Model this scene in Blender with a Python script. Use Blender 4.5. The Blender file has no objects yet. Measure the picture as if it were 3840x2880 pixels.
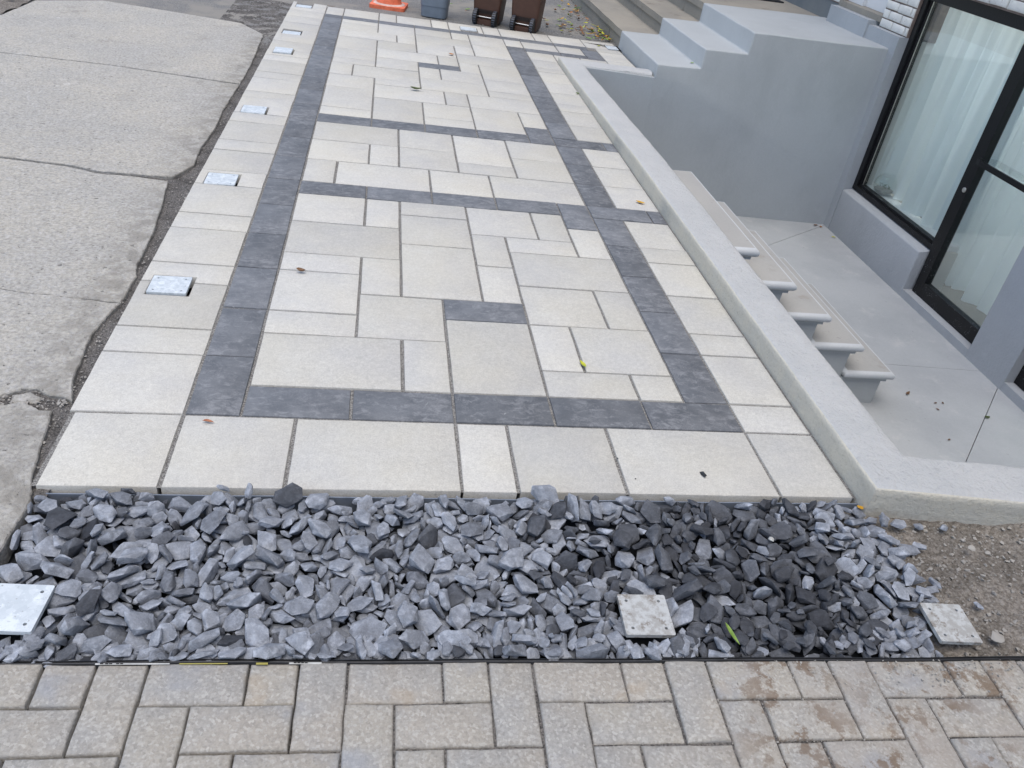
import bpy, bmesh, math, random
from mathutils import Vector, Matrix, Quaternion, noise as mnoise

# ------------------------------------------------------------------ scene, camera, light
scene = bpy.context.scene
COL = scene.collection
R = math.radians
cam_data = bpy.data.cameras.new("camera")
cam = bpy.data.objects.new("camera", cam_data); COL.objects.link(cam)
cam.location = (0.88456, -1.71133, 1.55557)
cam.rotation_euler = (0.974524, -0.129823, -0.121795)
cam_data.sensor_fit = 'HORIZONTAL'; cam_data.sensor_width = 36.0
cam_data.lens = 3010.08 / 3840 * 36.0
cam_data.clip_start = 0.02; cam_data.clip_end = 2000
scene.camera = cam

SUN_EL, SUN_AZ = 76.0, 200.0        # soft bright overcast, light from behind the camera's left shoulder
world = bpy.data.worlds.new("World"); scene.world = world; world.use_nodes = True
wn = world.node_tree; wn.nodes.clear()
wo = wn.nodes.new('ShaderNodeOutputWorld'); wb = wn.nodes.new('ShaderNodeBackground'); sk = wn.nodes.new('ShaderNodeTexSky')
sk.sky_type = 'NISHITA'; sk.sun_disc = False
sk.sun_elevation = R(SUN_EL); sk.sun_rotation = R(SUN_AZ)
sk.altitude = 100; sk.air_density = 1.0; sk.dust_density = 1.6; sk.ozone_density = 1.4
wb.inputs['Strength'].default_value = 0.125
wn.links.new(sk.outputs[0], wb.inputs['Color']); wn.links.new(wb.outputs[0], wo.inputs['Surface'])

sun_d = bpy.data.lights.new("sun", 'SUN'); sun = bpy.data.objects.new("sun", sun_d); COL.objects.link(sun)
sun_d.energy = 1.5; sun_d.angle = R(60); sun_d.color = (1.0, 0.94, 0.84)
sd = Vector((math.sin(R(SUN_AZ)) * math.cos(R(SUN_EL)), math.cos(R(SUN_AZ)) * math.cos(R(SUN_EL)), math.sin(R(SUN_EL))))
sun.rotation_euler = sd.to_track_quat('Z', 'Y').to_euler()
sun.location = (0, -3, 12)

vs = scene.view_settings
scene.display_settings.display_device = 'sRGB'
vs.view_transform = 'Standard'; vs.look = 'None'; vs.gamma = 1.0; vs.use_curve_mapping = False
vs.exposure = 0.76
scene.render.engine = 'CYCLES'
scene.cycles.use_denoising = True
scene.cycles.max_bounces = 8; scene.cycles.diffuse_bounces = 4; scene.cycles.transparent_max_bounces = 12
scene.cycles.caustics_reflective = False; scene.cycles.caustics_refractive = False

# ------------------------------------------------------------------ materials
class Mat:
    def __init__(s, name):
        s.m = bpy.data.materials.new(name); s.m.use_nodes = True
        s.nt = s.m.node_tree; s.nt.nodes.clear()
        s.out = s.nt.nodes.new('ShaderNodeOutputMaterial')
        s.b = s.nt.nodes.new('ShaderNodeBsdfPrincipled')
        s.nt.links.new(s.b.outputs[0], s.out.inputs['Surface'])
        s.pos = s.nt.nodes.new('ShaderNodeNewGeometry').outputs['Position']
        s.oi = s.nt.nodes.new('ShaderNodeObjectInfo')
        s.h = None
    def ln(s, a, b):
        if hasattr(a, 'links'): s.nt.links.new(a, b)
        else:
            if hasattr(b.default_value, '__len__') and not hasattr(a, '__len__'): a = (a, a, a, 1)
            b.default_value = a
    def local(s): 
        n = s.nt.nodes.new('ShaderNodeTexCoord'); return n.outputs['Object']
    def noise(s, scale, detail=3, rough=.55, vec=None, dist=0.0, w=None):
        n = s.nt.nodes.new('ShaderNodeTexNoise'); n.inputs['Scale'].default_value = scale
        n.inputs['Detail'].default_value = detail; n.inputs['Roughness'].default_value = rough; n.inputs['Distortion'].default_value = dist
        s.ln(vec or s.pos, n.inputs['Vector'])
        if w is not None:
            n.noise_dimensions = '4D'; s.ln(w, n.inputs['W'])
        return n.outputs[0]
    def voro(s, scale, feature='F1', vec=None, out='Distance', rnd=1.0):
        n = s.nt.nodes.new('ShaderNodeTexVoronoi'); n.feature = feature; n.inputs['Scale'].default_value = scale
        n.inputs['Randomness'].default_value = rnd
        s.ln(vec or s.pos, n.inputs['Vector']); return n.outputs[out]
    def scaled(s, v, vec=None):
        n = s.nt.nodes.new('ShaderNodeVectorMath'); n.operation = 'MULTIPLY'; s.ln(vec or s.pos, n.inputs[0]); n.inputs[1].default_value = v
        return n.outputs[0]
    def ramp(s, f, lo, hi, a=0.0, b=1.0):
        n = s.nt.nodes.new('ShaderNodeMapRange'); s.ln(f, n.inputs[0])
        n.inputs[1].default_value = lo; n.inputs[2].default_value = hi; n.inputs[3].default_value = a; n.inputs[4].default_value = b
        n.interpolation_type = 'SMOOTHSTEP' if True else 'LINEAR'
        return n.outputs[0]
    def math(s, op, a, b=0.0):
        n = s.nt.nodes.new('ShaderNodeMath'); n.operation = op; s.ln(a, n.inputs[0]); s.ln(b, n.inputs[1]); return n.outputs[0]
    def mix(s, f, a, b, mode='MIX'):
        n = s.nt.nodes.new('ShaderNodeMix'); n.data_type = 'RGBA'; n.blend_type = mode
        s.ln(f, n.inputs[0]); s.ln(a if hasattr(a, 'links') else tuple(a) + (1,), n.inputs[6]); s.ln(b if hasattr(b, 'links') else tuple(b) + (1,), n.inputs[7])
        return n.outputs[2]
    def val(s, c, f):     # colour times value
        n = s.nt.nodes.new('ShaderNodeVectorMath'); n.operation = 'SCALE'; s.ln(c if hasattr(c, 'links') else tuple(c), n.inputs[0]); s.ln(f, n.inputs['Scale']); return n.outputs[0]
    def sep(s, vec=None):
        n = s.nt.nodes.new('ShaderNodeSeparateXYZ'); s.ln(vec or s.pos, n.inputs[0]); return n.outputs
    def bump(s, height, dist, strength=1.0):
        n = s.nt.nodes.new('ShaderNodeBump'); n.inputs['Strength'].default_value = strength; n.inputs['Distance'].default_value = dist
        s.ln(height, n.inputs['Height'])
        if s.h is not None: s.nt.links.new(s.h, n.inputs['Normal'])
        s.h = n.outputs[0]
    def done(s, color, rough=.85, spec=.3, metal=0.0):
        s.ln(color if hasattr(color, 'links') else tuple(color) + (1,), s.b.inputs['Base Color'])
        s.ln(rough, s.b.inputs['Roughness']); s.b.inputs['Specular IOR Level'].default_value = spec; s.b.inputs['Metallic'].default_value = metal
        if s.h is not None: s.nt.links.new(s.h, s.b.inputs['Normal'])
        return s.m

def mat_slab():
    m = Mat('pale_concrete_slab')
    c = m.mix(m.ramp(m.noise(2.3, 4), .35, .65), (.50, .48, .425), (.465, .455, .43))
    c = m.mix(m.ramp(m.noise(11, 5, .65, w=m.oi.outputs['Random']), .42, .75), c, (.52, .505, .46))
    tone = m.math('ADD', .90, m.math('MULTIPLY', m.oi.outputs['Random'], .17))
    c = m.val(c, tone)
    fine = m.noise(210, 3, .6)
    c = m.mix(m.ramp(fine, .3, .7, .0, .6), m.val(c, .95), m.val(c, 1.25)); gr = m.noise(58, 5, .8); c = m.mix(m.ramp(gr, .36, .64, 0, 1), m.val(c, .93), m.val(c, 1.05))
    pores = m.ramp(m.noise(120, 4, .7), .30, .36, 1, 0)
    c = m.mix(m.math('MULTIPLY', pores, .6), c, (.27, .26, .24))
    c = m.mix(m.ramp(m.noise(3.1, 5, .7, m.scaled((1.0, 1.6, 1))),   .60, .74, 0, .2), c, (.33, .315, .28))   # walked-in dirt
    c = m.mix(m.ramp(m.noise(6.5, 6, .75), .66, .72, 0, .3), c, (.60, .60, .58))
    sw = m.noise(7.5, 4, .6, m.scaled((1.0, 1.9, 1)), 2.2, w=m.oi.outputs['Random'])
    c = m.mix(m.math('MULTIPLY', m.ramp(m.math('ABSOLUTE', m.math('SUBTRACT', sw, .52)), 0, .016, .35, 0), m.ramp(m.noise(2.7, 3), .52, .64)), c, (.30, .295, .28))
    m.bump(fine, .0022, .6); m.bump(m.math('SUBTRACT', 1.0, pores), .0015, .5); m.bump(m.noise(14, 3), .002, .3)
    return m.done(c, .88, .25)
def mat_charcoal():
    m = Mat('charcoal_concrete_slab')
    c = m.mix(m.ramp(m.noise(9, 5, .65), .3, .7), (.102, .109, .120), (.155, .162, .173))
    c = m.val(c, m.math('ADD', .82, m.math('MULTIPLY', m.oi.outputs['Random'], .36)))
    wisp = m.math('MULTIPLY_ADD' if False else 'ADD', m.math('MULTIPLY', m.noise(30, 6, .75, m.scaled((.8, 1.3, 1)), .6), .7), m.math('MULTIPLY', m.noise(4.5, 4, .6, w=m.oi.outputs['Random']), .3))
    c = m.mix(m.ramp(wisp, .47, .63, 0, .6), c, (.26, .265, .275))
    c = m.mix(m.ramp(m.noise(11, 6, .75, dist=1.5), .64, .72, 0, .65), c, (.46, .46, .455))
    scr = m.noise(13, 5, .7, m.scaled((1.0, .7, 1)), 1.8)
    c = m.mix(m.math('MULTIPLY', m.ramp(m.math('ABSOLUTE', m.math('SUBTRACT', scr, .5)), .0, .012, .5, 0), m.ramp(m.noise(5, 3), .45, .6)), c, (.27, .27, .28))
    fine = m.noise(230, 3, .6)
    c = m.mix(m.ramp(fine, .35, .7, 0, .3), c, m.val(c, 1.5))
    m.bump(fine, .0012, .5); m.bump(m.noise(22, 4, .6), .003, .5)
    return m.done(c, .72, .35)
def mat_joint():
    m = Mat('joint_sand')
    n = m.noise(260, 2, .7); c = m.mix(m.ramp(n, .35, .65), (.10, .095, .09), (.32, .31, .29))
    m.bump(n, .003, .9); return m.done(c, .95, .1)
def mat_dust():
    m = Mat('stone_dust')
    n = m.noise(190, 3, .75); v = m.voro(150)
    c = m.mix(m.ramp(n, .3, .7), (.05, .048, .047), (.24, .225, .21))
    c = m.mix(m.ramp(m.noise(7, 4), .45, .65), c, m.val(c, .65))
    m.bump(n, .004, 1); m.bump(v, .004, .6); return m.done(c, .95, .1)
def mat_driveway():
    m = Mat('worn_driveway_concrete')
    c = m.mix(m.ramp(m.noise(1.6, 5, .6), .35, .65), (.455, .437, .40), (.51, .48, .42))
    c = m.mix(m.ramp(m.noise(.9, 3), .5, .7), c, (.45, .435, .40))
    ag = m.voro(95, out='Color'); 
    sepc = m.nt.nodes.new('ShaderNodeSeparateColor'); m.ln(ag, sepc.inputs[0])
    c = m.mix(m.ramp(sepc.outputs[0], .62, 1, 0, .35), c, (.27, .26, .25))
    c = m.mix(m.ramp(sepc.outputs[1], .6, 1, 0, .5), c, (.52, .51, .50))
    fine = m.noise(75, 4, .75)
    c = m.mix(m.ramp(fine, .32, .68, 0, .7), m.val(c, .72), m.val(c, 1.22))
    pit = m.ramp(m.noise(38, 3, .6), .29, .33, 1, 0)
    c = m.mix(m.math('MULTIPLY', pit, .7), c, (.13, .125, .12))
    c = m.mix(m.ramp(m.noise(2.4, 6, .72), .56, .72, 0, .6), c, (.25, .235, .215))
    c = m.mix(m.ramp(m.noise(3.7, 7, .75), .60, .70, 0, .5), c, (.66, .65, .62))
    x = m.sep()[0]
    c = m.mix(m.math('MULTIPLY', m.ramp(x, -.28, -.02), m.ramp(m.noise(12, 4), .4, .6, .15, .75)), c, (.23, .215, .19))
    m.bump(fine, .008, .9); m.bump(m.math('SUBTRACT', 1, pit), .008, .8); m.bump(m.noise(24, 5, .7), .012, .5); m.bump(m.noise(6, 4), .012, .4)
    return m.done(c, .93, .15)
def mat_asphalt():
    m = Mat('old_asphalt')
    n = m.noise(90, 3, .7)
    c = m.mix(m.ramp(n, .3, .7), (.115, .113, .11), (.265, .26, .25))
    c = m.mix(m.ramp(m.noise(2.2, 5, .65), .42, .62), c, (.255, .24, .215))
    c = m.mix(m.ramp(m.noise(24, 4, .7), .62, .72, 0, .6), c, (.31, .30, .28))
    m.bump(n, .006, .8); return m.done(c, .9, .2)
def mat_paver():
    m = Mat('worn_beige_paver')
    r = m.oi.outputs['Random']
    c = m.mix(r, (.365, .340, .295), (.350, .322, .282))
    c = m.mix(m.ramp(m.noise(6, 4, .6, w=r), .4, .65), c, (.325, .315, .295))
    sp = m.nt.nodes.new('ShaderNodeSeparateColor'); m.ln(m.voro(165, out='Color'), sp.inputs[0])
    c = m.mix(m.ramp(sp.outputs[0], .5, 1, 0, .4), c, (.54, .52, .48))
    c = m.mix(m.ramp(sp.outputs[1], .6, 1, 0, .35), c, (.22, .205, .185))
    fine = m.noise(140, 4, .7)
    c = m.mix(m.ramp(fine, .32, .68, 0, .8), m.val(c, .88), m.val(c, 1.12))
    c = m.mix(m.ramp(m.noise(4.3, 4), .58, .72, 0, .5), c, (.26, .275, .305))         # bluish dust stains
    c = m.mix(m.ramp(m.noise(5.7, 3), .64, .74, 0, .35), c, (.36, .28, .19))
    x = m.sep()[0]
    rust = m.math('MULTIPLY', m.ramp(m.noise(13, 6, .72), .50, .58), m.math('MULTIPLY', m.ramp(x, 1.62, 1.85), m.ramp(m.noise(2.1, 2), .42, .55)))
    c = m.mix(m.math('MULTIPLY', rust, .78), c, (.15, .10, .062))
    dust = m.math('MULTIPLY', m.ramp(x, 1.55, 2.0), m.ramp(m.noise(9, 5), .4, .7, 0, .5))
    c = m.mix(dust, c, (.33, .30, .27))
    m.bump(fine, .0028, .8); m.bump(m.noise(45, 3), .003, .5)
    return m.done(c, .9, .2)
def mat_stone(mode):
    m = Mat('slate_chip_' + mode)
    if mode == 'fill':
        a = m.nt.nodes.new('ShaderNodeAttribute'); a.attribute_name = 'tone'; t = a.outputs['Fac']; vec = m.pos
    else:
        sc = m.nt.nodes.new('ShaderNodeSeparateColor'); m.ln(m.oi.outputs['Color'], sc.inputs[0]); t = sc.outputs[0]; vec = m.pos
    c = m.mix(t, (.032, .034, .040), (.232, .248, .280))
    c = m.mix(m.ramp(m.noise(42, 4, .65), .42, .70, 0, .55), c, m.val(c, 1.65))
    c = m.mix(m.ramp(m.noise(20, 3, .6), .55, .70, 0, .6), c, m.val(c, .55))
    vein = m.noise(30, 4, .7, dist=1.4)
    c = m.mix(m.math('MULTIPLY', m.ramp(m.math('ABSOLUTE', m.math('SUBTRACT', vein, .5)), 0, .014, .6, 0), t), c, (.36, .375, .40))
    gm = m.nt.nodes.new('ShaderNodeNewGeometry')
    c = m.mix(m.math('MULTIPLY', m.ramp(gm.outputs['Pointiness'], .515, .59, 0, .6), m.ramp(m.noise(60, 3), .4, .6)), c, m.val(c, 1.9))
    f = m.noise(150, 4, .7, m.scaled((1, 1, 2.4)))
    c = m.mix(m.ramp(f, .3, .7, 0, .6), m.val(c, .86), m.val(c, 1.14))
    m.bump(f, .003, .7); m.bump(m.noise(48, 4, .6), .006, .6)
    return m.done(c, .78, .3)
def mat_stucco(name, col, rough_scale=1.0, amp=.004, warm=None):
    m = Mat(name)
    c = m.mix(m.ramp(m.noise(2.0, 4), .35, .7), col, tuple(k * .94 for k in col))
    n = m.noise(60 * rough_scale, 4, .65)
    c = m.mix(m.ramp(n, .3, .7, 0, .5), c, m.val(c, 1.08))
    c = m.mix(m.ramp(m.noise(1.1, 6, .7, m.scaled((1, 1, .45))), .52, .68, 0, .5), c, tuple(k * .86 for k in col))
    c = m.mix(m.ramp(m.noise(3.3, 6, .75), .60, .70, 0, .4), c, tuple(min(1, k * 1.12) for k in col))
    m.bump(m.noise(3.0, 3), .02, .25)
    if warm: c = m.mix(m.ramp(m.noise(7, 5, .7), .48, .62, 0, .8), c, warm)
    m.bump(n, amp, .8); m.bump(m.noise(16 * rough_scale, 3), amp * 2.0, .4)
    return m.done(c, .82, .25)
def mat_trowel():
    m = Mat('painted_curb_cement')
    c = m.mix(m.ramp(m.noise(5, 5, .65), .35, .68), (.53, .53, .52), (.49, .495, .49))
    n = m.noise(85, 5, .7, m.scaled((1, .75, 1)))
    c = m.mix(m.ramp(n, .30, .45, .5, 0), c, (.37, .385, .40)); c = m.mix(m.ramp(m.noise(130, 3, .7), .28, .33, .5, 0), c, (.28, .29, .30))
    c = m.mix(m.ramp(m.noise(9, 5, .7), .64, .74, 0, .5), c, (.33, .335, .34))
    m.bump(n, .009, 1.0); m.bump(m.noise(30, 4, .6), .012, .7); m.bump(m.noise(5, 3), .02, .4)
    return m.done(c, .8, .3)
def mat_cement():
    m = Mat('bare_cream_cement')
    c = m.mix(m.ramp(m.noise(8, 5, .65), .35, .68), (.60, .565, .48), (.55, .53, .47))
    n = m.noise(75, 5, .75)
    c = m.mix(m.ramp(n, .3, .5, .4, 0), c, (.36, .335, .28))
    m.bump(n, .007, .9); m.bump(m.noise(20, 4), .009, .5)
    return m.done(c, .9, .15)
def mat_conc(name, a, b, stain, st=.6):
    m = Mat(name)
    c = m.mix(m.ramp(m.noise(1.7, 5, .6), .35, .68), a, b)
    c = m.mix(m.ramp(m.noise(4.6, 6, .7), .56, .72, 0, st), c, stain)
    n = m.noise(70, 4, .6); c = m.mix(m.ramp(n, .3, .7, 0, .4), c, m.val(c, 1.12))
    c = m.mix(m.ramp(m.noise(28, 3, .6), .27, .33, .5, 0), c, m.val(c, .6))
    m.bump(n, .002, .5); m.bump(m.noise(9, 3), .004, .3)
    return m.done(c, .8, .3)
def mat_plain(name, col, rough=.5, spec=.4, metal=0.0, bump=0.0, bscale=120, var=.0):
    m = Mat(name); c = col
    if var: 
        n = m.noise(14, 4, .65); c = m.mix(m.ramp(n, .3, .7), tuple(k * (1 - var) for k in col), tuple(min(1, k * (1 + var)) for k in col))
    if bump: m.bump(m.noise(bscale, 3), bump, .7)
    return m.done(c, rough, spec, metal)
def mat_frame():
    m = Mat('black_frame_paint'); z = m.sep()[2]
    spk = m.math('MULTIPLY', m.ramp(m.noise(105, 3, .6), .64, .68), m.math('MULTIPLY', m.ramp(z, -.35, -.8, 0, 1), m.ramp(m.noise(9, 3), .42, .6)))
    c = m.mix(spk, (.008, .008, .009), (.42, .43, .44)); c = m.mix(m.ramp(m.noise(30, 5, .75), .66, .72, 0, .5), c, (.07, .072, .075))
    m.bump(m.noise(60, 3), .0012, .7); return m.done(c, .42, .3)
def mat_galv():
    m = Mat('galvanised_plate')
    v = m.nt.nodes.new('ShaderNodeSeparateColor'); m.ln(m.voro(70, out='Color'), v.inputs[0])
    c = m.mix(v.outputs[0], (.50, .545, .57), (.62, .66, .68))
    c = m.mix(m.ramp(m.noise(28, 5, .7), .5, .62, 0, .8), c, (.72, .76, .78))
    c = m.mix(m.ramp(m.noise(80, 4, .7), .62, .7, 0, .75), c, (.26, .25, .23))
    m.bump(m.noise(90, 3), .002, .5)
    return m.done(c, .5, .45, .12)
def mat_dirtyplate():
    m = Mat('dusty_steel_plate')
    c = m.mix(m.ramp(m.noise(50, 4, .7), .4, .6), (.46, .47, .465), (.34, .335, .32))
    c = m.mix(m.ramp(m.noise(26, 5, .75), .55, .63, 0, .85), c, (.21, .185, .16))
    m.bump(m.noise(120, 3), .002, .5); return m.done(c, .65, .4, .1)
def mat_soil():
    m = Mat('soil')
    n = m.noise(85, 4, .75)
    c = m.mix(m.ramp(n, .3, .7), (.135, .118, .10), (.33, .30, .265))
    c = m.mix(m.ramp(m.noise(5, 5, .65), .42, .65), c, m.val(c, .65))
    c = m.mix(m.ramp(m.voro(70), .1, .28, .55, 0), c, (.34, .325, .30))
    m.bump(n, .008, 1); m.bump(m.voro(60), .008, .6); return m.done(c, .95, .1)
def mat_brickpaint():
    m = Mat('white_painted_brick')
    c = m.mix(m.ramp(m.noise(9, 4, w=m.oi.outputs['Random']), .35, .65), (.80, .785, .74), (.70, .69, .65))
    c = m.mix(m.ramp(m.noise(36, 5, .75), .60, .68, 0, .65), c, (.30, .25, .21))
    n = m.noise(90, 4, .7); m.bump(n, .006, .8); return m.done(c, .8, .3)
def mat_glass():
    m = Mat('window_glass'); nt = m.nt; nt.nodes.remove(m.b)
    t = nt.nodes.new('ShaderNodeBsdfTransparent'); t.inputs[0].default_value = (.95, .985, .975, 1)
    g = nt.nodes.new('ShaderNodeBsdfGlossy'); g.inputs['Roughness'].default_value = .01; g.inputs[0].default_value = (.95, .97, .96, 1)
    lw = nt.nodes.new('ShaderNodeLayerWeight'); lw.inputs['Blend'].default_value = .5
    p5 = m.math('POWER', lw.outputs['Facing'], 3.0); f = m.nt.nodes.new('ShaderNodeMath'); f.operation = 'MULTIPLY_ADD'; m.ln(p5, f.inputs[0]); f.inputs[1].default_value = .6; f.inputs[2].default_value = .11
    mx = nt.nodes.new('ShaderNodeMixShader'); nt.links.new(f.outputs[0], mx.inputs[0]); nt.links.new(t.outputs[0], mx.inputs[1]); nt.links.new(g.outputs[0], mx.inputs[2])
    nt.links.new(mx.outputs[0], m.out.inputs['Surface']); return m.m
def mat_cloth():
    m = Mat('sheer_curtain'); nt = m.nt
    m.b.inputs['Base Color'].default_value = (.80, .85, .88, 1); m.b.inputs['Roughness'].default_value = .9; m.b.inputs['Specular IOR Level'].default_value = .1
    tr = nt.nodes.new('ShaderNodeBsdfTranslucent'); tr.inputs[0].default_value = (.78, .84, .86, 1)
    mx = nt.nodes.new('ShaderNodeMixShader'); mx.inputs[0].default_value = .35
    nt.links.new(m.b.outputs[0], mx.inputs[1]); nt.links.new(tr.outputs[0], mx.inputs[2]); nt.links.new(mx.outputs[0], m.out.inputs['Surface'])
    return m.m
def mat_leaf(name, a, b):
    m = Mat(name); c = m.mix(m.ramp(m.noise(60, 3), .4, .65), a, b); return m.done(c, .55, .35)

MS = dict(
    slab=mat_slab(), dark=mat_charcoal(), joint=mat_joint(), dust=mat_dust(), drive=mat_driveway(), asphalt=mat_asphalt(), paver=mat_paver(),
    stone=mat_stone('piece'), stonefill=mat_stone('fill'),
    paint=mat_stucco('grey_wall_paint', (.41, .428, .442)), step=mat_stucco('grey_step_paint', (.43, .45, .455), 1.0, .002),
    nose=mat_stucco('pale_nosing_paint', (.54, .56, .575), 1.0, .001), curb=mat_trowel(), cement=mat_cement(),
    floor=mat_conc('pit_floor_concrete', (.42, .432, .435), (.36, .372, .38), (.50, .50, .485)),
    tread=mat_conc('bare_tread_concrete', (.40, .392, .37), (.36, .355, .34), (.27, .24, .20), .5),
    oldstep=mat_conc('weathered_step_concrete', (.33, .30, .25), (.27, .25, .215), (.19, .165, .135), .8),
    black=mat_frame(), galv=mat_galv(), dusty=mat_dirtyplate(), soil=mat_soil(),
    brick=mat_brickpaint(), mortar=mat_plain('brown_mortar', (.23, .18, .155), .95, .1, 0, .004, 150, .2),
    white=mat_plain('white_door_paint', (.74, .75, .76), .45, .4), glass=mat_glass(), cloth=mat_cloth(),
    room=mat_plain('room_plaster', (.62, .60, .56), .9, .2), roomfloor=mat_plain('room_floor', (.06, .065, .065), .5, .4),
    pvc=mat_plain('grey_plastic_edging', (.17, .195, .235), .45, .4, 0, 0, 1, .15), blackpvc=mat_plain('black_plastic_edging', (.022, .023, .026), .42, .4, 0, .001, 90, .3),
    orange=mat_plain('faded_orange_rubber', (.70, .17, .085), .7, .3, 0, .002, 60, .22), chalk=mat_plain('chalky_scuffed_rubber', (.58, .44, .39), .9, .1, 0, .003, 70, .2),
    grey=mat_plain('grey_bin_plastic', (.155, .19, .235), .5, .4, 0, 0, 1, .08), brown=mat_plain('brown_bin_plastic', (.082, .040, .028), .45, .4, 0, .0008, 200, .1),
    tyre=mat_plain('black_wheel_plastic', (.018, .018, .02), .55, .4), hub=mat_plain('scuffed_wheel_face', (.10, .11, .14), .6, .4), steel=mat_plain('bright_steel', (.6, .6, .6), .3, .5, .9),
    leafy=mat_leaf('yellow_leaf', (.62, .36, .03), (.50, .26, .02)), leafb=mat_leaf('brown_leaf', (.13, .07, .035), (.22, .12, .06)), leafd2=mat_leaf('fresh_leaf', (.13, .22, .035), (.20, .30, .06)), leafg=mat_leaf('green_leaf', (.13, .26, .03), (.22, .36, .05)),
    leafyg=mat_leaf('yellow_green_leaf', (.52, .50, .04), (.34, .40, .03)), leafd=mat_leaf('dark_leaf', (.05, .075, .02), (.10, .12, .04)), leafr=mat_leaf('rust_leaf', (.30, .11, .055), (.42, .18, .09)), leafo=mat_leaf('orange_leaf', (.46, .21, .07), (.30, .14, .06)),
    sticker=mat_plain('white_sticker', (.46, .46, .44), .6, .3, 0, 0, 1, .3), yellow=mat_plain('yellow_sticker', (.34, .30, .08), .6, .3), blacktext=mat_plain('black_print', (.03, .03, .03), .7, .2),
    pebble=mat_conc('pebble', (.34, .32, .29), (.25, .235, .215), (.16, .14, .12)), mat=mat_plain('black_door_mat', (.02, .021, .024), .9, .2, 0, .003, 200),
    parge=mat_conc('grey_parging', (.13, .15, .165), (.20, .21, .21), (.09, .10, .11)), silver=mat_plain('lock_metal', (.62, .60, .55), .32, .5, .8),
    gap_shade=mat_plain('black_gap_shade', (.018, .02, .024), .9, .2, 0, .003, 150, .2),  # near-black colour paints in the shade of the gaps between chips
        ash=mat_plain('bare_ground', (.20, .185, .165), .95, .1, 0, .01, 30, .25),
)
glowm = Mat('added_tube_glow'); glowm.b.inputs['Emission Color'].default_value = (.93, .97, 1, 1); glowm.b.inputs['Emission Strength'].default_value = 55.0; MS['tube'] = glowm.m  # glow of an added tube, brightens the room and curtains

# ------------------------------------------------------------------ object helpers
def link_mesh(name, me, mats, parent=None, smooth=None, loc=None):
    for k in (mats if isinstance(mats, (list, tuple)) else [mats]): me.materials.append(MS[k])
    if smooth is not None:
        me.polygons.foreach_set('use_smooth', [True] * len(me.polygons)); me.set_sharp_from_angle(angle=R(smooth))
    o = bpy.data.objects.new(name, me); COL.objects.link(o)
    if parent: o.parent = parent
    if loc: o.location = loc
    return o
def link(name, bm, mats, parent=None, smooth=None, loc=None, recalc=True):
    if recalc and bm.faces: bmesh.ops.recalc_face_normals(bm, faces=bm.faces)
    me = bpy.data.meshes.new(name); bm.to_mesh(me); bm.free()
    return link_mesh(name, me, mats, parent, smooth, loc)
def tag(o, label=None, cat=None, group=None, kind=None):
    if label: o['label'] = label
    if cat: o['category'] = cat
    if group: o['group'] = group
    if kind: o['kind'] = kind
    return o
def empty(name, loc=(0, 0, 0), rz=0.0):
    o = bpy.data.objects.new(name, None); COL.objects.link(o); o.location = loc; o.rotation_euler = (0, 0, rz); o.empty_display_size = .1; return o

def inset_poly(poly, d):
    if d == 0: return list(poly)
    n = len(poly); out = []
    for i in range(n):
        p = Vector(poly[i]); a = (p - Vector(poly[i - 1])); b = (Vector(poly[(i + 1) % n]) - p)
        a = a.normalized() if a.length > 1e-9 else Vector((0, 0)); b = b.normalized() if b.length > 1e-9 else Vector((0, 0))
        na = Vector((-a.y, a.x)); nb = Vector((-b.y, b.x)); m = na + nb
        k = m.dot(m)
        m = m * (2.0 / k) * .5 * 2 / 2 if k > .2 else na
        if k > .2: m = (na + nb) / (1 + na.dot(nb)) if (1 + na.dot(nb)) > .25 else na
        out.append((p.x + m.x * d, p.y + m.y * d))
    return out
def ccw(poly):
    a = sum(poly[i - 1][0] * poly[i][1] - poly[i][0] * poly[i - 1][1] for i in range(len(poly)))
    return list(poly) if a > 0 else list(poly)[::-1]
def dense(poly, step, jit=0.0, seed=0):
    rnd = random.Random(seed); out = []; n = len(poly)
    for i in range(n):
        a = Vector(poly[i]); b = Vector(poly[(i + 1) % n]); L = (b - a).length; k = max(1, int(L / step)); nn = Vector((-(b - a).y, (b - a).x)).normalized() if L > 1e-9 else Vector((0, 0))
        for q in range(k):
            p = a.lerp(b, q / k)
            if q and jit: p = p + nn * rnd.uniform(-jit, jit)
            out.append((p.x, p.y))
    return out
def slab_bm(poly, rings, bm=None, top=0, side=0, zfun=None, bottom=False):
    """outline -> stacked rings [(inset, z)] from the bottom up, closed with a cap"""
    bm = bm or bmesh.new(); poly = ccw(poly); prev = None; first = None
    for ins, z in rings:
        ring = [bm.verts.new((x, y, z + (zfun(x, y) if zfun else 0))) for x, y in inset_poly(poly, ins)]
        if prev:
            n = len(ring)
            for i in range(n):
                f = bm.faces.new((prev[i], prev[(i + 1) % n], ring[(i + 1) % n], ring[i])); f.material_index = side
        else: first = ring
        prev = ring
    f = bm.faces.new(prev); f.material_index = top
    if bottom: bm.faces.new(first[::-1]).material_index = side
    return bm
def bevel_rings(z, t, b):
    return [(0, z - t), (0, z - b), (b * .3, z - b * .3), (b, z)]
def box_bm(x0, x1, y0, y1, z0, z1, bm=None, mi=0):
    bm = bm or bmesh.new()
    v = [bm.verts.new((x, y, z)) for z in (z0, z1) for x, y in ((x0, y0), (x1, y0), (x1, y1), (x0, y1))]
    for f in ((3, 2, 1, 0), (4, 5, 6, 7), (0, 1, 5, 4), (1, 2, 6, 5), (2, 3, 7, 6), (3, 0, 4, 7)):
        bm.faces.new([v[i] for i in f]).material_index = mi
    return bm
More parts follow.
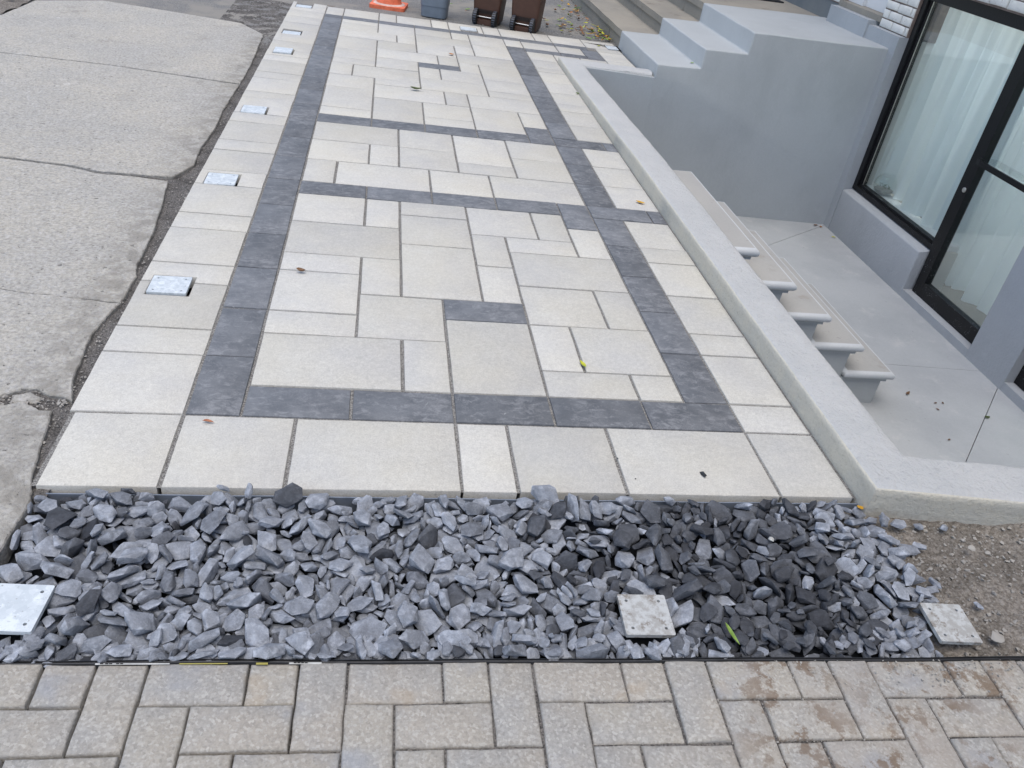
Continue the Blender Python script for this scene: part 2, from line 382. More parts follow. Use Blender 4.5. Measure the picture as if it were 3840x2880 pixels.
def bevel(bm, w, seg=2, ang=30):
    es = [e for e in bm.edges if len(e.link_faces) == 2 and e.calc_face_angle(0) > R(ang)]
    bmesh.ops.bevel(bm, geom=es, offset=w, segments=seg, profile=.5, affect='EDGES', clamp_overlap=True); return bm
def loft(rings, bm=None, cap0=True, cap1=True, mi=0):
    bm = bm or bmesh.new(); R_ = [[bm.verts.new(p) for p in r] for r in rings]
    for a, b in zip(R_, R_[1:]):
        n = len(a)
        for i in range(n): bm.faces.new((a[i], a[(i + 1) % n], b[(i + 1) % n], b[i])).material_index = mi
    if cap0: bm.faces.new(R_[0][::-1]).material_index = mi
    if cap1: bm.faces.new(R_[-1]).material_index = mi
    return bm
def rrect(w, d, r, z, n=5, cx=0, cy=0):
    out = []
    for sx, sy, a0 in ((1, 1, 0), (-1, 1, 90), (-1, -1, 180), (1, -1, 270)):
        for k in range(n + 1):
            a = R(a0 + 90 * k / n); out.append((cx + sx * (w / 2 - r) + r * math.cos(a), cy + sy * (d / 2 - r) + r * math.sin(a), z))
    return out
def circle(r, z, n=24, cx=0, cy=0): return [(cx + r * math.cos(2 * math.pi * k / n), cy + r * math.sin(2 * math.pi * k / n), z) for k in range(n)]
def tube(p0, p1, r, n=12, bm=None, mi=0):
    p0, p1 = Vector(p0), Vector(p1); q = (p1 - p0).to_track_quat('Z', 'Y')
    return loft([[p + q @ Vector((r * math.cos(2 * math.pi * k / n), r * math.sin(2 * math.pi * k / n), 0)) for k in range(n)] for p in (p0, p1)], bm, mi=mi)
def sheet(poly, z, bm=None):
    bm = bm or bmesh.new(); bm.faces.new([bm.verts.new((x, y, z)) for x, y in ccw(poly)]); return bm
def grid_bm(x0, x1, y0, y1, nx, ny, zf):
    bm = bmesh.new(); V = [[bm.verts.new((x0 + (x1 - x0) * i / nx, y0 + (y1 - y0) * j / ny, zf(x0 + (x1 - x0) * i / nx, y0 + (y1 - y0) * j / ny))) for i in range(nx + 1)] for j in range(ny + 1)]
    for j in range(ny):
        for i in range(nx): bm.faces.new((V[j][i], V[j][i + 1], V[j + 1][i + 1], V[j + 1][i]))
    return bm
def nz(x, y, s, seed=0.0): return mnoise.noise(Vector((x * s, y * s, seed)))

# ------------------------------------------------------------------ ground
PIT_Z = -1.11
def wall_y(x): return 5.195 - .04 * (x - 3.165) if x > 3.165 else 5.195 - .22 * (x - 3.165)          # the pit's far wall
def edge_y(x): return -.546 - .02 * (x - .1)            # edging between the stone bed and the street pavers
g = bmesh.new()
for poly in ([(-60, -60), (60, -60), (60, -.36), (-60, -.36)], [(-60, -.36), (2.5, -.36), (2.5, 60), (-60, 60)], [(2.5, 5.6), (60, 5.6), (60, 60), (2.5, 60)]): sheet(poly, -.09, g)
tag(link('ground', g, 'ash'), kind='structure')
tag(link('asphalt_yard', sheet([(-4, 5.1), (2.40, 5.1), (2.40, 5.56), (3.15, 5.42), (3.3, 6.5), (3.3, 16), (-4, 16)], -.02), 'asphalt'), kind='structure')

# ------------------------------------------------------------------ patio
M_ = .165
def W(u, v): return v - min(1.45, .0075 * max(0, v - 27) ** 2) - .6 * ((u - 3) / 9) * (v / 37)
def XY(u, v): return (u * M_, W(u, v) * M_)
post_plates = [(.05, .19, 1.062, 1.194), (.052, .194, 2.164, 2.308), (.05, .188, 3.33, 3.47), (.06, .192, 4.862, 5.022), (.05, .192, 5.545, 5.668), (.05, .19, 6.70, 6.81), (1.60, 1.755, 6.52, 6.66), (3.03, 3.145, 6.40, 6.545)]
js = bmesh.new(); sheet([(.262, .006), (2.398, .006), (2.398, 5.56), (3.15, 5.42), (3.15, 6.6), (2.4, 6.72), (.262, 6.86)], -.0062, js)
ys = [.006] + [q for p in post_plates[:5] for q in (p[2] - .018, p[3] + .018)] + [6.88]
for q0, q1 in zip(ys[::2], ys[1::2]): sheet([(.012, q0), (.2615, q0), (.2615, q1), (.012, q1)], -.0062, js)
patio = tag(link('patio', js, 'joint'), kind='structure')
sid = [0]
GAP = .031
def slab(u0, u1, v0, v1, mat='slab', cut=None):
    sid[0] += 1; rnd = random.Random(sid[0]); gx = GAP * (1 + rnd.uniform(-.15, .15)); gy = GAP * (.62 if v0 > 8 else .8)
    a, b, c, d = u0 + gx, u1 - gx, v0 + gy, v1 - gy
    if mat == 'dark' : a, b, c, d = u0 + gx * .8, u1 - gx * .8, v0 + gy * .8, v1 - gy * .8
    j = lambda: rnd.uniform(-.006, .006)
    P = [(a + j(), c + j()), (b + j(), c + j()), (b + j(), d + j()), (a + j(), d + j())]
    poly = [XY(*p) for p in P]
    if cut:       # a notch round a post plate: world rectangle reaching an edge of the slab
        x0, x1, y0, y1 = cut
        lo = poly[0][1]; hi = poly[3][1]
        if hi - y1 < y0 - lo: poly = [poly[0], poly[1], poly[2], (x1, hi), (x1, y0), (x0, y0), (x0, hi), poly[3]]
        else: poly = [poly[0], (x0, lo), (x0, y1), (x1, y1), (x1, lo), poly[1], poly[2], poly[3]]
    poly = dense(poly, .055, .0007, sid[0])
    z = rnd.uniform(-.0012, .0012); tx = rnd.uniform(-.004, .004); ty = rnd.uniform(-.004, .004); cx, cy = poly[0]
    bm = slab_bm(poly, bevel_rings(z, .05, .0045), zfun=lambda x, y: (x - cx) * tx + (y - cy) * ty)
    return link('charcoal_slab' if mat == 'dark' else 'paving_slab', bm, mat, patio, 40, recalc=False)
def rect(cx0, cx1, cy0, cy1, g=.010): return (cx0 - g * .5, cx1 + g * 1.1, cy0 - g * .6, cy1 + g * 1.6)
pc = [rect(*p) for p in post_plates]
# front row and the four border columns
for u0, u1 in ((.12, 2), (2, 4), (4, 7), (7, 8), (8, 10), (10, 13), (13, 14.5)): slab(u0, u1, 0, 2)
left = [2, 4, 5, 7, 8, 10, 11, 13.08, 14.25, 16.1, 17.1, 19.1, 20.15, 22.1, 23, 25, 26, 28, 29, 30, 32, 35, 37, 39, 41, 43.3]
cuts = {(5, 7): pc[0], (7, 8): pc[0], (13.08, 14.25): pc[1], (20.15, 22.1): pc[2], (29, 30): pc[3], (30, 32): pc[3], (32, 35): pc[4], (41, 43.3): pc[5]}
for v0, v1 in zip(left, left[1:]): slab(.02, 2, v0, v1, cut=cuts.get((v0, v1)))
for v in range(2, 40, 2): slab(2, 3, v, v + 2, 'dark')
for u in range(3, 13, 2): slab(u, u + 2, 2, 3, 'dark')
rd = [3, 5, 7, 9, 11, 13]
for v0, v1 in zip(rd, rd[1:]): slab(12, 13, v0, v1, 'dark')
slab(12, 14, 13, 14, 'dark'); slab(14, 14.5, 13, 14, 'dark')
for v in (14, 16, 18): slab(12, 13, v, v + 2, 'dark')
slab(12, 14, 20, 21, 'dark'); slab(14, 14.5, 20, 21, 'dark')
for v in range(21, 37, 2): slab(12, 13, v, v + 2, 'dark')
for b0 in (13, 20):
    for u0, u1 in ((3, 5), (5, 7), (7, 9), (9, 11)): slab(u0, u1, b0, b0 + 1, 'dark')
    slab(11, 12, b0 - 1 if b0 == 13 else b0, b0 + 1 if b0 == 13 else b0 + 2, 'dark')
rl = [2, 3, 5, 6, 8, 10, 11, 13]
for v0, v1 in zip(rl, rl[1:]): slab(13, 14.5, v0, v1)
for v0, v1 in ((14, 16), (16, 18), (18, 20), (21, 23), (23, 25), (25, 26.2), (26.2, 28), (28, 30), (30, 32.1), (32.1, 33), (33, 35), (35, 37)): slab(13, 14.5, v0, v1)
for u in range(3, 17, 2): slab(u, min(u + 2, 17.5), 40, 41, 'dark')
slab(2, 3, 40, 41, 'dark')
for u0, u1 in ((12, 13), (13, 15), (15, 16.5)): slab(u0, u1, 37, 38, 'dark')
for u0, u1 in ((12, 13), (13, 15), (15, 16.5)): slab(u0, u1, 38, 40)
slab(14.5, 16, 35, 37); slab(16, 17.5, 35, 37); slab(14.5, 17.5, 33.6, 35)
slab(16.5, 17.5, 38, 40, 'dark'); slab(16.5, 17.5, 37, 38, 'dark'); slab(17.0, 17.5, 40, 41, 'dark') if False else None
for v0, v1 in ((33.5, 35), (35, 36.2), (36.2, 37.4), (37.4, 39), (39, 40), (40, 41.1)): slab(17.5, 19.05, v0, v1)
for u0, u1 in ((2, 3), (3, 5), (5, 6), (6, 8), (8, 9), (9, 11), (11, 12), (12, 14), (14, 15), (15, 17), (17, 19.05)):
    slab(u0, u1, 41, 43.1, cut=pc[6] if u0 == 9 else pc[7] if u0 == 17 else None)
# the three light fields
low = [(3,5,11,13),(5,6,11,13),(3,6,9,11),(3,5,8,9),(5,6,7,9),(3,5,6,8),(3,5,5,6),(5,7,5,7),(3,6,3,5),(6,7,3,5),(7,9,3,6),(6,8,12,13),(6,8,10,12),(6,8,7,10),(8,10,11,13),(10,11,11,13),(11,12,10,12),(8,9,9,11),(9,11,10,11),(9,12,8,10),(8,9,7,9),(9,11,6,8),(11,12,6,8),(9,10,4,6),(10,12,4,6),(9,11,3,4),(11,12,3,4)]
mid = [(3,6,18,20),(6,8,18,20),(8,10,17,20),(8,10,16,17),(10,12,18,20),(10,12,16,18),(3,5,16,18),(5,6,16,18),(6,8,16,18),(3,4,14,16),(4,7,14,16),(7,9,14,16),(9,12,14,16)]
far = [(3,5,39,40),(3,5,37,39),(3,6,35,37),(6,7,35,37),(5,7,37,40),(7,9,38,40),(9,10,38,40),(7,10,36,38),(10,12,37,40),(10,12,34,37),(3,5,32,35),(3,5,30,32),(3,5,29,30),(5,7,33,35),(7,9,33,36),(9,10,34,36),(5,8,31,33),(8,9,31,33),(9,12,32,34),(5,7,29,31),(9,10,30,32),(10,12,29,32),(7,8,28,30),(8,10,28,30),(3,4,27,29),(4,7,27,29),(5,7,26,27),(3,5,25,27),(7,10,26,28),(10,12,27,29),(10,12,26,27),(5,8,24,26),(8,9,24,26),(9,12,24,26),(3,5,22,25),(3,5,21,22),(5,7,21,24),(7,9,22,24),(7,9,21,22),(9,11,21,24),(11,12,22,24)]
for r_ in low + mid + far: slab(*r_)
slab(7, 9, 6, 7, 'dark'); slab(7, 9, 30, 31, 'dark')

# ------------------------------------------------------------------ driveway, dust strip
drive = empty('driveway'); tag(drive, kind='structure')
E1 = [(.031, -.56), (.028, -.30), (.025, -.171), (.031, -.047), (.003, .046), (-.026, .247), (-.04, .335)]
E2 = [(-.002, .385), (-.031, .491), (-.047, .658), (-.052, .78), (-.043, .856), (-.021, .985)]
E2b = [(-.020, .992), (-.016, 1.2), (-.038, 1.292), (-.045, 1.578), (-.069, 1.831), (-.113, 2.175)]
E3 = [(-.105, 2.235), (-.04, 2.416), (-.056, 2.682), (-.043, 2.988), (-.053, 3.423), (-.046, 3.928)]
E4 = [(-.046, 3.962), (-.046, 4.455), (-.083, 5.443), (-.305, 5.763), (-1.114, 5.966), (-1.461, 6.034), (-1.889, 5.75), (-1.925, 5.15)]
J3 = [(-.075, .335), (-.13, .375), (-.19, .352), (-.6, .40), (-1.5, .46), (-5, .7)]
J3b = [(-.03, .405), (-.075, .412), (-.12, .445), (-.17, .43), (-.22, .385), (-.6, .43), (-1.5, .49), (-5, .73)]
C2 = [(-.352, 1.024), (-.438, 1.044), (-1.5, 1.15), (-5, 1.4)]
J1 = [(-.25, 2.197), (-.444, 2.205), (-.581, 2.258), (-.899, 2.30), (-1.8, 2.42), (-5, 2.8)]
J1b = [(-.25, 2.238), (-.444, 2.238), (-.581, 2.288), (-.899, 2.328), (-1.8, 2.45), (-5, 2.83)]
J2 = [(-.871, 4.085), (-1.561, 4.125), (-3, 4.3), (-5, 4.5)]
J2b = [(-.871, 4.105), (-1.561, 4.147), (-3, 4.32), (-5, 4.52)]
off = lambda L, d: [(x, y + d) for x, y in L]
for i, poly in enumerate([E1 + J3 + [(-5, -.56)], E2 + C2 + J3b[::-1], E2b + J1 + off(C2, .005)[::-1], E3 + J2 + J1b[::-1], E4 + [(-5, 5.2)] + J2b[::-1]]):
    poly = dense(dense(poly, .05, .003, 70 + i), .016, .002, 270 + i)
    bm = slab_bm(poly, [(0, -.06), (0, -.008), (.002, -.005), (.0035, -.0038)])
    link('concrete_slab', bm, 'drive', drive, None, recalc=False)
tag(link('dust_strip', grid_bm(-.5, .06, -.03, 6.95, 56, 500, lambda x, y: -.021 + .007 * nz(x, y, 9) + .006 * nz(x, y, 60, 3) + .004 * random.random()), 'dust', None, 180), kind='structure')
rnd = random.Random(3)
def pebble_into(bm, c, s, rnd, tone=None):
    vs_ = [bm.verts.new(Vector(c) + Vector((rnd.gauss(0, 1), rnd.gauss(0, 1), rnd.gauss(0, .6))).normalized() * s * rnd.uniform(.6, 1) ) for _ in range(8)]
    r = bmesh.ops.convex_hull(bm, input=vs_)
    for q in set(r['geom_interior'] + r['geom_unused']):
        if isinstance(q, bmesh.types.BMVert) and q.is_valid: bm.verts.remove(q)
gb = bmesh.new()
for k in range(900):
    y = rnd.uniform(0, 6.8) ** 1.0; y = y * rnd.random() ** .6; pebble_into(gb, (rnd.gauss(-.02, .05), y, -.012), rnd.choice((.002, .003, .004, .006)), rnd)
for k in range(120): pebble_into(gb, (rnd.uniform(-.26, -.02), .385 + rnd.gauss(0, .03), -.012), rnd.uniform(.003, .010), rnd)
for k in range(260): pebble_into(gb, (rnd.uniform(-.2, 3.1), 6.98 - .12 * rnd.random() - max(0, rnd.random()) * .02, -.012), rnd.uniform(.003, .008), rnd)
tag(link('loose_grit', gb, 'pebble', recalc=False), kind='stuff')
bm = slab_bm(dense([(-.165, .372), (-.10, .378), (-.085, .402), (-.13, .432), (-.18, .412)], .02, .004, 5), [(0, -.02), (.004, -.008), (.012, -.005)])
tag(link('broken_concrete', bm, 'drive', None, 60, recalc=False), 'broken pale concrete lump in the dirt gap between two driveway slabs', 'rubble')

# ------------------------------------------------------------------ sidewalk of herringbone pavers
walk = tag(link('sidewalk', sheet([(-3, -.545), (.1, edge_y(.1)), (6, edge_y(6)), (6, -2.6), (-3, -2.6)], -.02), 'dust'), kind='structure')
link('joint_sand', sheet([(.83, edge_y(.83) - .004), (6, edge_y(6) - .004), (6, -2.6), (.83, -2.6)], -.0085), 'dust', walk)
A_ = .105; OX, OY = .858, -.563
def SP(i, j): 
    x, y = i * A_, -j * A_; c, s = math.cos(-.02), math.sin(-.02)
    return (OX + x * c - y * s, OY + x * s + y * c)
rnd = random.Random(11)
for j in range(-1, 10):
    for i in range(-22, 32):
        for typ in ('H', 'V'):
            if typ == 'H' and (i - j) % 4 == 0: c0, c1, r0, r1 = i, i + 2, j, j + 1
            elif typ == 'V' and (i - j) % 4 == 3: c0, c1, r0, r1 = i, i + 1, j, j + 2
            else: continue
            if r1 <= 0: continue
            r0 = max(r0, 0)
            gp = rnd.uniform(.014, .03)
            a, b, c, d = c0 + gp, c1 - gp, r0 + gp, r1 - gp
            jj = lambda: rnd.uniform(-.012, .012)
            pl = dense([SP(a + jj(), d + jj()), SP(b + jj(), d + jj()), SP(b + jj(), c + jj()), SP(a + jj(), c + jj())], .03, .0013, i * 77 + j)
            z = rnd.uniform(-.004, .002); tx, ty = rnd.uniform(-.012, .012), rnd.uniform(-.012, .012); cx, cy = pl[0]
            bm = slab_bm(pl, [(0, z - .045), (0, z - .006), (.002, z - .002), (.006, z)], zfun=lambda x, y: (x - cx) * tx + (y - cy) * ty)
            link('paver', bm, 'paver', walk, 40, recalc=False)

# ------------------------------------------------------------------ retaining wall round the sunken entrance
def sweep(path, prof, hfun, jit, name, mats, matidx):
    pts = []; 
    for a, b in zip(path, path[1:]):
        a, b = Vector(a), Vector(b); k = max(1, int((b - a).length / .05))
        pts += [(a.lerp(b, q / k), None) for q in range(k) if q == 0 or ((a.lerp(b, q / k) - a).length > .14 and (a.lerp(b, q / k) - b).length > .14)]
    pts.append((Vector(path[-1]), None)); P = [p for p, _ in pts]
    bm = bmesh.new(); rings = []
    for i, p in enumerate(P):
        d0 = (P[i] - P[i - 1]).normalized() if i else (P[1] - P[0]).normalized()
        d1 = (P[i + 1] - P[i]).normalized() if i < len(P) - 1 else d0
        n0 = Vector((d0.y, -d0.x)); n1 = Vector((d1.y, -d1.x)); m = (n0 + n1) / (1 + n0.dot(n1))
        ring = []
        for q, (o, z, top) in enumerate(prof):
            xy = p + m * o; h = hfun(xy.x, xy.y) if top else 0
            amp = jit(q, xy.x, xy.y)
            v = Vector((xy.x, xy.y, z + h)); n = mnoise.noise_vector(v * 6.0) * amp + mnoise.noise_vector(v * 22.0) * amp * .5
            ring.append(bm.verts.new(v + n))
        rings.append(ring)
    for a, b in zip(rings, rings[1:]):
        for q in range(len(prof) - 1):
            bm.faces.new((a[q], a[q + 1], b[q + 1], b[q])).material_index = matidx[q]
    bm.faces.new(rings[0]); bm.faces.new(rings[-1][::-1])
    return link(name, bm, mats, None, 50)
w = .094
prof = [(w, -1.2, 0), (w, -.15, 0), (w, -.07, 0), (w, -.03, 1), (w + .001, -.008, 1), (w - .004, -.002, 1), (w - .016, 0, 1), (.05, .001, 1), (.01, .0, 1), (-.04, .001, 1), (-w + .014, 0, 1), (-w + .004, -.003, 1), (-w, -.012, 1), (-w, -.05, 1), (-w, -.3, 0), (-w, -1.2, 0)]
hf = lambda x, y: .09 - .038 * max(0, min(1, (y - 2.8) / 2.2)) + (.014 * max(0, min(1, (x - 2.6) / .5)) if y > 4.9 else 0)
rw = sweep([(3.163, wall_y(3.163) + w + .014), (2.482, wall_y(2.482) + w + .014), (2.494, .03), (5.10, -.26)], prof, hf,
           lambda q, x, y: (.0025 if q < 13 else .0006), 'retaining_wall', ['cement', 'curb', 'paint'], [0, 0, 0, 0, 0, 1, 1, 1, 1, 1, 1, 1, 1, 2, 2])
tag(rw, 'low white-grey cement curb wall round the sunken basement entrance', 'retaining wall')

# pit floor in panels
def clip(poly, p, n):      # keep the side where (x - p).n <= 0
    out = []
    for i in range(len(poly)):
        a, b = Vector(poly[i]), Vector(poly[(i + 1) % len(poly)]); da, db = (a - p).dot(n), (b - p).dot(n)
        if da <= 0: out.append((a.x, a.y))
        if da * db < 0: q = a.lerp(b, da / (da - db)); out.append((q.x, q.y))
    return out
pit = tag(link('sunken_floor', sheet([(2.55, -.3), (5.2, -.3), (5.2, 5.3), (2.55, 5.3)], PIT_Z - .012), 'dust'), kind='structure')
pieces = [[(2.59, -.25), (5.28, -.25), (5.28, 5.20), (2.59, 5.20)]]
for a, b in (((4.318, 4.516), (5.06, 5.046)), ((4.42, 2.601), (5.03, 2.573)), ((4.367, 1.564), (5.075, 2.302))):
    a, b = Vector(a), Vector(b); d = (b - a).normalized(); n = Vector((-d.y, d.x)); new = []
    for pc_ in pieces:
        if a.y < 2 and max(y for x, y in pc_) > 3: new.append(pc_); continue
        if a.y > 4 and min(y for x, y in pc_) > 6: new.append(pc_); continue
        for s in (1, -1):
            q = clip(pc_, a, n * s)
            if len(q) > 2: new.append(q)
    pieces = new
for q in pieces:
    link('floor_panel', slab_bm(q, [(.0018, PIT_Z - .03), (.0018, PIT_Z - .002), (.003, PIT_Z)]), 'floor', pit, recalc=False)

# basement stairs
stairs = empty('basement_stairs', (2.6, 2.7, PIT_Z))
tag(stairs, 'grey basement stairs with bare concrete treads and rounded noses behind the curb', 'stairs')
def kid(o, parent):
    o.parent = parent; o.matrix_parent_inverse = Matrix.Translation(-parent.location) if parent.rotation_euler.z == 0 else parent.matrix_basis.inverted(); return o
for i in range(5):
    nx = 2.94 + .2875 * i; z = .09 - .19 * (i + 1); back = 2.594 if i == 0 else nx - .2875 - .055
    poly = [(back, 2.08), (nx, 2.08), (nx, 3.30), (back, 3.30)]
    r = .026; rings = [(r * .9, z - 2 * r)] + [(r - r * math.cos(t), z - r + r * math.sin(t)) for t in [R(a) for a in (-70, -45, -20, 0, 20, 45, 70)]] + [(r * .95, z)]
    kid(link('tread', slab_bm(poly, rings, top=0, side=1, bottom=True), ['tread', 'nose'], None, 50, recalc=False), stairs)
    bm = box_bm(back, nx - .03, 2.105, 3.28, z - 2 * r - .018, z - 2 * r - .0005); bevel(bm, .006, 2)
    kid(link('nosing_strip', bm, 'step', None, 40), stairs)
    bm = box_bm(back if i == 0 else back - .03 + .03, nx - .052, 2.122, 3.262, PIT_Z - .01, z - 2 * r - .0185)
    kid(link('riser_block', bm, 'step'), stairs)

# grey painted entrance steps (their side is the far wall of the pit)
def prism_xz(prof, yf, yb):
    bm = bmesh.new(); a = [bm.verts.new((x, yf(x), z)) for x, z in prof]; b = [bm.verts.new((x, yb, z)) for x, z in prof]; n = len(prof)
    bm.faces.new(a); bm.faces.new(b[::-1])
    for i in range(n): bm.faces.new((a[i], b[i], b[(i + 1) % n], a[(i + 1) % n]))
    return bm
PROF = [(3.165, PIT_Z - .02), (3.165, .034), (3.165, .044), (3.165, .157), (3.545, .163), (3.547, .318), (3.922, .322), (3.925, .494), (5.24, .503), (5.24, PIT_Z - .02)]
wf = lambda x: wall_y(x) - .004
bm = prism_xz(PROF, wf, 6.52); bmesh.ops.recalc_face_normals(bm, faces=bm.faces)
be = [e for e in bm.edges if len(e.link_faces) == 2 and e.calc_face_angle(0) > .5 and min(v.co.z for v in e.verts) > .03 and not (max(v.co.x for v in e.verts) < 3.17 and max(v.co.z for v in e.verts) < .05)]
bmesh.ops.bevel(bm, geom=be, offset=.012, segments=3, profile=.5, affect='EDGES', clamp_overlap=True)
q_ = [[bm.verts.new((x, wf(x) + d, z)) for x, z in ((2.57, PIT_Z - .02), (3.165, PIT_Z - .02), (3.165, .044), (2.57, .038))] for d in (0, .12)]
bm.faces.new(q_[0]); bm.faces.new((q_[0][3], q_[0][2], q_[1][2], q_[1][3])); bmesh.ops.remove_doubles(bm, verts=bm.verts, dist=.0004)
es = [e for e in bm.edges if e.calc_length() > .3]
bmesh.ops.subdivide_edges(bm, edges=es, cuts=14, use_grid_fill=True)
for v in bm.verts:
    if v.co.z > -1.0: v.co += mnoise.noise_vector(v.co * 5) * .003 * min(1, max(0, (v.co.x - 3.17) * 12 + max(0, v.co.z - .05) * 12))
tag(link('entrance_steps', bm, 'step', None, 40), 'grey painted concrete front steps rising to the landing by the white door', 'steps')
old = empty('concrete_steps', (3.2, 6.53, 0)); tag(old, 'old unpainted brownish concrete steps behind the grey painted ones', 'steps')
for x, z, xb in ((3.175, .155, 3.60), (3.555, .316, 3.98), (3.935, .49, 5.3)):
    bm = bmesh.new(); box_bm(x + .02, xb, 6.53, 13, -.1 if z < .2 else z - .19, z - .06, bm); box_bm(x, xb, 6.526, 13.01, z - .0595, z, bm); bevel(bm, .012, 2)
    es = [e for e in bm.edges if e.calc_length() > 1]; bmesh.ops.subdivide_edges(bm, edges=es, cuts=60)
    for v in bm.verts: v.co += mnoise.noise_vector(v.co * 4) * .006 * (1 if v.co.y > 6.6 else 0)
    kid(link('step', bm, 'oldstep', None, 40), old)
bm = slab_bm([(4.55, 7.25), (5.08, 7.25), (5.08, 8.2), (4.55, 8.2)], bevel_rings(.502, .012, .004))
tag(link('door_mat', bm, 'mat', recalc=False), 'black rubber mat lying on the landing of the old steps', 'door mat')

# ------------------------------------------------------------------ house
house = empty('brick_house', (5.13, 4.0, PIT_Z)); tag(house, 'house with grey painted basement, black framed window and white painted brick', 'house')
FX = 5.13
def hpart(name, bm, mat, smooth=None, parent=None, recalc=True):
    o = link(name, bm, mat, None, smooth, recalc=recalc)
    if parent is None: return kid(o, house)
    o.parent = parent; return o
def wallbox(y0, y1, z0, z1, x0=FX, x1=5.32, bv=.012, mat='paint', name='wall'):
    bm = box_bm(x0, x1, y0, y1, z0, z1)
    if bv: bevel(bm, bv, 3)
    return hpart(name, bm, mat, 40)
wallbox(5.015, 5.55, PIT_Z - .05, .615)                                     # pier left of the window
bm = bmesh.new()                                                            # sill wall under the window, sloping top
pr_ = [(FX, PIT_Z - .05), (FX, -.716), (5.30, -.688), (5.30, PIT_Z - .05)]
a = [bm.verts.new((x, 3.682, z)) for x, z in pr_]; b = [bm.verts.new((x, 5.013, z)) for x, z in pr_]
bm.faces.new(a[::-1]); bm.faces.new(b)
for i in range(4): bm.faces.new((a[i], a[(i + 1) % 4], b[(i + 1) % 4], b[i]))
bmesh.ops.recalc_face_normals(bm, faces=bm.faces); hpart('wall', bevel(bm, .012, 3), 'paint', 40)
wallbox(2.752, 3.68, PIT_Z - .05, -1.046, x1=5.34, name='door_step')
wallbox(2.338, 2.75, PIT_Z - .05, 1.2)                                      # pier right of the door
wallbox(1.402, 2.336, PIT_Z - .05, -1.046, x1=5.34, name='door_step')
wallbox(-.9, 1.40, PIT_Z - .3, 1.2)
wallbox(5.552, 6.30, .45, .648, x0=5.115, x1=5.34, name='door_plinth')
wallbox(5.03, 5.5505, .47, .632, x0=5.118, x1=FX + .01, bv=.004, name='wall_base') if False else None
wallbox(6.302, 13, .3, .66, x0=5.2, x1=5.6, mat='parge', name='wall_base')
# brickwork
def backing(y0, y1, z0, z1, x0=5.196): return hpart('brick_backing', box_bm(x0, 5.5, y0, y1, z0, z1), 'mortar')
backing(5.02, 5.485, .60, 6.0); backing(-.9, 5.018, 1.012, 6.0); backing(5.487, 6.30, 2.75, 6.0); backing(6.302, 13, .6605, 6.0); hpart('brick_backing', box_bm(5.21, 5.5, -6, -.902, -1.4, 6), 'mortar')
rnd = random.Random(21)
def brick(y0, y1, z0, z1, x0=5.185):
    j = lambda a: rnd.uniform(-a, a)
    pl = dense([(y0 + j(.002), z0 + j(.002)), (y1 + j(.002), z0 + j(.002)), (y1 + j(.002), z1 + j(.002)), (y0 + j(.002), z1 + j(.002))], .05, .0012, rnd.randrange(9999))
    bm = slab_bm(pl, [(0, -.012), (0, .004), (.003, .009), (.008, .0115)])
    for v in bm.verts: y, z, d = v.co; v.co = Vector((5.196 - d + j(.0004), y, z))
    hpart('brick', bm, 'brick', 45)
def brickfield(y0, y1, z0, rows, odd=0, L=.205, H=.0745, mj=.011):
    for r_ in range(rows):
        y = y1; first = ((r_ + odd) % 2 == 1)
        while y > y0 + .03:
            l = L * (.5 if first else 1); first = False
            ya = max(y0, y - l); brick(ya + mj / 2, y - mj / 2, z0 + r_ * H + mj / 2, z0 + (r_ + 1) * H - mj / 2); y = ya
brickfield(5.022, 5.484, .617, 15); brickfield(2.6, 5.0, 1.02, 6); brickfield(6.304, 7.6, .665, 5)
# window
win = link('window', bmesh.new(), 'black'); 
def frame_bm(y0, y1, z0, z1, x0, x1, wl, wr, wb, wt):
    bm = bmesh.new()
    box_bm(x0, x1, y0, y0 + wl, z0, z1, bm); box_bm(x0, x1, y1 - wr, y1, z0, z1, bm)
    box_bm(x0 + .001, x1 - .001, y0 + wl, y1 - wr, z0, z0 + wb, bm); box_bm(x0 + .001, x1 - .001, y0 + wl, y1 - wr, z1 - wt, z1, bm)
    return bevel(bm, .004, 2)
bpy.data.objects.remove(win)
bm = frame_bm(3.66, 5.012, -.692, 1.01, 5.215, 5.285, .03, .058, .042, .085)
box_bm(5.238, 5.292, 3.67, 5.0, -.66, -.628, bm); box_bm(5.238, 5.292, 4.93, 4.955, -.62, .93, bm)
win = hpart('window', bm, 'black', 40)
bm = box_bm(5.262, 5.268, 3.675, 4.96, -.645, .95); hpart('pane', bm, 'glass', None, win)
bm = box_bm(5.252, 5.258, 4.922, 4.929, -.63, .93); hpart('glazing_bead', bm, 'silver', None, win)
bm = frame_bm(2.72, 3.655, -1.042, 1.01, 5.20, 5.262, .07, .10, .115, .085)
door = hpart('door', bm, 'black', 40); door['label'] = 'black framed glass basement door'
hpart('pane', box_bm(5.228, 5.234, 2.76, 3.56, -.94, .94), 'glass', None, door)
bm = bmesh.new(); hp = [(5.205, 3.565, .075), (5.16, 3.545, .075), (5.15, 3.50, .075), (5.15, 2.86, .075), (5.16, 2.80, .075), (5.205, 2.79, .075)]
for p0, p1 in zip(hp, hp[1:]):
    d = (Vector(p1) - Vector(p0)).normalized(); n = Vector((-d.y, d.x, 0)); r0 = [Vector(p) + n * sx * .007 + Vector((0, 0, sz * .02)) for p in (p0,) for sx, sz in ((1, 1), (-1, 1), (-1, -1), (1, -1))]; r1 = [q + (Vector(p1) - Vector(p0)) for q in r0]; loft([r0, r1], bm)
hpart('handle', bm, 'black', 40, door)
bm = loft([[Vector((x, 3.59 + r * math.cos(t), -.16 + r * math.sin(t))) for t in [2 * math.pi * k / 16 for k in range(16)]] for x, r in ((5.202, .019), (5.194, .019), (5.191, .016))])
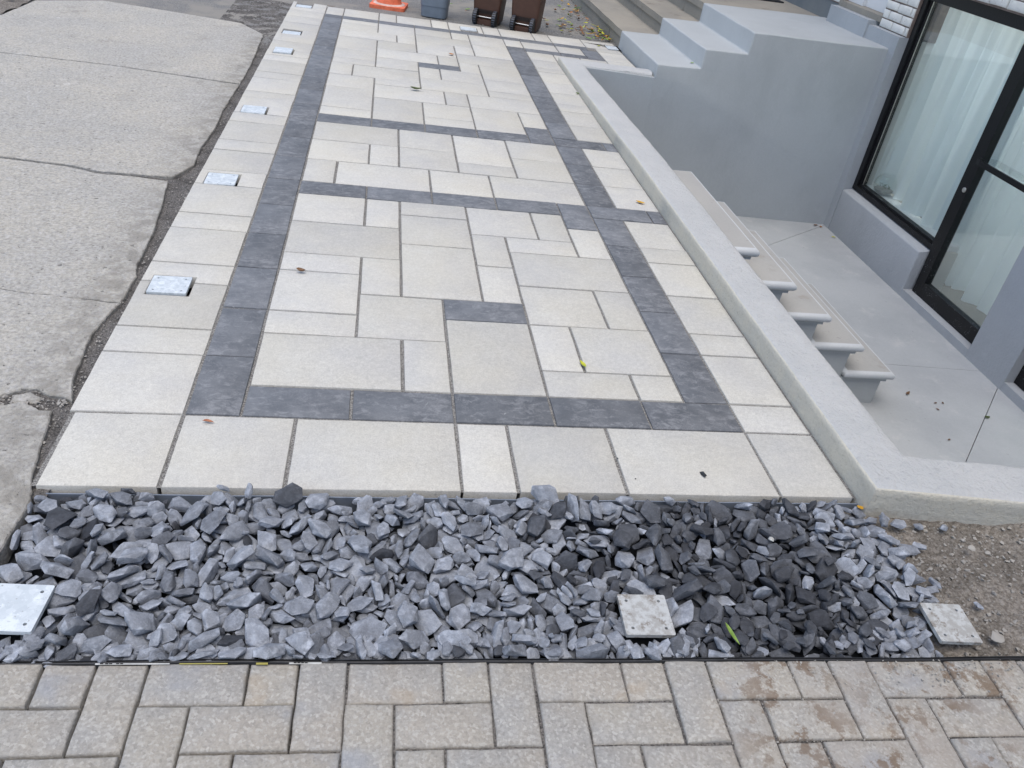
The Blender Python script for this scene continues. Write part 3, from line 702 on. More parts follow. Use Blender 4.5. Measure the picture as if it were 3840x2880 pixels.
lk = hpart('lock', bm, 'silver', 40, door)
bm = frame_bm(1.40, 2.334, -1.042, 1.01, 5.20, 5.262, .07, .10, .115, .085); d2 = hpart('door', bm, 'black', 40); d2['label'] = 'second black framed door at the frame edge'
hpart('pane', box_bm(5.228, 5.234, 1.46, 2.24, -.94, .94), 'glass', None, d2)
# white front door above the landing
bm = box_bm(5.31, 5.36, 5.49, 6.02, .70, 2.75); box_bm(5.33, 5.34, 5.60, 5.92, .80, 2.6, bm); wd = hpart('front_door', bevel(bm, .004, 1), 'white', 30); wd['label'] = 'white front door'
bm = box_bm(5.275, 5.37, 6.022, 6.30, .70, 2.75); hpart('door_jamb', bevel(bm, .006, 2), 'white', 30)
bm = box_bm(5.19, 5.36, 5.487, 6.30, .6495, .698); hpart('door_sill', bevel(bm, .006, 2), 'oldstep', 30)
# room behind the glass
rm = bmesh.new(); box_bm(5.40, 8.6, 1.0, 5.6, -1.05, 1.3, rm); bmesh.ops.reverse_faces(rm, faces=rm.faces)
for f in list(rm.faces):
    c = f.calc_center_median()
    if abs(c.z + 1.05) < .01: f.material_index = 1
    if abs(c.x - 5.40) < .01: rm.faces.remove(f)
hpart('room', rm, ['room', 'roomfloor'], recalc=False)
hpart('window_stool', box_bm(5.293, 5.47, 3.69, 5.2, -.70, -.655), 'white')
hpart('inner_wall', box_bm(5.293, 5.46, 3.66, 5.2, -1.05, -.7005), 'room')
hpart('inner_wall', box_bm(5.345, 5.40, 1.0, 5.6, 1.02, 1.3), 'room')
hpart('inner_wall', box_bm(5.345, 5.40, 5.02, 5.6, -1.05, 1.02), 'room')
hpart('roof', box_bm(4.75, 11, -6.3, 13.3, 6.0, 6.25), 'parge')
hpart('wall', box_bm(8.7, 8.9, -6, 13, -1.3, 6), 'room')
tb = tube((6.6, 2.0, 1.16), (6.6, 5.0, 1.16), .02, 10)  # unseen emitter added so the curtains glow from behind
tl = tag(link('added_glow_tube', tb, 'tube', None, 60), 'added unseen glowing tube in the room, brightening the curtains from behind', 'added_light')
def curtain(y0, y1, z0, z1, x, seed, label, n=150):
    rnd = random.Random(seed); ph = rnd.uniform(0, 6); bm = bmesh.new(); cols = []
    off_ = []; acc = 0
    for i in range(n + 1):
        t = i / n; acc += 1.0 + .9 * math.sin(t * 9 + ph) + .5 * math.sin(t * 23 + 2 * ph); off_.append(acc)
    for i in range(n + 1):
        y = y0 + (y1 - y0) * i / n; th = off_[i] / acc * 2 * math.pi * (y1 - y0) / .21; col = []
        for k in range(9):
            s = k / 8; amp = .022 + .03 * (1 - s); wv = math.sin(th + .5 * math.sin(3 * s + ph)) + .35 * math.sin(2.3 * th + 1 + s)
            col.append(bm.verts.new((x + amp * wv, y + .35 * amp * math.cos(th) + .01 * math.sin(4 * s + ph), z0 + (z1 - z0) * s + (.012 * math.sin(th * .5) if k == 0 else 0))))
        cols.append(col)
    for a, b in zip(cols, cols[1:]):
        for k in range(8): bm.faces.new((a[k], b[k], b[k + 1], a[k + 1]))
    return tag(link('curtain', bm, 'cloth', None, 180), label, 'curtain', 'sheer white curtains in the basement openings')
curtain(3.70, 4.52, -.648, 1.15, 5.435, 3, 'sheer white curtain gathered behind the fixed basement window')
curtain(4.545, 5.16, -.648, 1.15, 5.475, 4, 'sheer white curtain beside the fishbowl behind the basement window')
curtain(2.45, 4.05, -.955, 1.15, 5.50, 8, 'long sheer white curtain hanging behind the glass basement door')
bowl = empty('glass_bowl', (5.385, 4.80, -.655)); tag(bowl, 'round glass fishbowl with a small plant on the window stool', 'bowl')
rg = [(.045, .0), (.065, .008), (.092, .045), (.10, .085), (.094, .125), (.075, .155), (.066, .168), (.072, .176)]
kid(link('bowl', loft([circle(r, z, 28, 5.385, 4.80) for r, z in [(r, -.655 + z) for r, z in rg]], cap1=False), 'glass', None, 60), bowl)
bm = loft([circle(r, -.655 + z, 20, 5.385, 4.80) for r, z in ((.04, .004), (.07, .02), (.084, .045))]); kid(link('soil', bm, 'pebble', None, 60), bowl)
def leaf_into(bm, c, L, Wd, rot, pitch, curl=.3, fold=.25, n=6):
    q = Matrix.Rotation(rot, 4, 'Z') @ Matrix.Rotation(pitch, 4, 'Y'); rows = []
    for i in range(n + 1):
        t = i / n; wv = Wd * (math.sin(math.pi * t ** .85) ** .8 if 0 < t < 1 else 0.02) * .5; x = (t - .5) * L; z = curl * L * ((t - .5) ** 2) * 1.2
        rows.append([bm.verts.new(Vector(c) + (q @ Vector((x, s * wv, z + abs(s) * fold * wv))).to_3d()) for s in (-1, 0, 1)])
    for a, b in zip(rows, rows[1:]):
        for k in (0, 1): bm.faces.new((a[k], a[k + 1], b[k + 1], b[k]))
    return bm
bm = bmesh.new(); rnd = random.Random(6)
for k in range(26): leaf_into(bm, (5.385 + rnd.gauss(0, .025), 4.80 + rnd.gauss(0, .03), -.60 + rnd.uniform(0, .035)), .035, .014, rnd.uniform(0, 6.28), rnd.uniform(-.7, .7))
kid(link('plant', bm, 'leafd', None, 180), bowl)

# ------------------------------------------------------------------ edging strips
bm = box_bm(.055, 2.398, -.0165, -.0125, -.07, -.012); es = [e for e in bm.edges if e.calc_length() > 1]; bmesh.ops.subdivide_edges(bm, edges=es, cuts=40)
for v in bm.verts: v.co += Vector((0, .002 * nz(v.co.x, 0, 5, 2), .0015 * nz(v.co.x, 0, 4, 7)))
tag(link('patio_edging', bm, 'pvc', None, 40), 'thin grey plastic edging strip between the pale patio and the slate chips', 'edging')
edg = empty('street_edging', (0, edge_y(0), 0)); tag(edg, 'black plastic edging strip between the slate chips and the beige street pavers', 'edging')
bm = bmesh.new(); N_ = 90
prof_e = [(-.009, -.05), (-.009, -.003), (-.007, .001), (-.0035, .0015), (-.003, -.004), (.004, -.004), (.0045, -.001), (.008, -.002), (.009, -.05)]
rings = []
for i in range(N_ + 1):
    x = -1 + 5.5 * i / N_; rings.append([bm.verts.new((x, edge_y(x) + o * .7 + .0025 * nz(x, 0, 2.5, 4), z + .002 * nz(x, 0, 3, 9))) for o, z in prof_e])
for a, b in zip(rings, rings[1:]):
    for q in range(len(prof_e) - 1): bm.faces.new((a[q], b[q], b[q + 1], a[q + 1]))
kid(link('strip', bm, 'blackpvc', None, 40), edg)
def sticker(x0, x1, mat, z=.003, name='sticker', o=-.0075, wd=.0085):
    bm = bmesh.new(); f = [bm.verts.new((x, edge_y(x) + o + d, z)) for x, d in ((x0, -wd), (x1, -wd), (x1, 0), (x0, 0))]; bm.faces.new(f)
    g_ = bmesh.ops.extrude_face_region(bm, geom=list(bm.faces)); [setattr(v.co, 'z', v.co.z - .001) for v in g_['geom'] if isinstance(v, bmesh.types.BMVert)]
    kid(link(name, bm, mat), edg)
sticker(.33, .48, 'sticker', wd=.003, o=-.0062); sticker(.50, .60, 'yellow', wd=.0025, o=-.0066); sticker(.66, .685, 'yellow', wd=.005, o=-.006); sticker(.73, .80, 'sticker', wd=.004, o=-.006)
for x in (.34, .35, .358, .372, .38, .74, .748, .756, .764): sticker(x, x + .006, 'blacktext', .0045, 'print_mark', -.0068, .0016)

# ------------------------------------------------------------------ slate chips (settled pile, stored as numbers: variant, size, place, turn)
PILE = [
25,94,11705,-5115,-472,89,1,-1,-44,11,114,20061,-4049,-386,36,71,59,-7,10,92,8058,-2462,-466,74,31,-29,-51,42,61,9608,-4010,-497,0,46,-88,0,19,74,20279,-2988,-497,82,2,-1,56,2,84,2408,-3162,-479,0,42,-90,0,
43,128,5258,-3438,-467,40,0,0,91,20,80,8698,-2066,-412,96,1,19,13,11,142,7455,-5242,-463,98,-3,-3,-13,20,76,23639,-1073,-469,55,72,24,31,12,146,21505,-4155,-462,84,1,-2,53,29,120,4766,-1788,-433,45,76,-42,-14,
13,182,3507,-5235,-465,99,0,0,-7,37,128,6678,-512,-438,47,5,10,-86,26,110,12408,-4274,-473,26,1,-2,96,2,91,6649,-3868,-474,93,0,0,-35,36,199,10149,-1215,-464,79,-2,4,-60,13,112,22493,-2555,-495,67,1,0,73,
20,95,19831,-2685,-484,3,0,0,99,10,124,16967,-3135,-466,13,0,4,98,10,140,819,-2940,-456,87,0,0,47,12,183,4607,-2647,-442,55,-2,-1,-82,5,173,1602,-2619,-432,0,-34,93,0,33,80,21779,-3625,-496,38,-1,2,92,
19,108,9654,-1525,-477,93,3,-6,-32,28,95,2158,-782,-496,69,-4,4,-70,10,89,9429,-4700,-487,74,4,-2,-65,7,124,12173,-1892,-464,71,-1,-1,69,11,153,24010,-1763,-355,18,75,53,33,36,176,8444,-2282,-464,0,73,67,0,
8,88,10844,-2152,-480,48,-10,-10,85,5,190,2421,-2206,-421,32,0,0,94,5,127,18687,-1446,-433,31,-67,59,-29,4,111,18521,-454,-474,39,-2,4,-91,42,163,7733,-491,-421,0,20,-97,0,14,133,18098,-2793,-488,85,2,-1,-51,
20,126,7463,-3407,-465,3,0,0,-99,23,150,10220,-3459,-433,7,10,-1,-98,5,72,18534,-2939,-494,84,4,-1,-52,37,72,16758,-2834,-500,37,0,0,-92,7,75,7005,-1113,-494,41,-15,32,-83,26,89,23038,-1338,-477,59,4,-5,-79,
32,150,10676,-4323,-455,36,2,7,92,19,114,20968,-3831,-474,99,5,-5,0,35,143,743,-635,-445,1,-8,-99,0,21,160,20441,-629,-426,3,-41,-90,-1,41,158,20832,-3339,-459,85,1,1,51,37,141,11803,-855,-78,27,-93,13,16,
44,215,1652,-3968,-202,74,-45,43,-23,45,119,6513,-4220,-477,84,0,0,-53,32,128,20376,-5074,-450,92,15,-8,-31,47,90,18217,-1309,-503,9,-2,-2,-99,4,71,18435,-920,-499,91,-5,2,-38,11,138,6736,-2656,-468,0,70,70,-1,
39,171,5731,-3992,-406,33,-2,-12,-92,39,149,18532,-4933,-440,93,-3,-1,33,31,250,18272,-1992,-372,82,0,0,55,6,68,3350,-560,-516,94,0,-1,-31,45,143,18043,-1425,-357,86,33,-15,33,47,130,23564,-2950,-485,99,1,-2,-6,
6,209,19171,-1625,-462,79,0,0,-59,25,94,18760,-1897,-446,17,-13,61,-75,12,78,22711,-2294,-476,19,88,41,-4,1,75,19489,-2130,-453,75,60,24,0,25,75,4614,-354,-486,99,0,0,7,47,138,18436,-1277,-347,18,-57,-76,-20,
30,155,4005,-1676,-366,90,-27,-25,19,14,130,18763,-5248,-489,76,2,2,63,40,106,9512,-1885,-491,60,3,-4,-79,38,119,8537,-2875,-472,86,4,-3,-48,7,80,2373,-2589,-493,0,70,70,7,5,116,17956,-5241,-467,23,1,-2,-96,
17,124,3078,-3693,-415,47,21,-11,-83,26,154,1467,-3202,-343,96,-7,-19,-9,27,65,19483,-5726,-492,72,65,19,8,47,57,22626,-388,-517,96,2,-1,23,5,114,13886,-4317,-431,13,30,-92,-18,42,114,7130,-2483,-457,93,0,0,33,
27,158,20877,-3301,-257,90,-5,6,41,37,162,16735,-1809,-448,32,0,0,94,19,95,22770,-2803,-431,20,-9,-28,92,6,144,22092,-528,-487,94,0,-1,30,14,137,22186,-3551,-486,34,1,-2,-93,32,178,2791,-1425,-440,99,1,0,-1,
47,186,1587,-4361,-461,79,0,-2,-60,6,81,18289,-4305,-511,68,0,0,72,5,140,11364,-2698,-450,99,3,0,-6,22,76,19507,-394,-510,9,-4,1,99,6,55,19328,-3683,-521,70,0,0,70,23,68,21173,-2637,-490,8,-28,-95,-1,
40,101,19344,-2288,-430,27,-7,-89,33,28,128,10590,-1479,-440,97,9,16,-5,30,183,23777,-2423,-390,3,89,43,9,42,178,23397,-3652,-410,0,-18,-97,0,39,99,12395,-1740,-474,66,-2,2,-74,39,128,16557,-1332,-408,7,66,58,-44,
8,144,1733,-1666,-439,78,-9,12,-59,17,178,19395,-2666,-325,56,67,-31,-34,34,84,2176,-2496,-495,88,0,0,46,0,140,12450,-3869,-458,78,11,19,57,39,153,6721,-4975,-437,85,-2,2,-50,13,160,16934,-4919,-475,1,-97,-17,-1,
5,191,19875,-2398,-421,0,97,-20,0,10,86,15521,-2685,-489,12,0,2,98,40,177,6458,-2306,-438,88,-14,-5,42,45,193,19567,-4722,-448,4,-45,88,0,34,135,4233,-5040,-372,50,-75,-12,39,1,238,3068,-2213,-319,23,53,-79,-18,
17,120,554,-3426,-387,16,-12,51,83,45,158,17901,-1144,-398,9,-98,-2,-12,13,54,5092,-2897,-519,81,1,0,58,27,173,19256,-3517,-418,90,-36,-6,21,31,241,7051,-4662,-377,20,0,0,97,29,151,3937,-4969,-434,9,95,-22,-14,
11,75,16474,-3270,-501,99,1,1,-10,45,115,8399,-3652,-480,76,0,0,-63,16,65,18478,-478,-342,65,-1,5,-74,15,84,9043,-3478,-503,95,1,1,-29,28,195,12669,-3495,-385,4,91,34,-18,31,125,16263,-1181,-457,80,0,0,58,
31,69,4685,-1097,-485,77,26,-19,-52,4,88,17821,-1902,-488,98,-5,1,-14,24,99,8995,-2476,-476,10,0,-6,98,31,94,20760,-4122,-442,32,-41,-59,60,28,157,14374,-694,-471,85,-3,0,50,43,125,12765,-2030,-468,43,1,1,89,
24,153,5927,-3073,-451,27,0,0,95,22,107,4122,-4266,-501,0,13,-98,1,10,91,14712,-3555,-486,72,4,-3,-68,31,92,14837,-5445,-456,61,28,31,66,8,75,3338,-562,-426,1,80,58,0,35,99,3357,-878,-473,5,1,-4,-99,
20,54,9778,-870,-476,33,-76,24,-48,41,171,20116,-4467,-453,91,0,0,-39,34,83,13525,-4254,-496,21,0,0,97,28,113,3933,-5324,-372,18,90,-11,-34,20,119,2892,-4446,-442,39,-11,19,-88,10,160,1744,-890,-444,11,0,4,98,
20,131,23656,-3351,-357,32,70,62,-11,33,178,9185,-2075,-413,29,7,5,-94,42,197,1948,-3351,-396,0,-71,69,0,33,111,5215,-3144,-478,2,97,-20,1,2,126,7179,-737,-448,74,0,0,66,47,93,14608,-5006,-501,55,-1,-2,-82,
46,161,11957,-4595,-477,80,0,0,59,10,117,4593,-3831,-446,24,17,37,87,5,163,10758,-549,-438,95,0,0,-27,32,99,12193,-1303,-480,65,-2,-1,75,46,79,14123,-1195,-510,0,-64,-75,0,30,90,15893,-2721,-476,0,17,97,0,
37,131,1276,-2316,-466,0,-72,-68,0,32,142,5998,-1281,-412,90,41,-6,11,25,61,7786,-3410,-476,55,-54,-41,47,17,87,5061,-3782,-481,0,-99,7,0,1,137,21475,-3097,-467,0,75,-65,0,43,139,7606,-1934,-454,31,5,6,94,
40,177,18783,-2390,-454,2,78,-61,-1,8,115,14779,-3164,-458,88,-15,12,-42,9,149,8670,-1573,-457,63,2,-2,76,11,142,3123,-1661,-379,84,22,24,-41,8,98,5400,-3816,-475,86,10,-2,49,36,120,12797,-4015,-448,95,12,9,-24,
30,123,13076,-1741,-447,44,6,2,-89,32,155,24550,-2150,-163,98,0,0,-12,28,115,15730,-1300,-483,99,-8,-1,5,43,59,23041,-4920,-506,83,-2,2,53,17,137,18308,-5372,-447,94,4,1,29,31,237,21735,-2233,-275,54,-66,42,-28,
43,156,7107,-3993,-451,38,0,0,-91,40,115,23987,-2828,-485,1,-21,-97,-2,43,107,16743,-3379,-439,9,17,15,96,27,135,18276,-1080,-458,96,0,0,-24,9,101,23912,-872,-450,29,47,-81,-16,45,138,8481,-5371,-467,1,-1,0,-99,
35,115,9649,-4960,-464,0,-82,-55,-1,30,119,13093,-1315,-447,98,0,9,14,35,60,25537,-4189,-213,49,2,1,86,2,88,16863,-1474,-443,6,60,76,-19,44,111,5301,-4305,-504,54,-1,3,83,14,59,1159,-4980,-518,0,31,94,0,
45,72,5340,-731,-503,79,0,0,-60,47,57,16386,-2304,-517,93,1,-2,-34,20,190,22604,-3962,-426,40,0,0,91,12,120,18569,-4309,-376,39,78,-46,-8,44,102,11375,-3298,-507,27,-1,2,95,33,70,20864,-4431,-498,50,2,-12,84,
47,98,7435,-2194,-480,2,-1,-95,26,32,117,5686,-4369,-474,92,2,1,36,26,71,2747,-3994,-498,13,0,0,98,37,164,23861,-1334,-323,29,44,84,-7,33,98,9265,-4893,-427,94,-1,-32,-4,4,212,13689,-2216,-403,1,-51,85,-1,
38,96,12223,-3412,-453,7,16,15,-96,37,150,5963,-2311,-455,56,0,0,-82,11,117,13310,-4603,-477,79,-4,-1,-59,8,134,17844,-4694,-461,90,-2,1,42,10,115,23077,-2439,-400,91,-31,5,24,20,125,4537,-1124,-425,25,-79,51,-20,
33,154,5858,-3593,-454,31,2,-1,-94,20,169,13104,-2566,-440,93,0,0,-33,26,171,12650,-1153,-432,96,-2,-3,23,0,62,24074,-4222,-496,9,13,-31,-93,41,88,19540,-1581,-470,64,22,-28,-67,11,146,1216,-1400,-461,80,0,3,58,
21,167,16574,-2670,-392,39,4,-23,-88,16,64,19731,-5234,-503,2,4,99,-2,20,73,14393,-5534,-490,79,-8,-8,59,22,110,16941,-4184,-491,5,26,95,-3,40,123,12177,-3879,-452,55,-39,-29,67,38,148,13461,-512,-460,0,36,-92,0,
7,107,9815,-4172,-474,53,-1,-1,84,12,136,2086,-1238,-368,41,-85,30,-9,4,97,3438,-1216,-469,14,-80,-56,12,47,96,20505,-4202,-500,94,2,-1,32,37,142,2088,-4745,-381,31,84,43,-4,4,120,21992,-4040,-469,97,-2,1,-21,
28,113,3896,-3082,-462,25,-13,8,95,3,113,4671,-3255,-429,8,-69,66,-24,39,107,17427,-2033,-468,40,-1,3,-90,2,94,652,-1841,-472,24,0,0,96,35,140,1933,-5164,-452,43,-1,-2,-89,47,123,1830,-2133,-438,81,32,3,47,
37,58,14800,-3863,-508,75,0,0,-65,2,132,783,-2196,-443,99,0,0,5,21,146,8043,-4375,-430,4,17,-97,3,36,82,1151,-2961,-501,77,-17,-9,59,2,185,15041,-2613,-404,47,0,0,-87,42,141,19187,-3948,-437,13,0,0,98,
34,137,19739,-3553,-455,4,74,-65,5,44,161,2861,-885,-478,0,-81,-57,0,25,137,14245,-3651,-413,20,3,-41,-88,24,187,5917,-751,-431,62,0,0,77,1,86,14450,-5272,-495,0,8,99,0,15,107,7296,-4233,-385,32,-33,-88,8,
7,108,14176,-4184,-437,55,23,32,72,20,201,15170,-3557,-408,88,3,0,46,27,85,2410,-1679,-489,19,0,0,-97,31,132,12609,-2372,-403,42,25,51,69,45,54,18622,-4479,-513,89,0,0,-42,34,132,22759,-3260,-458,6,39,-91,3,
25,56,2838,-3669,-497,24,-42,48,-72,47,53,1098,-3156,-441,53,-16,76,32,35,121,6218,-4603,-342,27,24,-92,-3,5,86,17824,-2352,-446,33,47,67,45,36,122,800,-692,-294,40,-1,-4,90,9,137,19496,-740,-472,58,3,3,-80,
39,108,21288,-3804,-398,7,39,30,85,20,73,2233,-4440,-460,29,38,84,-23,3,114,18739,-436,-392,26,20,-90,-24,14,119,11023,-5029,-493,60,-1,-2,79,44,184,5769,-1731,-475,97,3,5,-18,43,89,17389,-4855,-166,72,49,43,17,
33,89,1558,-1269,-453,75,53,-19,-32,44,89,8071,-4779,-507,0,90,-42,0,1,77,2558,-5366,-444,26,-29,-54,73,27,86,12845,-2755,-489,0,-1,-99,0,32,113,5075,-1578,-443,14,-32,-71,59,16,170,8736,-4980,-399,66,-16,9,-71,
30,164,17421,-527,-372,92,-29,-8,-20,11,109,22756,-5108,-481,15,-1,1,-98,14,250,16908,-4337,-242,22,-22,93,-12,42,82,17908,-1673,-420,43,-87,18,7,20,87,21439,-4811,-489,0,-34,-93,0,15,91,10397,-5178,-374,17,-45,15,-85,
37,86,5445,-2277,-456,28,93,17,-8,0,168,15686,-1930,-390,36,35,-77,-37,19,139,7920,-3550,-386,8,-96,9,21,44,130,17688,-1392,-339,88,6,-33,31,35,108,6062,-4663,-439,21,60,-75,-13,1,137,13962,-4746,-386,59,54,51,29,
32,156,23177,-2026,-447,90,-1,-2,40,2,129,19782,-1164,-390,11,-96,-10,20,19,101,4861,-3393,-481,19,-1,-1,-97,32,81,20417,-5554,-495,0,89,-42,0,45,104,6393,-3117,-488,1,12,98,-1,38,70,7679,-2423,-492,38,-8,-2,91,
46,113,18179,-4843,-486,5,33,-93,10,47,110,2462,-536,-494,88,0,-2,-45,34,85,11009,-2499,-485,24,15,-23,-92,17,64,17023,-2287,-497,0,27,-95,0,38,98,16216,-2462,-488,64,0,0,76,29,131,13403,-1538,-488,80,-3,-1,59,
45,153,16180,-2969,-331,53,48,-50,-47,33,101,17291,-4384,-484,24,2,-1,-96,8,181,14230,-1677,-432,95,-1,2,-27,26,75,18400,-675,-257,89,8,-1,-42,28,64,1837,-356,-471,32,-46,81,-9,3,207,13241,-5342,-255,79,-12,-30,-51,
31,139,14921,-4261,-402,22,-16,-8,95,13,76,16214,-902,-510,35,0,-1,-92,34,250,20359,-1227,-403,54,0,0,83,38,108,13833,-5354,-482,42,0,-1,-90,20,66,17403,-4963,-502,0,61,78,0,15,62,13600,-4519,-514,53,0,0,84,
18,110,9088,-3118,-432,94,-25,18,2,20,131,4656,-4280,-462,46,0,0,88,30,88,9306,-1685,-463,95,-10,-11,25,7,172,18133,-621,-390,26,42,-61,-61,31,195,15883,-685,-394,44,10,-17,-86,16,116,6911,-3973,-294,74,16,-14,-62,
21,104,17554,-848,-453,88,-19,0,-40,9,158,1742,-1446,-258,73,15,12,64,15,73,3381,-2169,-311,19,-75,-58,21,36,136,19869,-671,-459,85,0,8,51,10,128,7973,-3029,-464,78,3,3,60,19,88,7745,-1599,-490,31,7,4,94,
10,66,11020,-1959,-486,25,-84,-47,3,1,124,4927,-4155,-433,20,-45,-86,-3,32,105,13431,-1037,-480,2,99,3,-1,23,102,12799,-4635,-436,62,67,-34,-17,1,148,7629,-3083,-376,36,27,74,48,7,190,6175,-4035,-404,48,-4,11,-86,
37,78,17524,-2947,-493,58,-4,1,-80,33,174,14385,-4664,-423,27,4,-11,-95,11,111,14453,-3128,-361,75,61,-18,-10,3,107,5729,-4709,-498,99,5,-3,6,38,184,19678,-1959,-260,13,-23,-24,-92,35,166,20698,-4479,-324,94,26,4,-17,
27,134,23079,-572,-459,95,0,0,26,41,159,23245,-4211,-460,88,0,0,46,20,149,19085,-1400,-284,71,-6,2,68,11,115,22027,-3173,-441,82,-16,-18,49,37,186,9002,-4387,-423,48,2,6,86,3,112,11380,-677,-497,78,0,0,61,
6,150,10714,-4893,-424,3,11,-10,-98,16,128,2645,-3430,-431,43,-6,-11,88,16,75,17580,-2204,-494,31,0,0,-94,39,59,17620,-3190,-500,4,-72,67,-2,0,83,23335,-1155,-493,96,9,2,21,43,107,11987,-3256,-392,13,3,78,-60,
16,171,19598,-4060,-339,28,-17,54,-76,15,81,3679,-1540,-503,15,3,0,-98,26,149,4702,-526,-378,34,-85,-39,-3,18,93,10082,-762,-407,4,-14,-58,-79,8,141,11053,-1382,-454,0,-98,16,0,35,123,21751,-5187,-459,1,-53,-83,-1,
24,145,12369,-4536,-395,85,25,-14,41,2,90,20856,-2646,-432,44,34,58,57,41,205,11307,-3802,-400,64,11,-14,-73,36,98,8201,-2456,-304,70,16,20,65,8,119,5220,-2541,-470,91,-1,2,-39,32,62,22857,-2612,-488,56,-64,44,-25,
1,157,2143,-1721,-370,60,-1,-19,-76,12,180,15603,-3028,-423,98,7,-6,-4,3,119,20903,-1647,-493,69,1,-6,-71,15,62,21628,-3777,-509,3,-53,83,10,34,103,1740,-542,-364,57,21,73,-28,3,126,21387,-3541,-490,6,3,5,99,
28,91,2645,-4314,-441,55,-31,7,-76,19,69,20673,-2493,-501,84,2,-1,53,35,106,17363,-3369,-470,0,-86,-49,-1,15,123,7588,-3847,-485,76,0,-3,64,40,85,18685,-2753,-500,2,99,5,1,35,111,23413,-1446,-471,93,1,-2,-34,
40,202,6810,-943,-421,69,-19,-15,67,39,77,2325,-3978,-445,21,-21,-33,-89,7,109,2461,-4491,-457,33,-27,-42,79,13,102,2868,-401,-375,17,-50,68,50,29,88,24466,-908,-216,98,-3,2,-13,33,96,9831,-5293,-487,3,-97,21,1,
13,109,17086,-2525,-496,91,1,0,40,38,109,2585,-574,-367,2,79,58,-13,25,120,13093,-4799,-413,32,84,-41,2,23,114,18682,-5655,-439,30,-13,-36,86,3,173,12098,-999,-390,98,-6,-10,-8,21,106,3005,-3310,-463,82,0,0,56,
34,121,11396,-1083,-462,34,15,-20,-89,38,113,16003,-1551,-480,3,0,0,99,7,96,23366,-622,-481,97,-2,0,19,4,159,17268,-1633,-445,10,1,2,-98,46,71,10986,-4236,-513,1,-95,27,-6,0,137,23867,-4181,-372,11,16,63,-74,
39,133,14548,-3972,-414,2,13,-46,-87,17,86,11478,-1324,-482,0,-99,-7,0,14,91,4142,-2104,-505,93,2,1,33,43,166,19191,-5521,-443,13,1,1,98,32,154,11450,-5299,-453,45,2,6,88,45,87,11497,-2596,-309,8,4,93,-34,
39,242,3979,-551,-376,15,-1,-3,98,14,64,21887,-3574,-415,5,56,-81,6,30,70,3846,-4016,-485,60,-7,2,-79,6,98,11776,-4365,-364,9,4,8,98,13,108,15841,-3695,-382,93,-17,28,-5,43,146,17277,-4307,-312,4,10,0,-98,
1,81,17675,-2587,-498,53,0,0,-84,19,164,12257,-2512,-421,10,46,87,3,39,69,6598,-1535,-481,28,11,-84,-43,6,250,23367,-2977,-293,98,-8,-13,6,39,59,19443,-2932,-501,1,0,-3,99,34,161,17748,-4175,-421,16,-34,91,11,
8,90,5617,-3409,-439,81,-34,-1,47,11,90,21578,-1142,-479,15,-14,8,97,10,147,15273,-3027,-312,25,3,96,-7,14,98,13167,-2130,-455,16,-22,-95,5,31,229,22855,-3802,-208,63,16,30,69,23,92,10440,-4428,-479,3,-42,-90,-5,
19,107,11664,-4023,-417,50,17,-17,-82,35,126,1185,-1304,-290,8,-3,-3,-99,28,130,10906,-1662,-393,69,22,14,-66,37,84,7571,-4403,-477,9,-69,-70,11,36,56,21042,-3518,-476,11,25,-15,-94,17,182,3673,-1508,-274,76,1,-25,-59,
6,113,8442,-4572,-493,92,2,-5,-37,21,91,8130,-1598,-468,6,58,-80,0,44,109,22410,-1994,-505,39,-1,2,91,9,86,7575,-852,-499,87,11,-1,45,18,132,14638,-2717,-193,73,-30,2,60,22,124,838,-1159,-492,12,-5,3,98,
6,78,18475,-765,-352,1,94,-25,18,14,111,11888,-3521,-472,94,17,-10,-23,36,112,18716,-4021,-498,88,-3,4,-44,15,97,20111,-1450,-393,7,78,39,46,20,95,14754,-3168,-259,58,27,22,72,44,133,10624,-937,-449,54,2,-16,82,
6,208,3916,-2767,-388,20,1,-15,-96,29,155,15742,-5532,-473,2,6,-99,0,32,121,18175,-4003,-435,48,-79,32,-13,6,61,12819,-4282,-472,25,-80,-49,-20,46,119,23625,-1598,-387,82,-1,32,-45,20,84,15088,-5522,-491,86,0,0,-50,
44,128,10539,-2510,-498,38,-1,2,92,29,75,6404,-2724,-468,34,-60,68,21,29,52,14814,-2231,-521,19,1,3,-97,21,127,5650,-1087,-323,20,-65,47,55,17,104,4387,-3512,-461,96,-21,-4,-9,12,171,17171,-3860,-448,98,0,-2,-15,
20,136,10209,-5341,-459,72,0,0,-68,6,133,5136,-3374,-295,90,-27,-2,30,36,68,875,-3308,-511,0,-69,-71,2,46,125,17560,-2370,-384,38,-1,-2,91,32,102,13690,-1249,-477,10,96,22,-5,4,117,5410,-5189,-471,60,-3,-4,79,
46,57,11224,-2687,-250,72,10,48,47,6,101,7048,-2592,-316,6,-40,90,11,32,110,17679,-4821,-286,8,-47,-87,3,47,102,13438,-5466,-496,0,-54,83,0,33,122,9883,-2782,-432,70,-68,12,-9,23,129,12414,-1757,-301,2,7,-2,99,
6,82,21155,-4825,-481,79,11,-8,-58,23,113,22390,-3055,-465,4,-9,-98,-3,19,124,17752,-2010,-347,52,5,-11,-83,7,62,23965,-3133,-503,75,-1,-1,65,19,161,19026,-4510,-419,10,98,10,-9,1,183,4349,-5302,-318,87,42,21,-1,
42,115,22891,-1018,-378,66,18,46,55,41,52,3946,-4669,-515,0,-17,-98,0,15,96,22046,-4793,-499,35,0,0,93,27,147,21788,-3132,-430,69,-38,-23,56,7,106,9948,-4007,-471,37,4,5,92,37,123,10040,-2444,-470,40,0,0,-91,
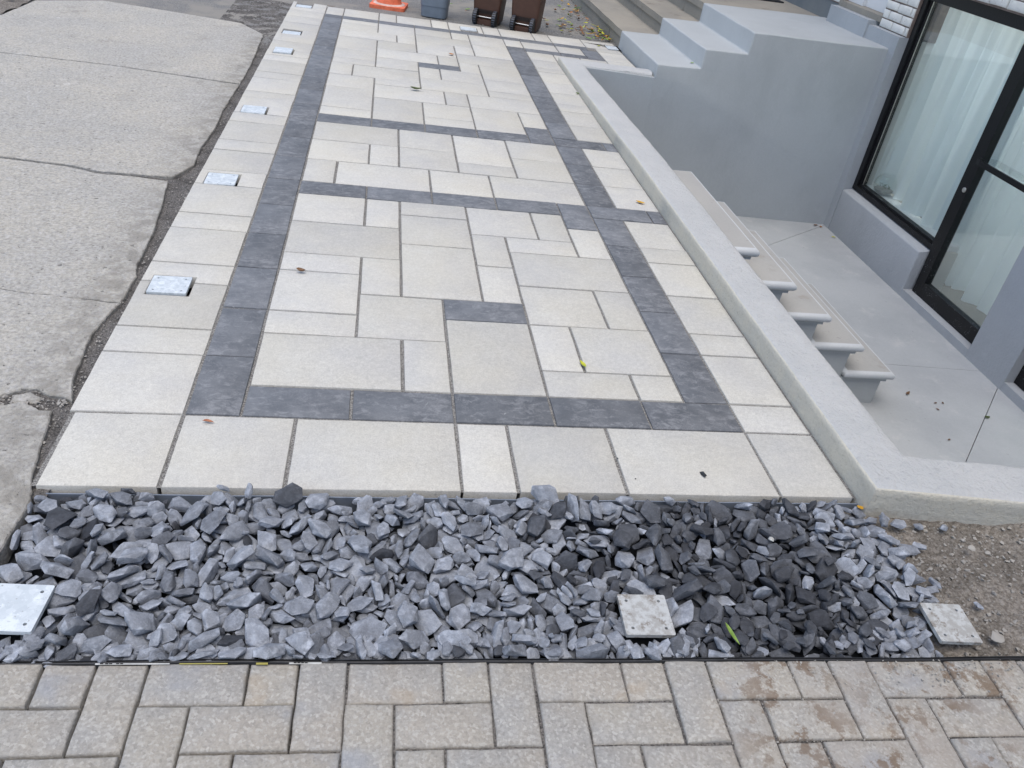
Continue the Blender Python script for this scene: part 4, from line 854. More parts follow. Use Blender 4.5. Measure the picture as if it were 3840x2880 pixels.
33,116,19049,-461,-439,4,-91,-37,-9,33,126,14295,-2555,-463,50,2,-12,85,32,185,5825,-3683,-215,28,3,-18,-93,14,105,22688,-1151,-499,0,-48,86,0,6,82,5719,-2078,-436,30,-93,-16,-3,25,168,11556,-1693,-391,18,2,-82,53,
45,115,22180,-1258,-480,86,0,0,-49,45,99,8103,-3195,-333,9,-94,-29,-5,41,71,18545,-745,-418,89,-13,-15,38,24,75,22893,-1780,-498,1,-95,-27,2,2,99,8394,-3140,-427,51,71,-19,-42,47,75,23222,-3890,-404,7,51,-44,72,
23,113,4520,-4930,-437,47,-36,-69,38,24,70,21227,-3247,-465,13,-20,-5,96,3,99,14850,-4593,-406,88,17,-27,33,3,181,17275,-4785,-328,98,5,6,10,47,125,7099,-1717,-486,46,0,-1,-88,6,175,23400,-4157,-175,53,-20,-31,-75,
16,150,14249,-5139,-377,96,-10,-13,-17,12,87,7301,-2844,-437,25,75,-59,-8,38,106,4873,-2171,-467,90,-9,-1,-39,33,78,10915,-1144,-327,47,-85,15,-16,34,165,1971,-4492,-361,42,25,-61,-61,43,131,7080,-3511,-405,22,42,-46,-74,
10,101,22078,-5386,-480,64,0,0,76,15,67,11674,-3189,-499,1,-92,-34,-10,35,101,21891,-2005,-383,63,-26,-64,34,45,97,5141,-2092,-482,42,-5,4,89,21,199,13565,-3903,-377,25,2,-12,95,47,156,3796,-3536,-474,98,2,-2,12,
25,113,9801,-5485,-448,64,-71,-4,-25,3,171,3187,-2918,-411,98,4,12,9,32,90,15995,-1182,-423,23,-29,49,-78,11,101,820,-2557,-486,99,-1,-1,-6,41,74,5461,-2926,-503,0,-27,95,0,2,90,23804,-1835,-309,87,30,-17,-32,
25,61,8348,-4143,-496,85,15,-7,-48,10,76,11763,-4314,-500,3,-90,-41,-2,20,250,6323,-1887,-230,81,16,-11,-53,41,143,14503,-4337,-317,96,-19,-8,-10,6,155,17596,-3813,-338,25,39,-87,1,8,114,3277,-2514,-391,14,32,-48,-79,
37,106,4939,-2792,-431,70,52,23,42,28,56,23483,-1869,-511,10,-65,74,3,6,157,7530,-4167,-340,94,-8,18,-26,23,61,3708,-1181,-475,18,30,-56,-74,37,129,5877,-3213,-273,0,-99,7,-2,31,202,20526,-2682,-356,54,-4,-20,81,
30,120,9960,-4700,-454,0,68,-72,0,28,143,21349,-1293,-433,88,12,-6,-43,24,100,12828,-4434,-413,30,22,36,84,47,78,22031,-1826,-505,93,0,1,-35,43,81,8613,-4187,-437,58,-21,52,-57,40,122,19158,-5151,-483,56,2,-5,-82,
12,97,11901,-3863,-469,11,41,89,6,5,84,6948,-5368,-482,78,-9,0,-60,21,154,11661,-542,-403,50,25,23,78,24,98,19343,-2019,-397,2,-45,85,24,29,157,20490,-3814,-478,92,-3,0,38,20,139,6437,-4124,-246,52,-18,30,-76,
33,151,3042,-4938,-452,47,-3,1,-87,10,82,20646,-4832,-427,7,88,-35,-29,7,80,2702,-1860,-495,3,-47,-87,-3,25,152,18793,-4026,-281,38,66,56,31,35,85,1198,-584,-484,0,97,-18,1,9,105,14510,-3779,-405,3,-18,35,91,
0,86,12930,-4958,-477,0,61,77,9,43,127,24740,-1171,-184,2,-7,99,-2,36,100,4745,-3613,-387,82,19,21,-47,4,108,23129,-1758,-399,56,67,42,19,3,151,5872,-5048,-364,71,21,-14,64,47,84,3619,-3199,-496,74,7,-12,-64,
32,117,17421,-1992,-290,12,84,-50,-10,15,73,18241,-774,-397,74,7,56,-35,11,132,8848,-2277,-313,85,22,1,-46,15,191,19855,-852,-244,5,8,-98,13,42,126,16218,-5401,-405,53,-55,54,-32,6,108,1713,-3633,-363,67,46,-6,-56,
30,113,15583,-3682,-460,73,0,0,-67,14,99,4262,-4713,-501,71,0,0,-69,41,110,18804,-2988,-442,15,-45,-86,11,29,67,16053,-974,-463,5,-39,16,89,37,119,9902,-3712,-414,40,-13,14,88,14,91,19926,-4981,-500,4,18,-97,-4,
46,86,10481,-3205,-495,9,8,-98,12,39,250,9554,-1132,-245,57,-14,33,73,22,151,3446,-4684,-312,14,77,-52,-32,14,76,15968,-1982,-402,38,41,69,-44,24,166,4457,-1565,-394,57,-17,-25,76,37,219,19102,-678,-263,40,-1,-26,87,
34,77,9028,-3271,-500,1,3,99,0,24,115,3519,-1904,-442,69,16,35,60,10,200,6587,-3414,-390,94,21,2,21,34,152,2485,-3750,-427,20,-97,5,-3,5,136,5187,-4035,-349,14,91,-35,-14,20,81,7916,-3913,-489,6,84,-53,2,
44,158,9165,-3560,-361,65,30,17,66,7,113,3326,-5192,-310,1,87,46,4,26,96,21715,-1576,-482,78,0,-1,60,44,103,10997,-1021,-376,39,-30,-54,67,17,143,3122,-412,-339,24,48,-48,67,43,130,14601,-2745,-438,59,17,7,78,
3,61,20274,-4655,-348,93,3,7,-33,0,106,23830,-390,-468,4,-24,96,-3,12,99,20542,-2238,-483,0,-97,-22,-2,39,99,17080,-1853,-273,89,10,9,42,10,144,12030,-497,-399,31,25,54,73,26,87,17796,-758,-414,2,29,14,94,
22,103,21898,-964,-502,77,-1,4,63,34,131,9472,-5361,-374,95,-22,-7,13,37,93,12049,-1516,-433,38,46,73,30,19,143,7647,-4145,-212,97,4,16,-10,25,135,22747,-574,-396,34,-12,61,-69,29,174,18278,-4588,-382,66,6,-6,-74,
46,141,4067,-4285,-390,2,-99,8,-2,23,96,19425,-1169,-380,31,5,-91,-21,44,117,11483,-4794,-502,24,2,-1,-96,30,215,12556,-884,-158,98,-11,5,0,43,83,2005,-3988,-421,66,-42,-58,19,47,107,5628,-2602,-488,80,0,4,-58,
22,102,16971,-910,-501,6,5,-2,-99,9,120,9073,-885,-482,81,5,-10,-55,44,136,8249,-4690,-404,98,8,3,-11,37,95,9111,-4988,-428,29,28,82,39,17,250,2656,-1861,-125,88,-35,-11,25,42,146,14980,-2885,-165,5,-56,82,1,
42,166,7425,-1574,-308,4,-69,-56,42,10,163,6782,-1906,-374,40,-1,17,89,25,87,24098,-3536,-476,76,9,-6,-62,17,108,19983,-2880,-428,21,12,-31,91,27,140,4682,-5377,-237,41,81,26,-32,21,69,11410,-3025,-491,0,98,-16,1,
33,73,10686,-1815,-496,71,-12,1,-68,16,112,18714,-843,-471,70,0,0,-70,41,96,5539,-2967,-304,57,-79,5,-17,40,172,21534,-942,-359,11,-16,-94,26,30,100,6741,-5280,-338,39,5,44,-79,10,115,9858,-2065,-471,93,4,-1,-33,
19,222,9163,-1487,-309,60,-7,-1,78,17,80,17425,-4149,-456,83,-46,-28,-8,36,97,452,-1331,-501,56,-4,10,-81,44,161,2479,-1096,-382,20,61,75,5,38,114,2540,-4064,-383,36,31,-31,-81,7,104,14743,-1445,-439,9,-54,75,-33,
2,250,15836,-2475,-238,83,-14,15,49,42,106,19431,-1528,-287,1,89,40,-19,33,176,3014,-4592,-311,92,14,7,33,29,88,5155,-628,-493,92,-16,-6,33,22,138,4360,-2672,-215,93,-19,-18,-23,0,89,17973,-4336,-444,1,16,63,-74,
30,126,10318,-3779,-368,42,-54,-70,15,14,145,18459,-3693,-406,0,-69,-69,19,45,98,3358,-2775,-269,96,19,13,0,43,124,15200,-1841,-461,9,6,13,98,34,84,8254,-5094,-488,36,11,-13,-91,13,86,10842,-3935,-506,80,0,-1,-58,
37,80,19773,-4187,-343,44,74,11,48,11,76,19972,-1710,-502,1,-96,23,1,42,98,21740,-4710,-469,82,0,0,-55,3,75,10107,-1884,-512,48,0,0,-86,31,156,22621,-2222,-318,37,4,-36,-84,29,80,2923,-3446,-326,20,-74,-62,-10,
16,103,10497,-996,-347,0,47,86,14,14,84,8642,-4474,-418,1,-36,-32,-86,6,101,19155,-4094,-303,22,-86,41,15,26,110,21210,-588,-357,45,-72,-6,50,24,153,5357,-2003,-380,28,63,-70,-9,0,175,6988,-4350,-135,27,-5,26,92,
34,111,13030,-4384,-471,58,34,-31,-66,32,121,1509,-3483,-190,26,-89,34,-5,32,63,14032,-2051,-506,83,0,0,54,19,102,21202,-890,-418,39,81,-23,-34,41,86,22591,-4317,-463,89,41,-6,-8,45,134,6250,-599,-359,41,25,-4,86,
44,137,5618,-4778,-402,3,-8,-11,98,44,112,19083,-2658,-435,56,22,15,77,41,132,11062,-2008,-379,87,12,23,-39,14,199,7871,-4800,-312,8,-34,89,25,26,52,17922,-3282,-491,26,74,60,5,16,121,9913,-5008,-345,26,-31,-87,-25,
11,103,9553,-4330,-485,2,3,-3,99,24,113,13302,-2030,-329,68,-24,-13,67,39,152,3785,-2068,-410,2,61,75,22,4,67,11100,-3086,-501,75,-2,-1,64,14,89,21465,-3526,-392,10,81,-56,-1,43,64,13202,-852,-508,3,-61,78,0,
16,67,6139,-5091,-463,80,-55,14,-16,34,71,16512,-3463,-466,31,13,93,-11,1,134,10440,-2040,-469,36,0,0,92,8,107,12690,-487,-477,85,-2,0,50,7,91,8776,-2664,-479,20,76,53,29,44,243,21079,-2462,-312,91,-11,18,-31,
10,83,4252,-3770,-496,3,-55,-82,0,29,120,9926,-3539,-114,14,-45,86,-14,17,135,7360,-5254,-279,9,0,3,-98,23,98,5961,-2743,-467,99,-7,0,3,13,158,22484,-780,-306,81,52,-15,-20,1,152,16224,-3512,-453,4,36,92,0,
16,187,16483,-2316,-280,25,76,58,6,40,66,18338,-2712,-472,45,67,-53,-22,32,135,18032,-1044,-159,49,-15,-7,-85,8,151,14954,-4982,-442,85,6,-1,51,38,128,379,-1794,-344,38,59,-37,-59,38,52,5217,-4553,-513,0,26,96,0,
34,115,20918,-386,-478,97,0,0,18,41,122,3913,-982,-379,39,-81,40,12,36,160,15151,-1874,-217,95,-8,-5,-25,40,88,14031,-4407,-351,32,-19,69,-60,25,108,3715,-3598,-309,91,4,0,39,28,119,22910,-5491,-488,98,-2,2,-17,
38,102,11345,-1851,-431,85,-43,-5,-26,38,163,13664,-5079,-374,42,-65,-45,43,33,175,16522,-724,-439,94,-2,-1,-31,3,159,5210,-4431,-214,10,95,25,2,1,204,2100,-3681,-133,34,-1,12,-92,38,139,18091,-3625,-465,0,-47,-87,0,
33,107,2822,-3186,-360,85,8,-50,-11,31,100,21940,-5500,-348,56,-64,-45,21,17,75,9472,-1238,-464,81,-41,-5,-38,1,55,4894,-1258,-508,4,97,16,7,43,102,16467,-3076,-443,43,-6,22,86,5,76,21571,-3355,-298,37,82,40,14,
38,177,19954,-3217,-376,12,13,26,94,38,223,10885,-3010,-353,6,7,-9,-98,40,123,9228,-630,-483,36,2,5,92,0,104,9361,-3778,-421,65,-56,-28,42,38,82,3577,-2385,-497,85,0,0,-51,4,148,18719,-912,-193,34,58,-51,-51,
2,131,22061,-1540,-380,33,-5,-25,90,33,65,11635,-3245,-417,17,7,97,8,40,211,7510,-2665,-296,23,68,64,-23,4,86,11676,-4591,-399,9,70,-58,39,25,185,11873,-3734,-264,47,-8,4,87,8,93,7289,-3662,-361,87,-35,20,-25,
42,71,12750,-418,-344,51,-1,-2,-85,13,113,14044,-3384,-436,15,21,95,-8,21,83,8250,-2771,-420,77,34,-23,-46,6,209,11956,-2771,-346,7,68,69,18,16,110,6034,-2608,-311,12,-14,14,-96,42,108,19223,-3156,-456,94,-9,2,30,
47,80,12204,-3574,-372,70,-40,-54,-18,39,92,5882,-4465,-436,32,-84,-11,39,39,89,22942,-4680,-457,60,40,-26,-63,42,88,13457,-487,-298,79,0,0,60,13,109,4390,-4447,-348,10,67,-64,-35,42,52,6210,-2427,-332,36,-85,7,-36,
15,128,17185,-2212,-333,37,-7,-20,89,45,199,6772,-447,-98,87,39,-13,25,16,91,24208,-2364,-188,88,-9,-19,41,24,109,16583,-3770,-477,70,0,0,70,2,111,14611,-340,-310,39,-39,-58,-58,39,113,9524,-3828,-427,63,-59,-43,21,
22,117,5763,-2182,-320,6,-97,0,-17,35,131,1998,-502,-366,63,-62,-14,43,43,63,21810,-5723,-508,3,-81,56,1,7,78,4684,-4220,-316,26,-11,-34,89,27,71,18010,-4526,-340,80,-18,10,-54,1,177,2065,-1661,-139,73,-16,-18,62,
25,101,22124,-903,-399,38,-89,-7,20,41,131,18577,-4296,-160,98,8,0,-11,22,149,5036,-5121,-436,11,-90,37,-13,16,112,2921,-4125,-397,13,19,-83,-49,26,93,12936,-4409,-281,36,-62,8,-68,9,113,11561,-2988,-364,37,8,-9,91,
27,177,8832,-3285,-302,88,24,-24,30,16,134,20462,-3163,-284,42,-9,-27,85,21,137,5789,-5335,-317,28,3,29,-90,16,91,6622,-5488,-416,68,71,4,-8,39,107,8824,-1924,-336,46,-18,-81,28,23,250,7441,-3427,-140,60,7,16,77,
34,186,9623,-2129,-318,81,42,7,37,5,80,1330,-1830,-491,0,-14,-98,0,11,142,16379,-1973,-218,1,-22,43,86,22,107,3278,-1601,-246,72,0,34,-59,5,78,20315,-3613,-478,9,93,33,7,5,147,1506,-5077,-449,45,0,0,-88,
29,148,23570,-1981,-432,18,-76,59,18,8,250,12420,-5397,-141,26,45,-76,37,34,113,14382,-2944,-282,3,9,54,83,28,72,1121,-2955,-419,17,-38,88,-17,17,127,23992,-3929,-445,1,-12,-98,5,41,63,7536,-3615,-391,3,12,17,97,
33,91,13544,-2894,-490,98,1,2,14,45,79,2154,-2889,-499,21,1,0,97,18,124,5557,-4361,-308,32,18,-6,-92,0,117,10823,-3518,-460,5,-54,83,-2,4,106,2300,-4006,-277,4,-97,20,-2,30,172,7530,-542,-152,3,32,-94,0,
25,172,20035,-5166,-333,36,-35,71,-47,36,146,8357,-1231,-477,72,-10,13,-66,24,135,4635,-4576,-343,45,7,54,-69,9,156,14349,-2150,-426,4,11,-93,31,16,149,21247,-1835,-450,3,-64,76,0,44,129,12401,-4005,-146,22,73,-57,26,
21,125,1757,-5314,-236,82,53,-13,7,35,97,20411,-808,-218,92,13,13,31,9,90,4770,-3146,-316,80,-1,16,56,36,119,13465,-4484,-380,7,-75,-62,12,22,223,13592,-1317,-261,6,63,73,20,23,112,17324,-1062,-433,23,-88,-37,-12,
29,98,5582,-459,-420,24,-39,25,84,17,69,5274,-2889,-458,49,63,38,45,21,72,7952,-4150,-469,90,-33,-15,21,13,65,20100,-2127,-514,35,-1,-1,93,2,87,18119,-4204,-328,74,26,-22,-56,17,140,8419,-2271,-234,21,2,-96,-12,
3,126,21686,-3601,-306,13,97,14,-9,33,64,21195,-4324,-417,17,28,-45,-82,0,111,14610,-5535,-474,56,9,-10,-81,15,174,14148,-2626,-208,45,-79,-27,-28,5,137,21469,-1452,-263,32,-43,-81,19,14,83,13042,-3673,-508,0,-93,-33,0,
8,110,1731,-4923,-282,42,-50,-66,35,4,96,1788,-921,-263,50,5,16,-84,17,90,20975,-1264,-479,0,-76,-63,0,39,223,6495,-3544,-126,38,5,-17,90,18,79,3831,-1353,-424,21,-37,-5,89,40,106,18825,-4805,-422,9,29,28,90,
11,74,10273,-4154,-501,98,-2,-4,11,18,88,3794,-4496,-405,41,87,9,-22,11,126,13539,-3393,-475,1,-98,10,1,28,104,17893,-3029,-443,14,-92,29,-17,44,118,17240,-5533,-495,0,-94,31,0,31,83,16832,-2981,-353,8,83,-52,16,
45,205,16168,-1504,-277,68,2,-5,71,32,237,16043,-3533,-230,94,6,-5,-31,19,248,12936,-3317,-250,56,10,22,78,0,111,2279,-485,-328,67,-37,34,-52,38,77,20542,-323,-430,78,53,19,-24,47,141,3933,-2601,-261,13,84,50,-3,
33,85,23291,-3347,-466,67,-67,-19,23,31,137,2348,-4892,-141,31,77,41,-36,44,135,22585,-464,-330,89,-21,-33,-21,46,106,23410,-2504,-238,30,90,26,12,46,71,11043,-3358,-513,0,-53,-84,0,24,117,22048,-4446,-469,4,-34,93,1,
33,116,10003,-1691,-411,90,18,-15,33,33,148,23907,-2623,-174,93,24,5,-23,22,146,11953,-667,-190,86,15,-15,44,47,104,9485,-2620,-495,0,85,51,0,43,168,4327,-3246,-326,3,9,1,-99,4,116,16884,-5354,-436,0,-42,89,-5,
39,109,14724,-3508,-344,1,-94,-32,0,35,90,23121,-2071,-285,99,2,-3,1,43,123,19062,-1159,-141,3,-37,72,-57,38,98,23844,-3484,-488,43,0,0,89,43,136,22563,-4617,-455,31,4,2,-94,32,126,17229,-2856,-428,52,27,24,76,
7,143,14466,-3336,-375,29,28,80,-42,22,71,16914,-5613,-494,10,81,55,-12,12,117,11666,-3999,-212,28,32,-1,-89,43,89,7112,-3686,-177,72,44,22,47,25,60,15304,-2776,-269,82,-53,16,6,18,135,7832,-2764,-366,58,20,-67,-39,
1,150,6369,-2979,-355,7,29,91,-25,38,104,22664,-2551,-345,29,-9,37,-87,45,127,20878,-1547,-312,8,60,73,28,22,82,9377,-3927,-246,18,85,38,30,42,78,7932,-1843,-483,0,-67,73,1,29,167,15236,-3661,-211,56,6,14,-80,
26,67,16033,-2907,-398,73,11,-66,-3,25,82,12990,-1340,-244,13,-37,32,-85,0,182,17630,-5251,-370,96,11,-22,4,4,128,18002,-2690,-291,10,-85,-50,1,30,86,7030,-5272,-386,0,-42,-17,-88,31,89,21031,-4226,-423,24,38,87,-15,
1,91,19813,-1476,-439,4,23,-9,96,41,161,19332,-3691,-196,67,71,17,0,44,118,3979,-3877,-403,23,6,6,96,45,212,23345,-1059,-236,81,-32,17,44,30,99,1150,-900,-419,30,-45,-80,23,33,141,19997,-4421,-268,99,2,1,3,
25,153,16279,-390,-205,64,-74,2,14,45,85,4224,-937,-425,96,6,-24,7,41,160,8269,-5058,-278,65,-8,6,-74,3,61,17918,-2351,-299,75,55,-9,-34,2,73,14257,-2909,-454,68,64,-19,-26,15,74,2815,-3943,-404,95,0,1,29,
30,180,4320,-2124,-334,96,8,21,0,29,122,9930,-2314,-330,21,87,32,29,30,158,20574,-3776,-275,84,-7,0,-52,0,109,2267,-4253,-411,80,3,-38,-45,18,126,9493,-4525,-331,8,24,6,95,30,157,12958,-2120,-230,11,5,98,3,
33,121,14734,-1873,-337,78,-48,28,25,19,169,8314,-4096,-316,64,-19,-12,-72,24,157,18853,-3441,-425,9,83,48,22,21,55,17319,-801,-501,57,0,0,81,28,84,16563,-5418,-498,4,49,-86,-2,39,122,4374,-4054,-382,94,-26,11,10,
22,81,9707,-2540,-401,20,-57,-18,-77,8,113,7524,-4878,-161,8,-29,-92,-21,44,96,10498,-5289,-409,17,-40,35,-81,28,102,10303,-2846,-496,73,-3,-1,67,11,163,9763,-3982,-250,77,23,13,-57,3,134,2327,-2369,-26,22,71,5,65,
12,77,9188,-1057,-214,30,64,-69,8,23,134,4878,-3737,-259,45,87,14,6,44,63,8902,-1801,-461,35,22,-6,90,8,72,7291,-1685,-429,41,-17,-88,1,32,131,4835,-1646,-373,9,-60,-62,48,41,85,20004,-4125,-199,47,0,-32,-81,
6,166,2078,-2655,-333,54,-4,22,-80,34,171,22168,-5094,-385,2,3,-84,52,4,136,21074,-1269,-311,3,-62,-76,-8,45,98,11775,-4940,-320,67,-39,40,-48,18,159,18324,-1524,-112,29,92,-22,-4,31,163,1480,-4680,-81,18,-67,-5,-70,
24,136,11669,-1085,-390,23,69,47,48,47,96,12023,-4141,-412,28,-10,92,21,47,87,16353,-354,-467,5,3,30,94,5,110,2230,-768,-320,52,65,-34,-42,33,92,14993,-866,-489,75,2,0,-64,15,125,13483,-2830,-355,15,67,-67,25,
38,91,11433,-3250,-381,15,-84,50,-7,21,113,4925,-4595,-425,71,-58,-21,30,16,114,12738,-1608,-387,22,-41,88,1,18,151,22407,-969,-267,26,-4,-38,87,19,133,18774,-1680,-201,23,-56,-78,-2,46,80,11198,-3236,-400,34,76,53,9,
45,119,3669,-2307,-308,8,-7,96,20,11,116,658,-5189,-480,1,-91,39,1,39,96,12322,-3205,-408,29,0,91,24,43,119,16776,-1218,-400,81,-30,-2,-49,13,103,21993,-1186,-351,32,90,25,6,46,94,19532,-3787,-374,54,-49,13,66,
38,171,22639,-1686,-401,29,-14,-5,94,46,105,10774,-5443,-500,98,0,0,-13,1,59,13291,-2950,-477,52,58,55,26,21,169,12625,-4211,-205,54,83,6,1,32,138,23050,-660,-273,1,-58,80,9,31,71,23344,-1746,-357,44,-26,-19,-83,
9,127,3319,-3504,-391,8,-39,-77,48,24,153,3856,-1958,-137,93,21,-7,25,25,99,2313,-1838,53,14,-79,-58,5,40,127,20958,-4124,-297,43,-63,-24,58,15,80,7896,-3120,-269,89,3,-43,7,35,101,11131,-862,-349,31,17,8,92,
44,130,13153,-802,-317,17,-35,16,90,2,136,24067,-2385,-58,92,7,-20,-30,1,91,8731,-3641,-493,92,0,0,-37,41,89,13595,-2071,-222,12,-40,90,-3,6,147,23134,-3606,-142,38,17,10,89,34,95,19059,-2955,-428,35,-68,59,21,
1,68,19067,-5246,-356,96,-1,3,23,6,85,8138,-1963,-468,34,-1,34,-86,35,82,7846,-3861,-354,97,3,14,11,44,143,11358,-2439,-335,62,-75,15,12,21,107,2585,-2878,-448,50,14,14,83,5,88,21561,-5528,-486,74,0,0,-65,
10,77,7265,-5506,-452,1,9,72,-67,41,135,3425,-4302,-472,0,76,-63,0,10,119,10882,-2481,-395,86,-22,-8,43,22,207,14105,-1060,-300,68,5,-13,-71,21,85,4324,-4792,-181,89,21,19,34,9,121,5241,-4639,-400,74,-8,-30,58,
12,107,10170,-1331,-288,93,-13,-5,31,38,129,12519,-2860,-378,55,-63,-22,48,44,65,19205,-1960,-283,78,-53,-26,15,27,78,10577,-3731,-493,0,-32,-94,1,32,111,20686,-2064,-391,48,-20,-15,-83,17,106,20976,-845,-389,69,-12,-69,12,
36,93,10452,-2223,-358,91,37,14,1,38,87,1380,-936,-410,59,61,-9,-50,16,98,6782,-1490,-392,69,-42,1,-58,33,113,13411,-812,-367,85,39,-4,33,41,112,3105,-1207,-432,20,-85,45,9,17,144,5153,-1028,-447,98,-15,-1,3,
11,64,15060,-3193,-265,61,16,-14,-75,6,99,20165,-2307,-269,91,-3,9,38,4,109,22765,-3105,-320,15,44,86,-14,31,95,19193,-4778,-373,10,-42,72,53,10,104,8014,-1068,-484,1,71,-69,3,20,112,17000,-613,-416,79,17,-31,-49,
36,130,17323,-2692,-326,2,90,2,-42,38,87,17676,-3422,-493,0,39,-91,0,11,195,14799,-2199,-263,38,-26,-21,-85,26,63,8548,-1586,-294,31,-60,-54,-49,13,111,6787,-4087,-127,85,-31,-30,-27,37,248,14226,-5551,-139,19,20,67,-68,
24,122,13544,-3061,-410,94,29,-3,14,5,115,9408,-359,-394,19,7,69,-68,26,116,16587,-3100,-248,29,-41,5,-85,6,108,2810,-4937,-221,50,26,-13,80,12,130,2750,-4087,-179,77,2,-1,62,42,100,19338,-2139,-253,10,-95,27,-2,
23,155,4254,-3278,-126,11,-72,67,-5,37,67,11067,-347,-502,98,-1,-1,15,26,83,13802,-3273,-395,86,-11,-1,48,30,179,15839,-1899,-78,10,74,-65,-4,18,92,7635,-4529,-298,32,-67,56,35,27,150,7934,-5356,-443,3,94,31,0,
16,66,11969,-5168,-501,2,-6,99,-2,2,63,3448,-3351,-485,45,-11,8,87,2,119,10144,-3092,-403,49,20,7,-83,13,94,5338,-3146,-308,48,-28,-24,-78,45,87,936,-1054,-347,27,-28,91,7,33,96,12231,-3005,-488,28,2,-1,-95,
22,104,3328,-1733,-125,78,53,-10,28,4,143,18515,-4769,-215,70,10,10,69,29,161,8946,-3984,-279,97,-12,-9,-12,2,63,23390,-2251,-468,26,53,-80,-5,0,109,9404,-3342,-425,60,-42,50,-45,30,216,17632,-3251,-253,13,5,9,98,
10,110,7164,-642,-278,70,-5,-3,-70,18,123,1461,-674,-297,98,-13,-6,-7,18,188,20234,-1865,-323,91,-25,28,-7,25,111,20933,-5646,-437,80,44,-25,-28,43,108,15398,-1688,-389,9,-30,-69,64,19,102,14397,-1692,-135,60,68,18,-36,
32,95,2898,-5319,-383,41,-30,-85,4,11,104,21897,-3438,-236,37,-7,-85,34,17,96,19975,-3570,-438,67,28,-6,-67,4,236,11009,-3743,-231,56,10,-9,-81,18,148,6091,-926,-229,16,77,-56,-23,7,129,11489,-629,-136,89,-19,22,-32,
33,68,13362,-3295,-359,93,-2,-17,-28,28,250,16969,-822,-157,18,-80,56,5,8,129,14598,-4829,-262,63,-42,-64,-6,6,135,2206,-3630,53,11,-4,12,-98,7,111,8553,-885,-471,10,95,-25,3,25,159,8170,-717,-339,10,-12,-35,-91,
30,109,22742,-4776,-354,55,12,35,-74,1,106,2674,-3715,-287,96,-15,6,-19,47,82,11640,-1428,-446,94,24,17,9,4,116,5344,-1369,-471,47,0,2,-87,10,97,13310,-1716,-255,4,84,52,2,14,136,23251,-4630,-371,28,-81,45,19,
3,150,2509,-4986,-391,21,-55,75,-27,26,114,22974,-2612,-201,21,-16,88,37,44,125,3406,-1980,-226,94,-16,9,25,7,94,864,-1713,-393,6,-26,12,-95,37,110,23405,-448,-378,32,80,-48,1,22,87,15497,-1559,-391,28,88,14,-32,
45,221,10391,-4452,-279,14,-83,50,-11,34,101,16974,-3217,-293,60,-78,0,-8,39,97,15459,-3813,-189,50,-59,-49,-37,35,189,7152,-1343,-254,21,-45,73,-44,34,72,8590,-5338,-310,70,-63,9,29,42,129,8413,-1746,-362,76,-58,-1,-26,
9,96,13209,-4057,-497,0,-85,51,0,26,108,1481,-1986,-181,13,93,-26,-16,45,131,11319,-2212,-418,14,-20,-94,-21,15,83,2341,-5367,-398,24,-36,80,40,5,87,3378,-3752,-451,94,31,-5,-7,42,65,6452,-982,-489,4,91,38,-4,
34,145,1372,-5084,-263,98,2,-12,-10,35,76,23145,-2864,-198,13,6,98,-6,33,83,21504,-2757,-338,94,6,27,-13,16,116,6853,-3840,-22,12,31,16,92,41,102,9733,-3031,-380,44,-21,84,-22,31,98,3071,-641,-319,71,-68,1,11,
6,75,6446,-1657,-444,33,36,82,26,7,128,5693,-3144,-118,7,-98,2,-15,7,109,5159,-5448,-426,3,-5,-72,67,30,88,12133,-3394,-271,58,41,-17,67,45,68,23023,-1631,-436,48,76,41,5,39,86,20051,-2111,-378,39,8,88,-21,
36,107,3884,-3291,-234,80,-13,11,56,9,162,14077,-1874,-230,2,79,60,7,37,103,9833,-3308,-427,1,-22,-6,96,14,110,14826,-3730,-195,16,12,-86,-45,45,85,7980,-4815,-156,91,27,-6,27,17,91,21972,-420,-330,56,-5,23,-78,
11,102,14119,-3967,-386,66,-30,20,65,12,90,11494,-1368,-287,58,-74,-26,17,45,129,23225,-5523,-423,19,-11,2,-97,41,92,3591,-729,-419,77,-55,28,-9,19,250,21511,-2913,-131,33,1,17,-92,43,100,2728,-5269,-401,76,14,46,42,
28,97,7970,-1006,-362,78,-5,0,-60,40,157,4727,-4905,-363,35,-65,65,-11,29,103,6486,-2918,-226,89,-25,-9,-33,31,100,19442,-4434,-302,89,-8,-5,43,10,121,12999,-497,-408,44,-24,25,-82,41,98,19519,-5189,-420,19,8,1,-97,
29,180,981,-1777,-306,84,-7,32,-42,12,91,9957,-5347,-316,82,-39,5,-39,6,74,22308,-4446,-513,0,68,-72,0,5,90,11617,-2037,-380,62,63,22,-38,14,74,4930,-5398,-266,3,70,-24,66,25,130,2971,-3779,-203,47,38,54,57,
19,63,18388,-3905,-452,28,-34,-86,23,35,229,13888,-436,55,6,-28,-81,-49,9,65,20883,-3928,-373,7,-40,90,3,34,125,22507,-5684,-371,8,-62,60,-48,29,86,8934,-1035,-371,52,-76,-35,-12,43,150,13064,-1500,-149,33,-31,25,-84,
10,148,11087,-1286,-98,10,-57,-79,13,5,136,11702,-3377,-181,9,-11,93,-30,41,84,20870,-3003,-196,10,-18,-34,-91,16,111,5433,-3611,-140,81,19,-30,-45,12,119,14056,-5154,-205,46,-39,9,78,28,80,2158,-1498,-292,24,94,10,16,
6,104,12441,-4778,-95,5,-55,81,-11,17,90,5370,-3879,-310,61,-55,14,-53,11,109,9137,-5376,-481,71,-4,-1,-69,38,130,6201,-3177,-73,42,25,-63,-59,29,130,13417,-2302,-186,95,16,-13,17,35,109,22870,-2003,-97,65,59,46,-4,
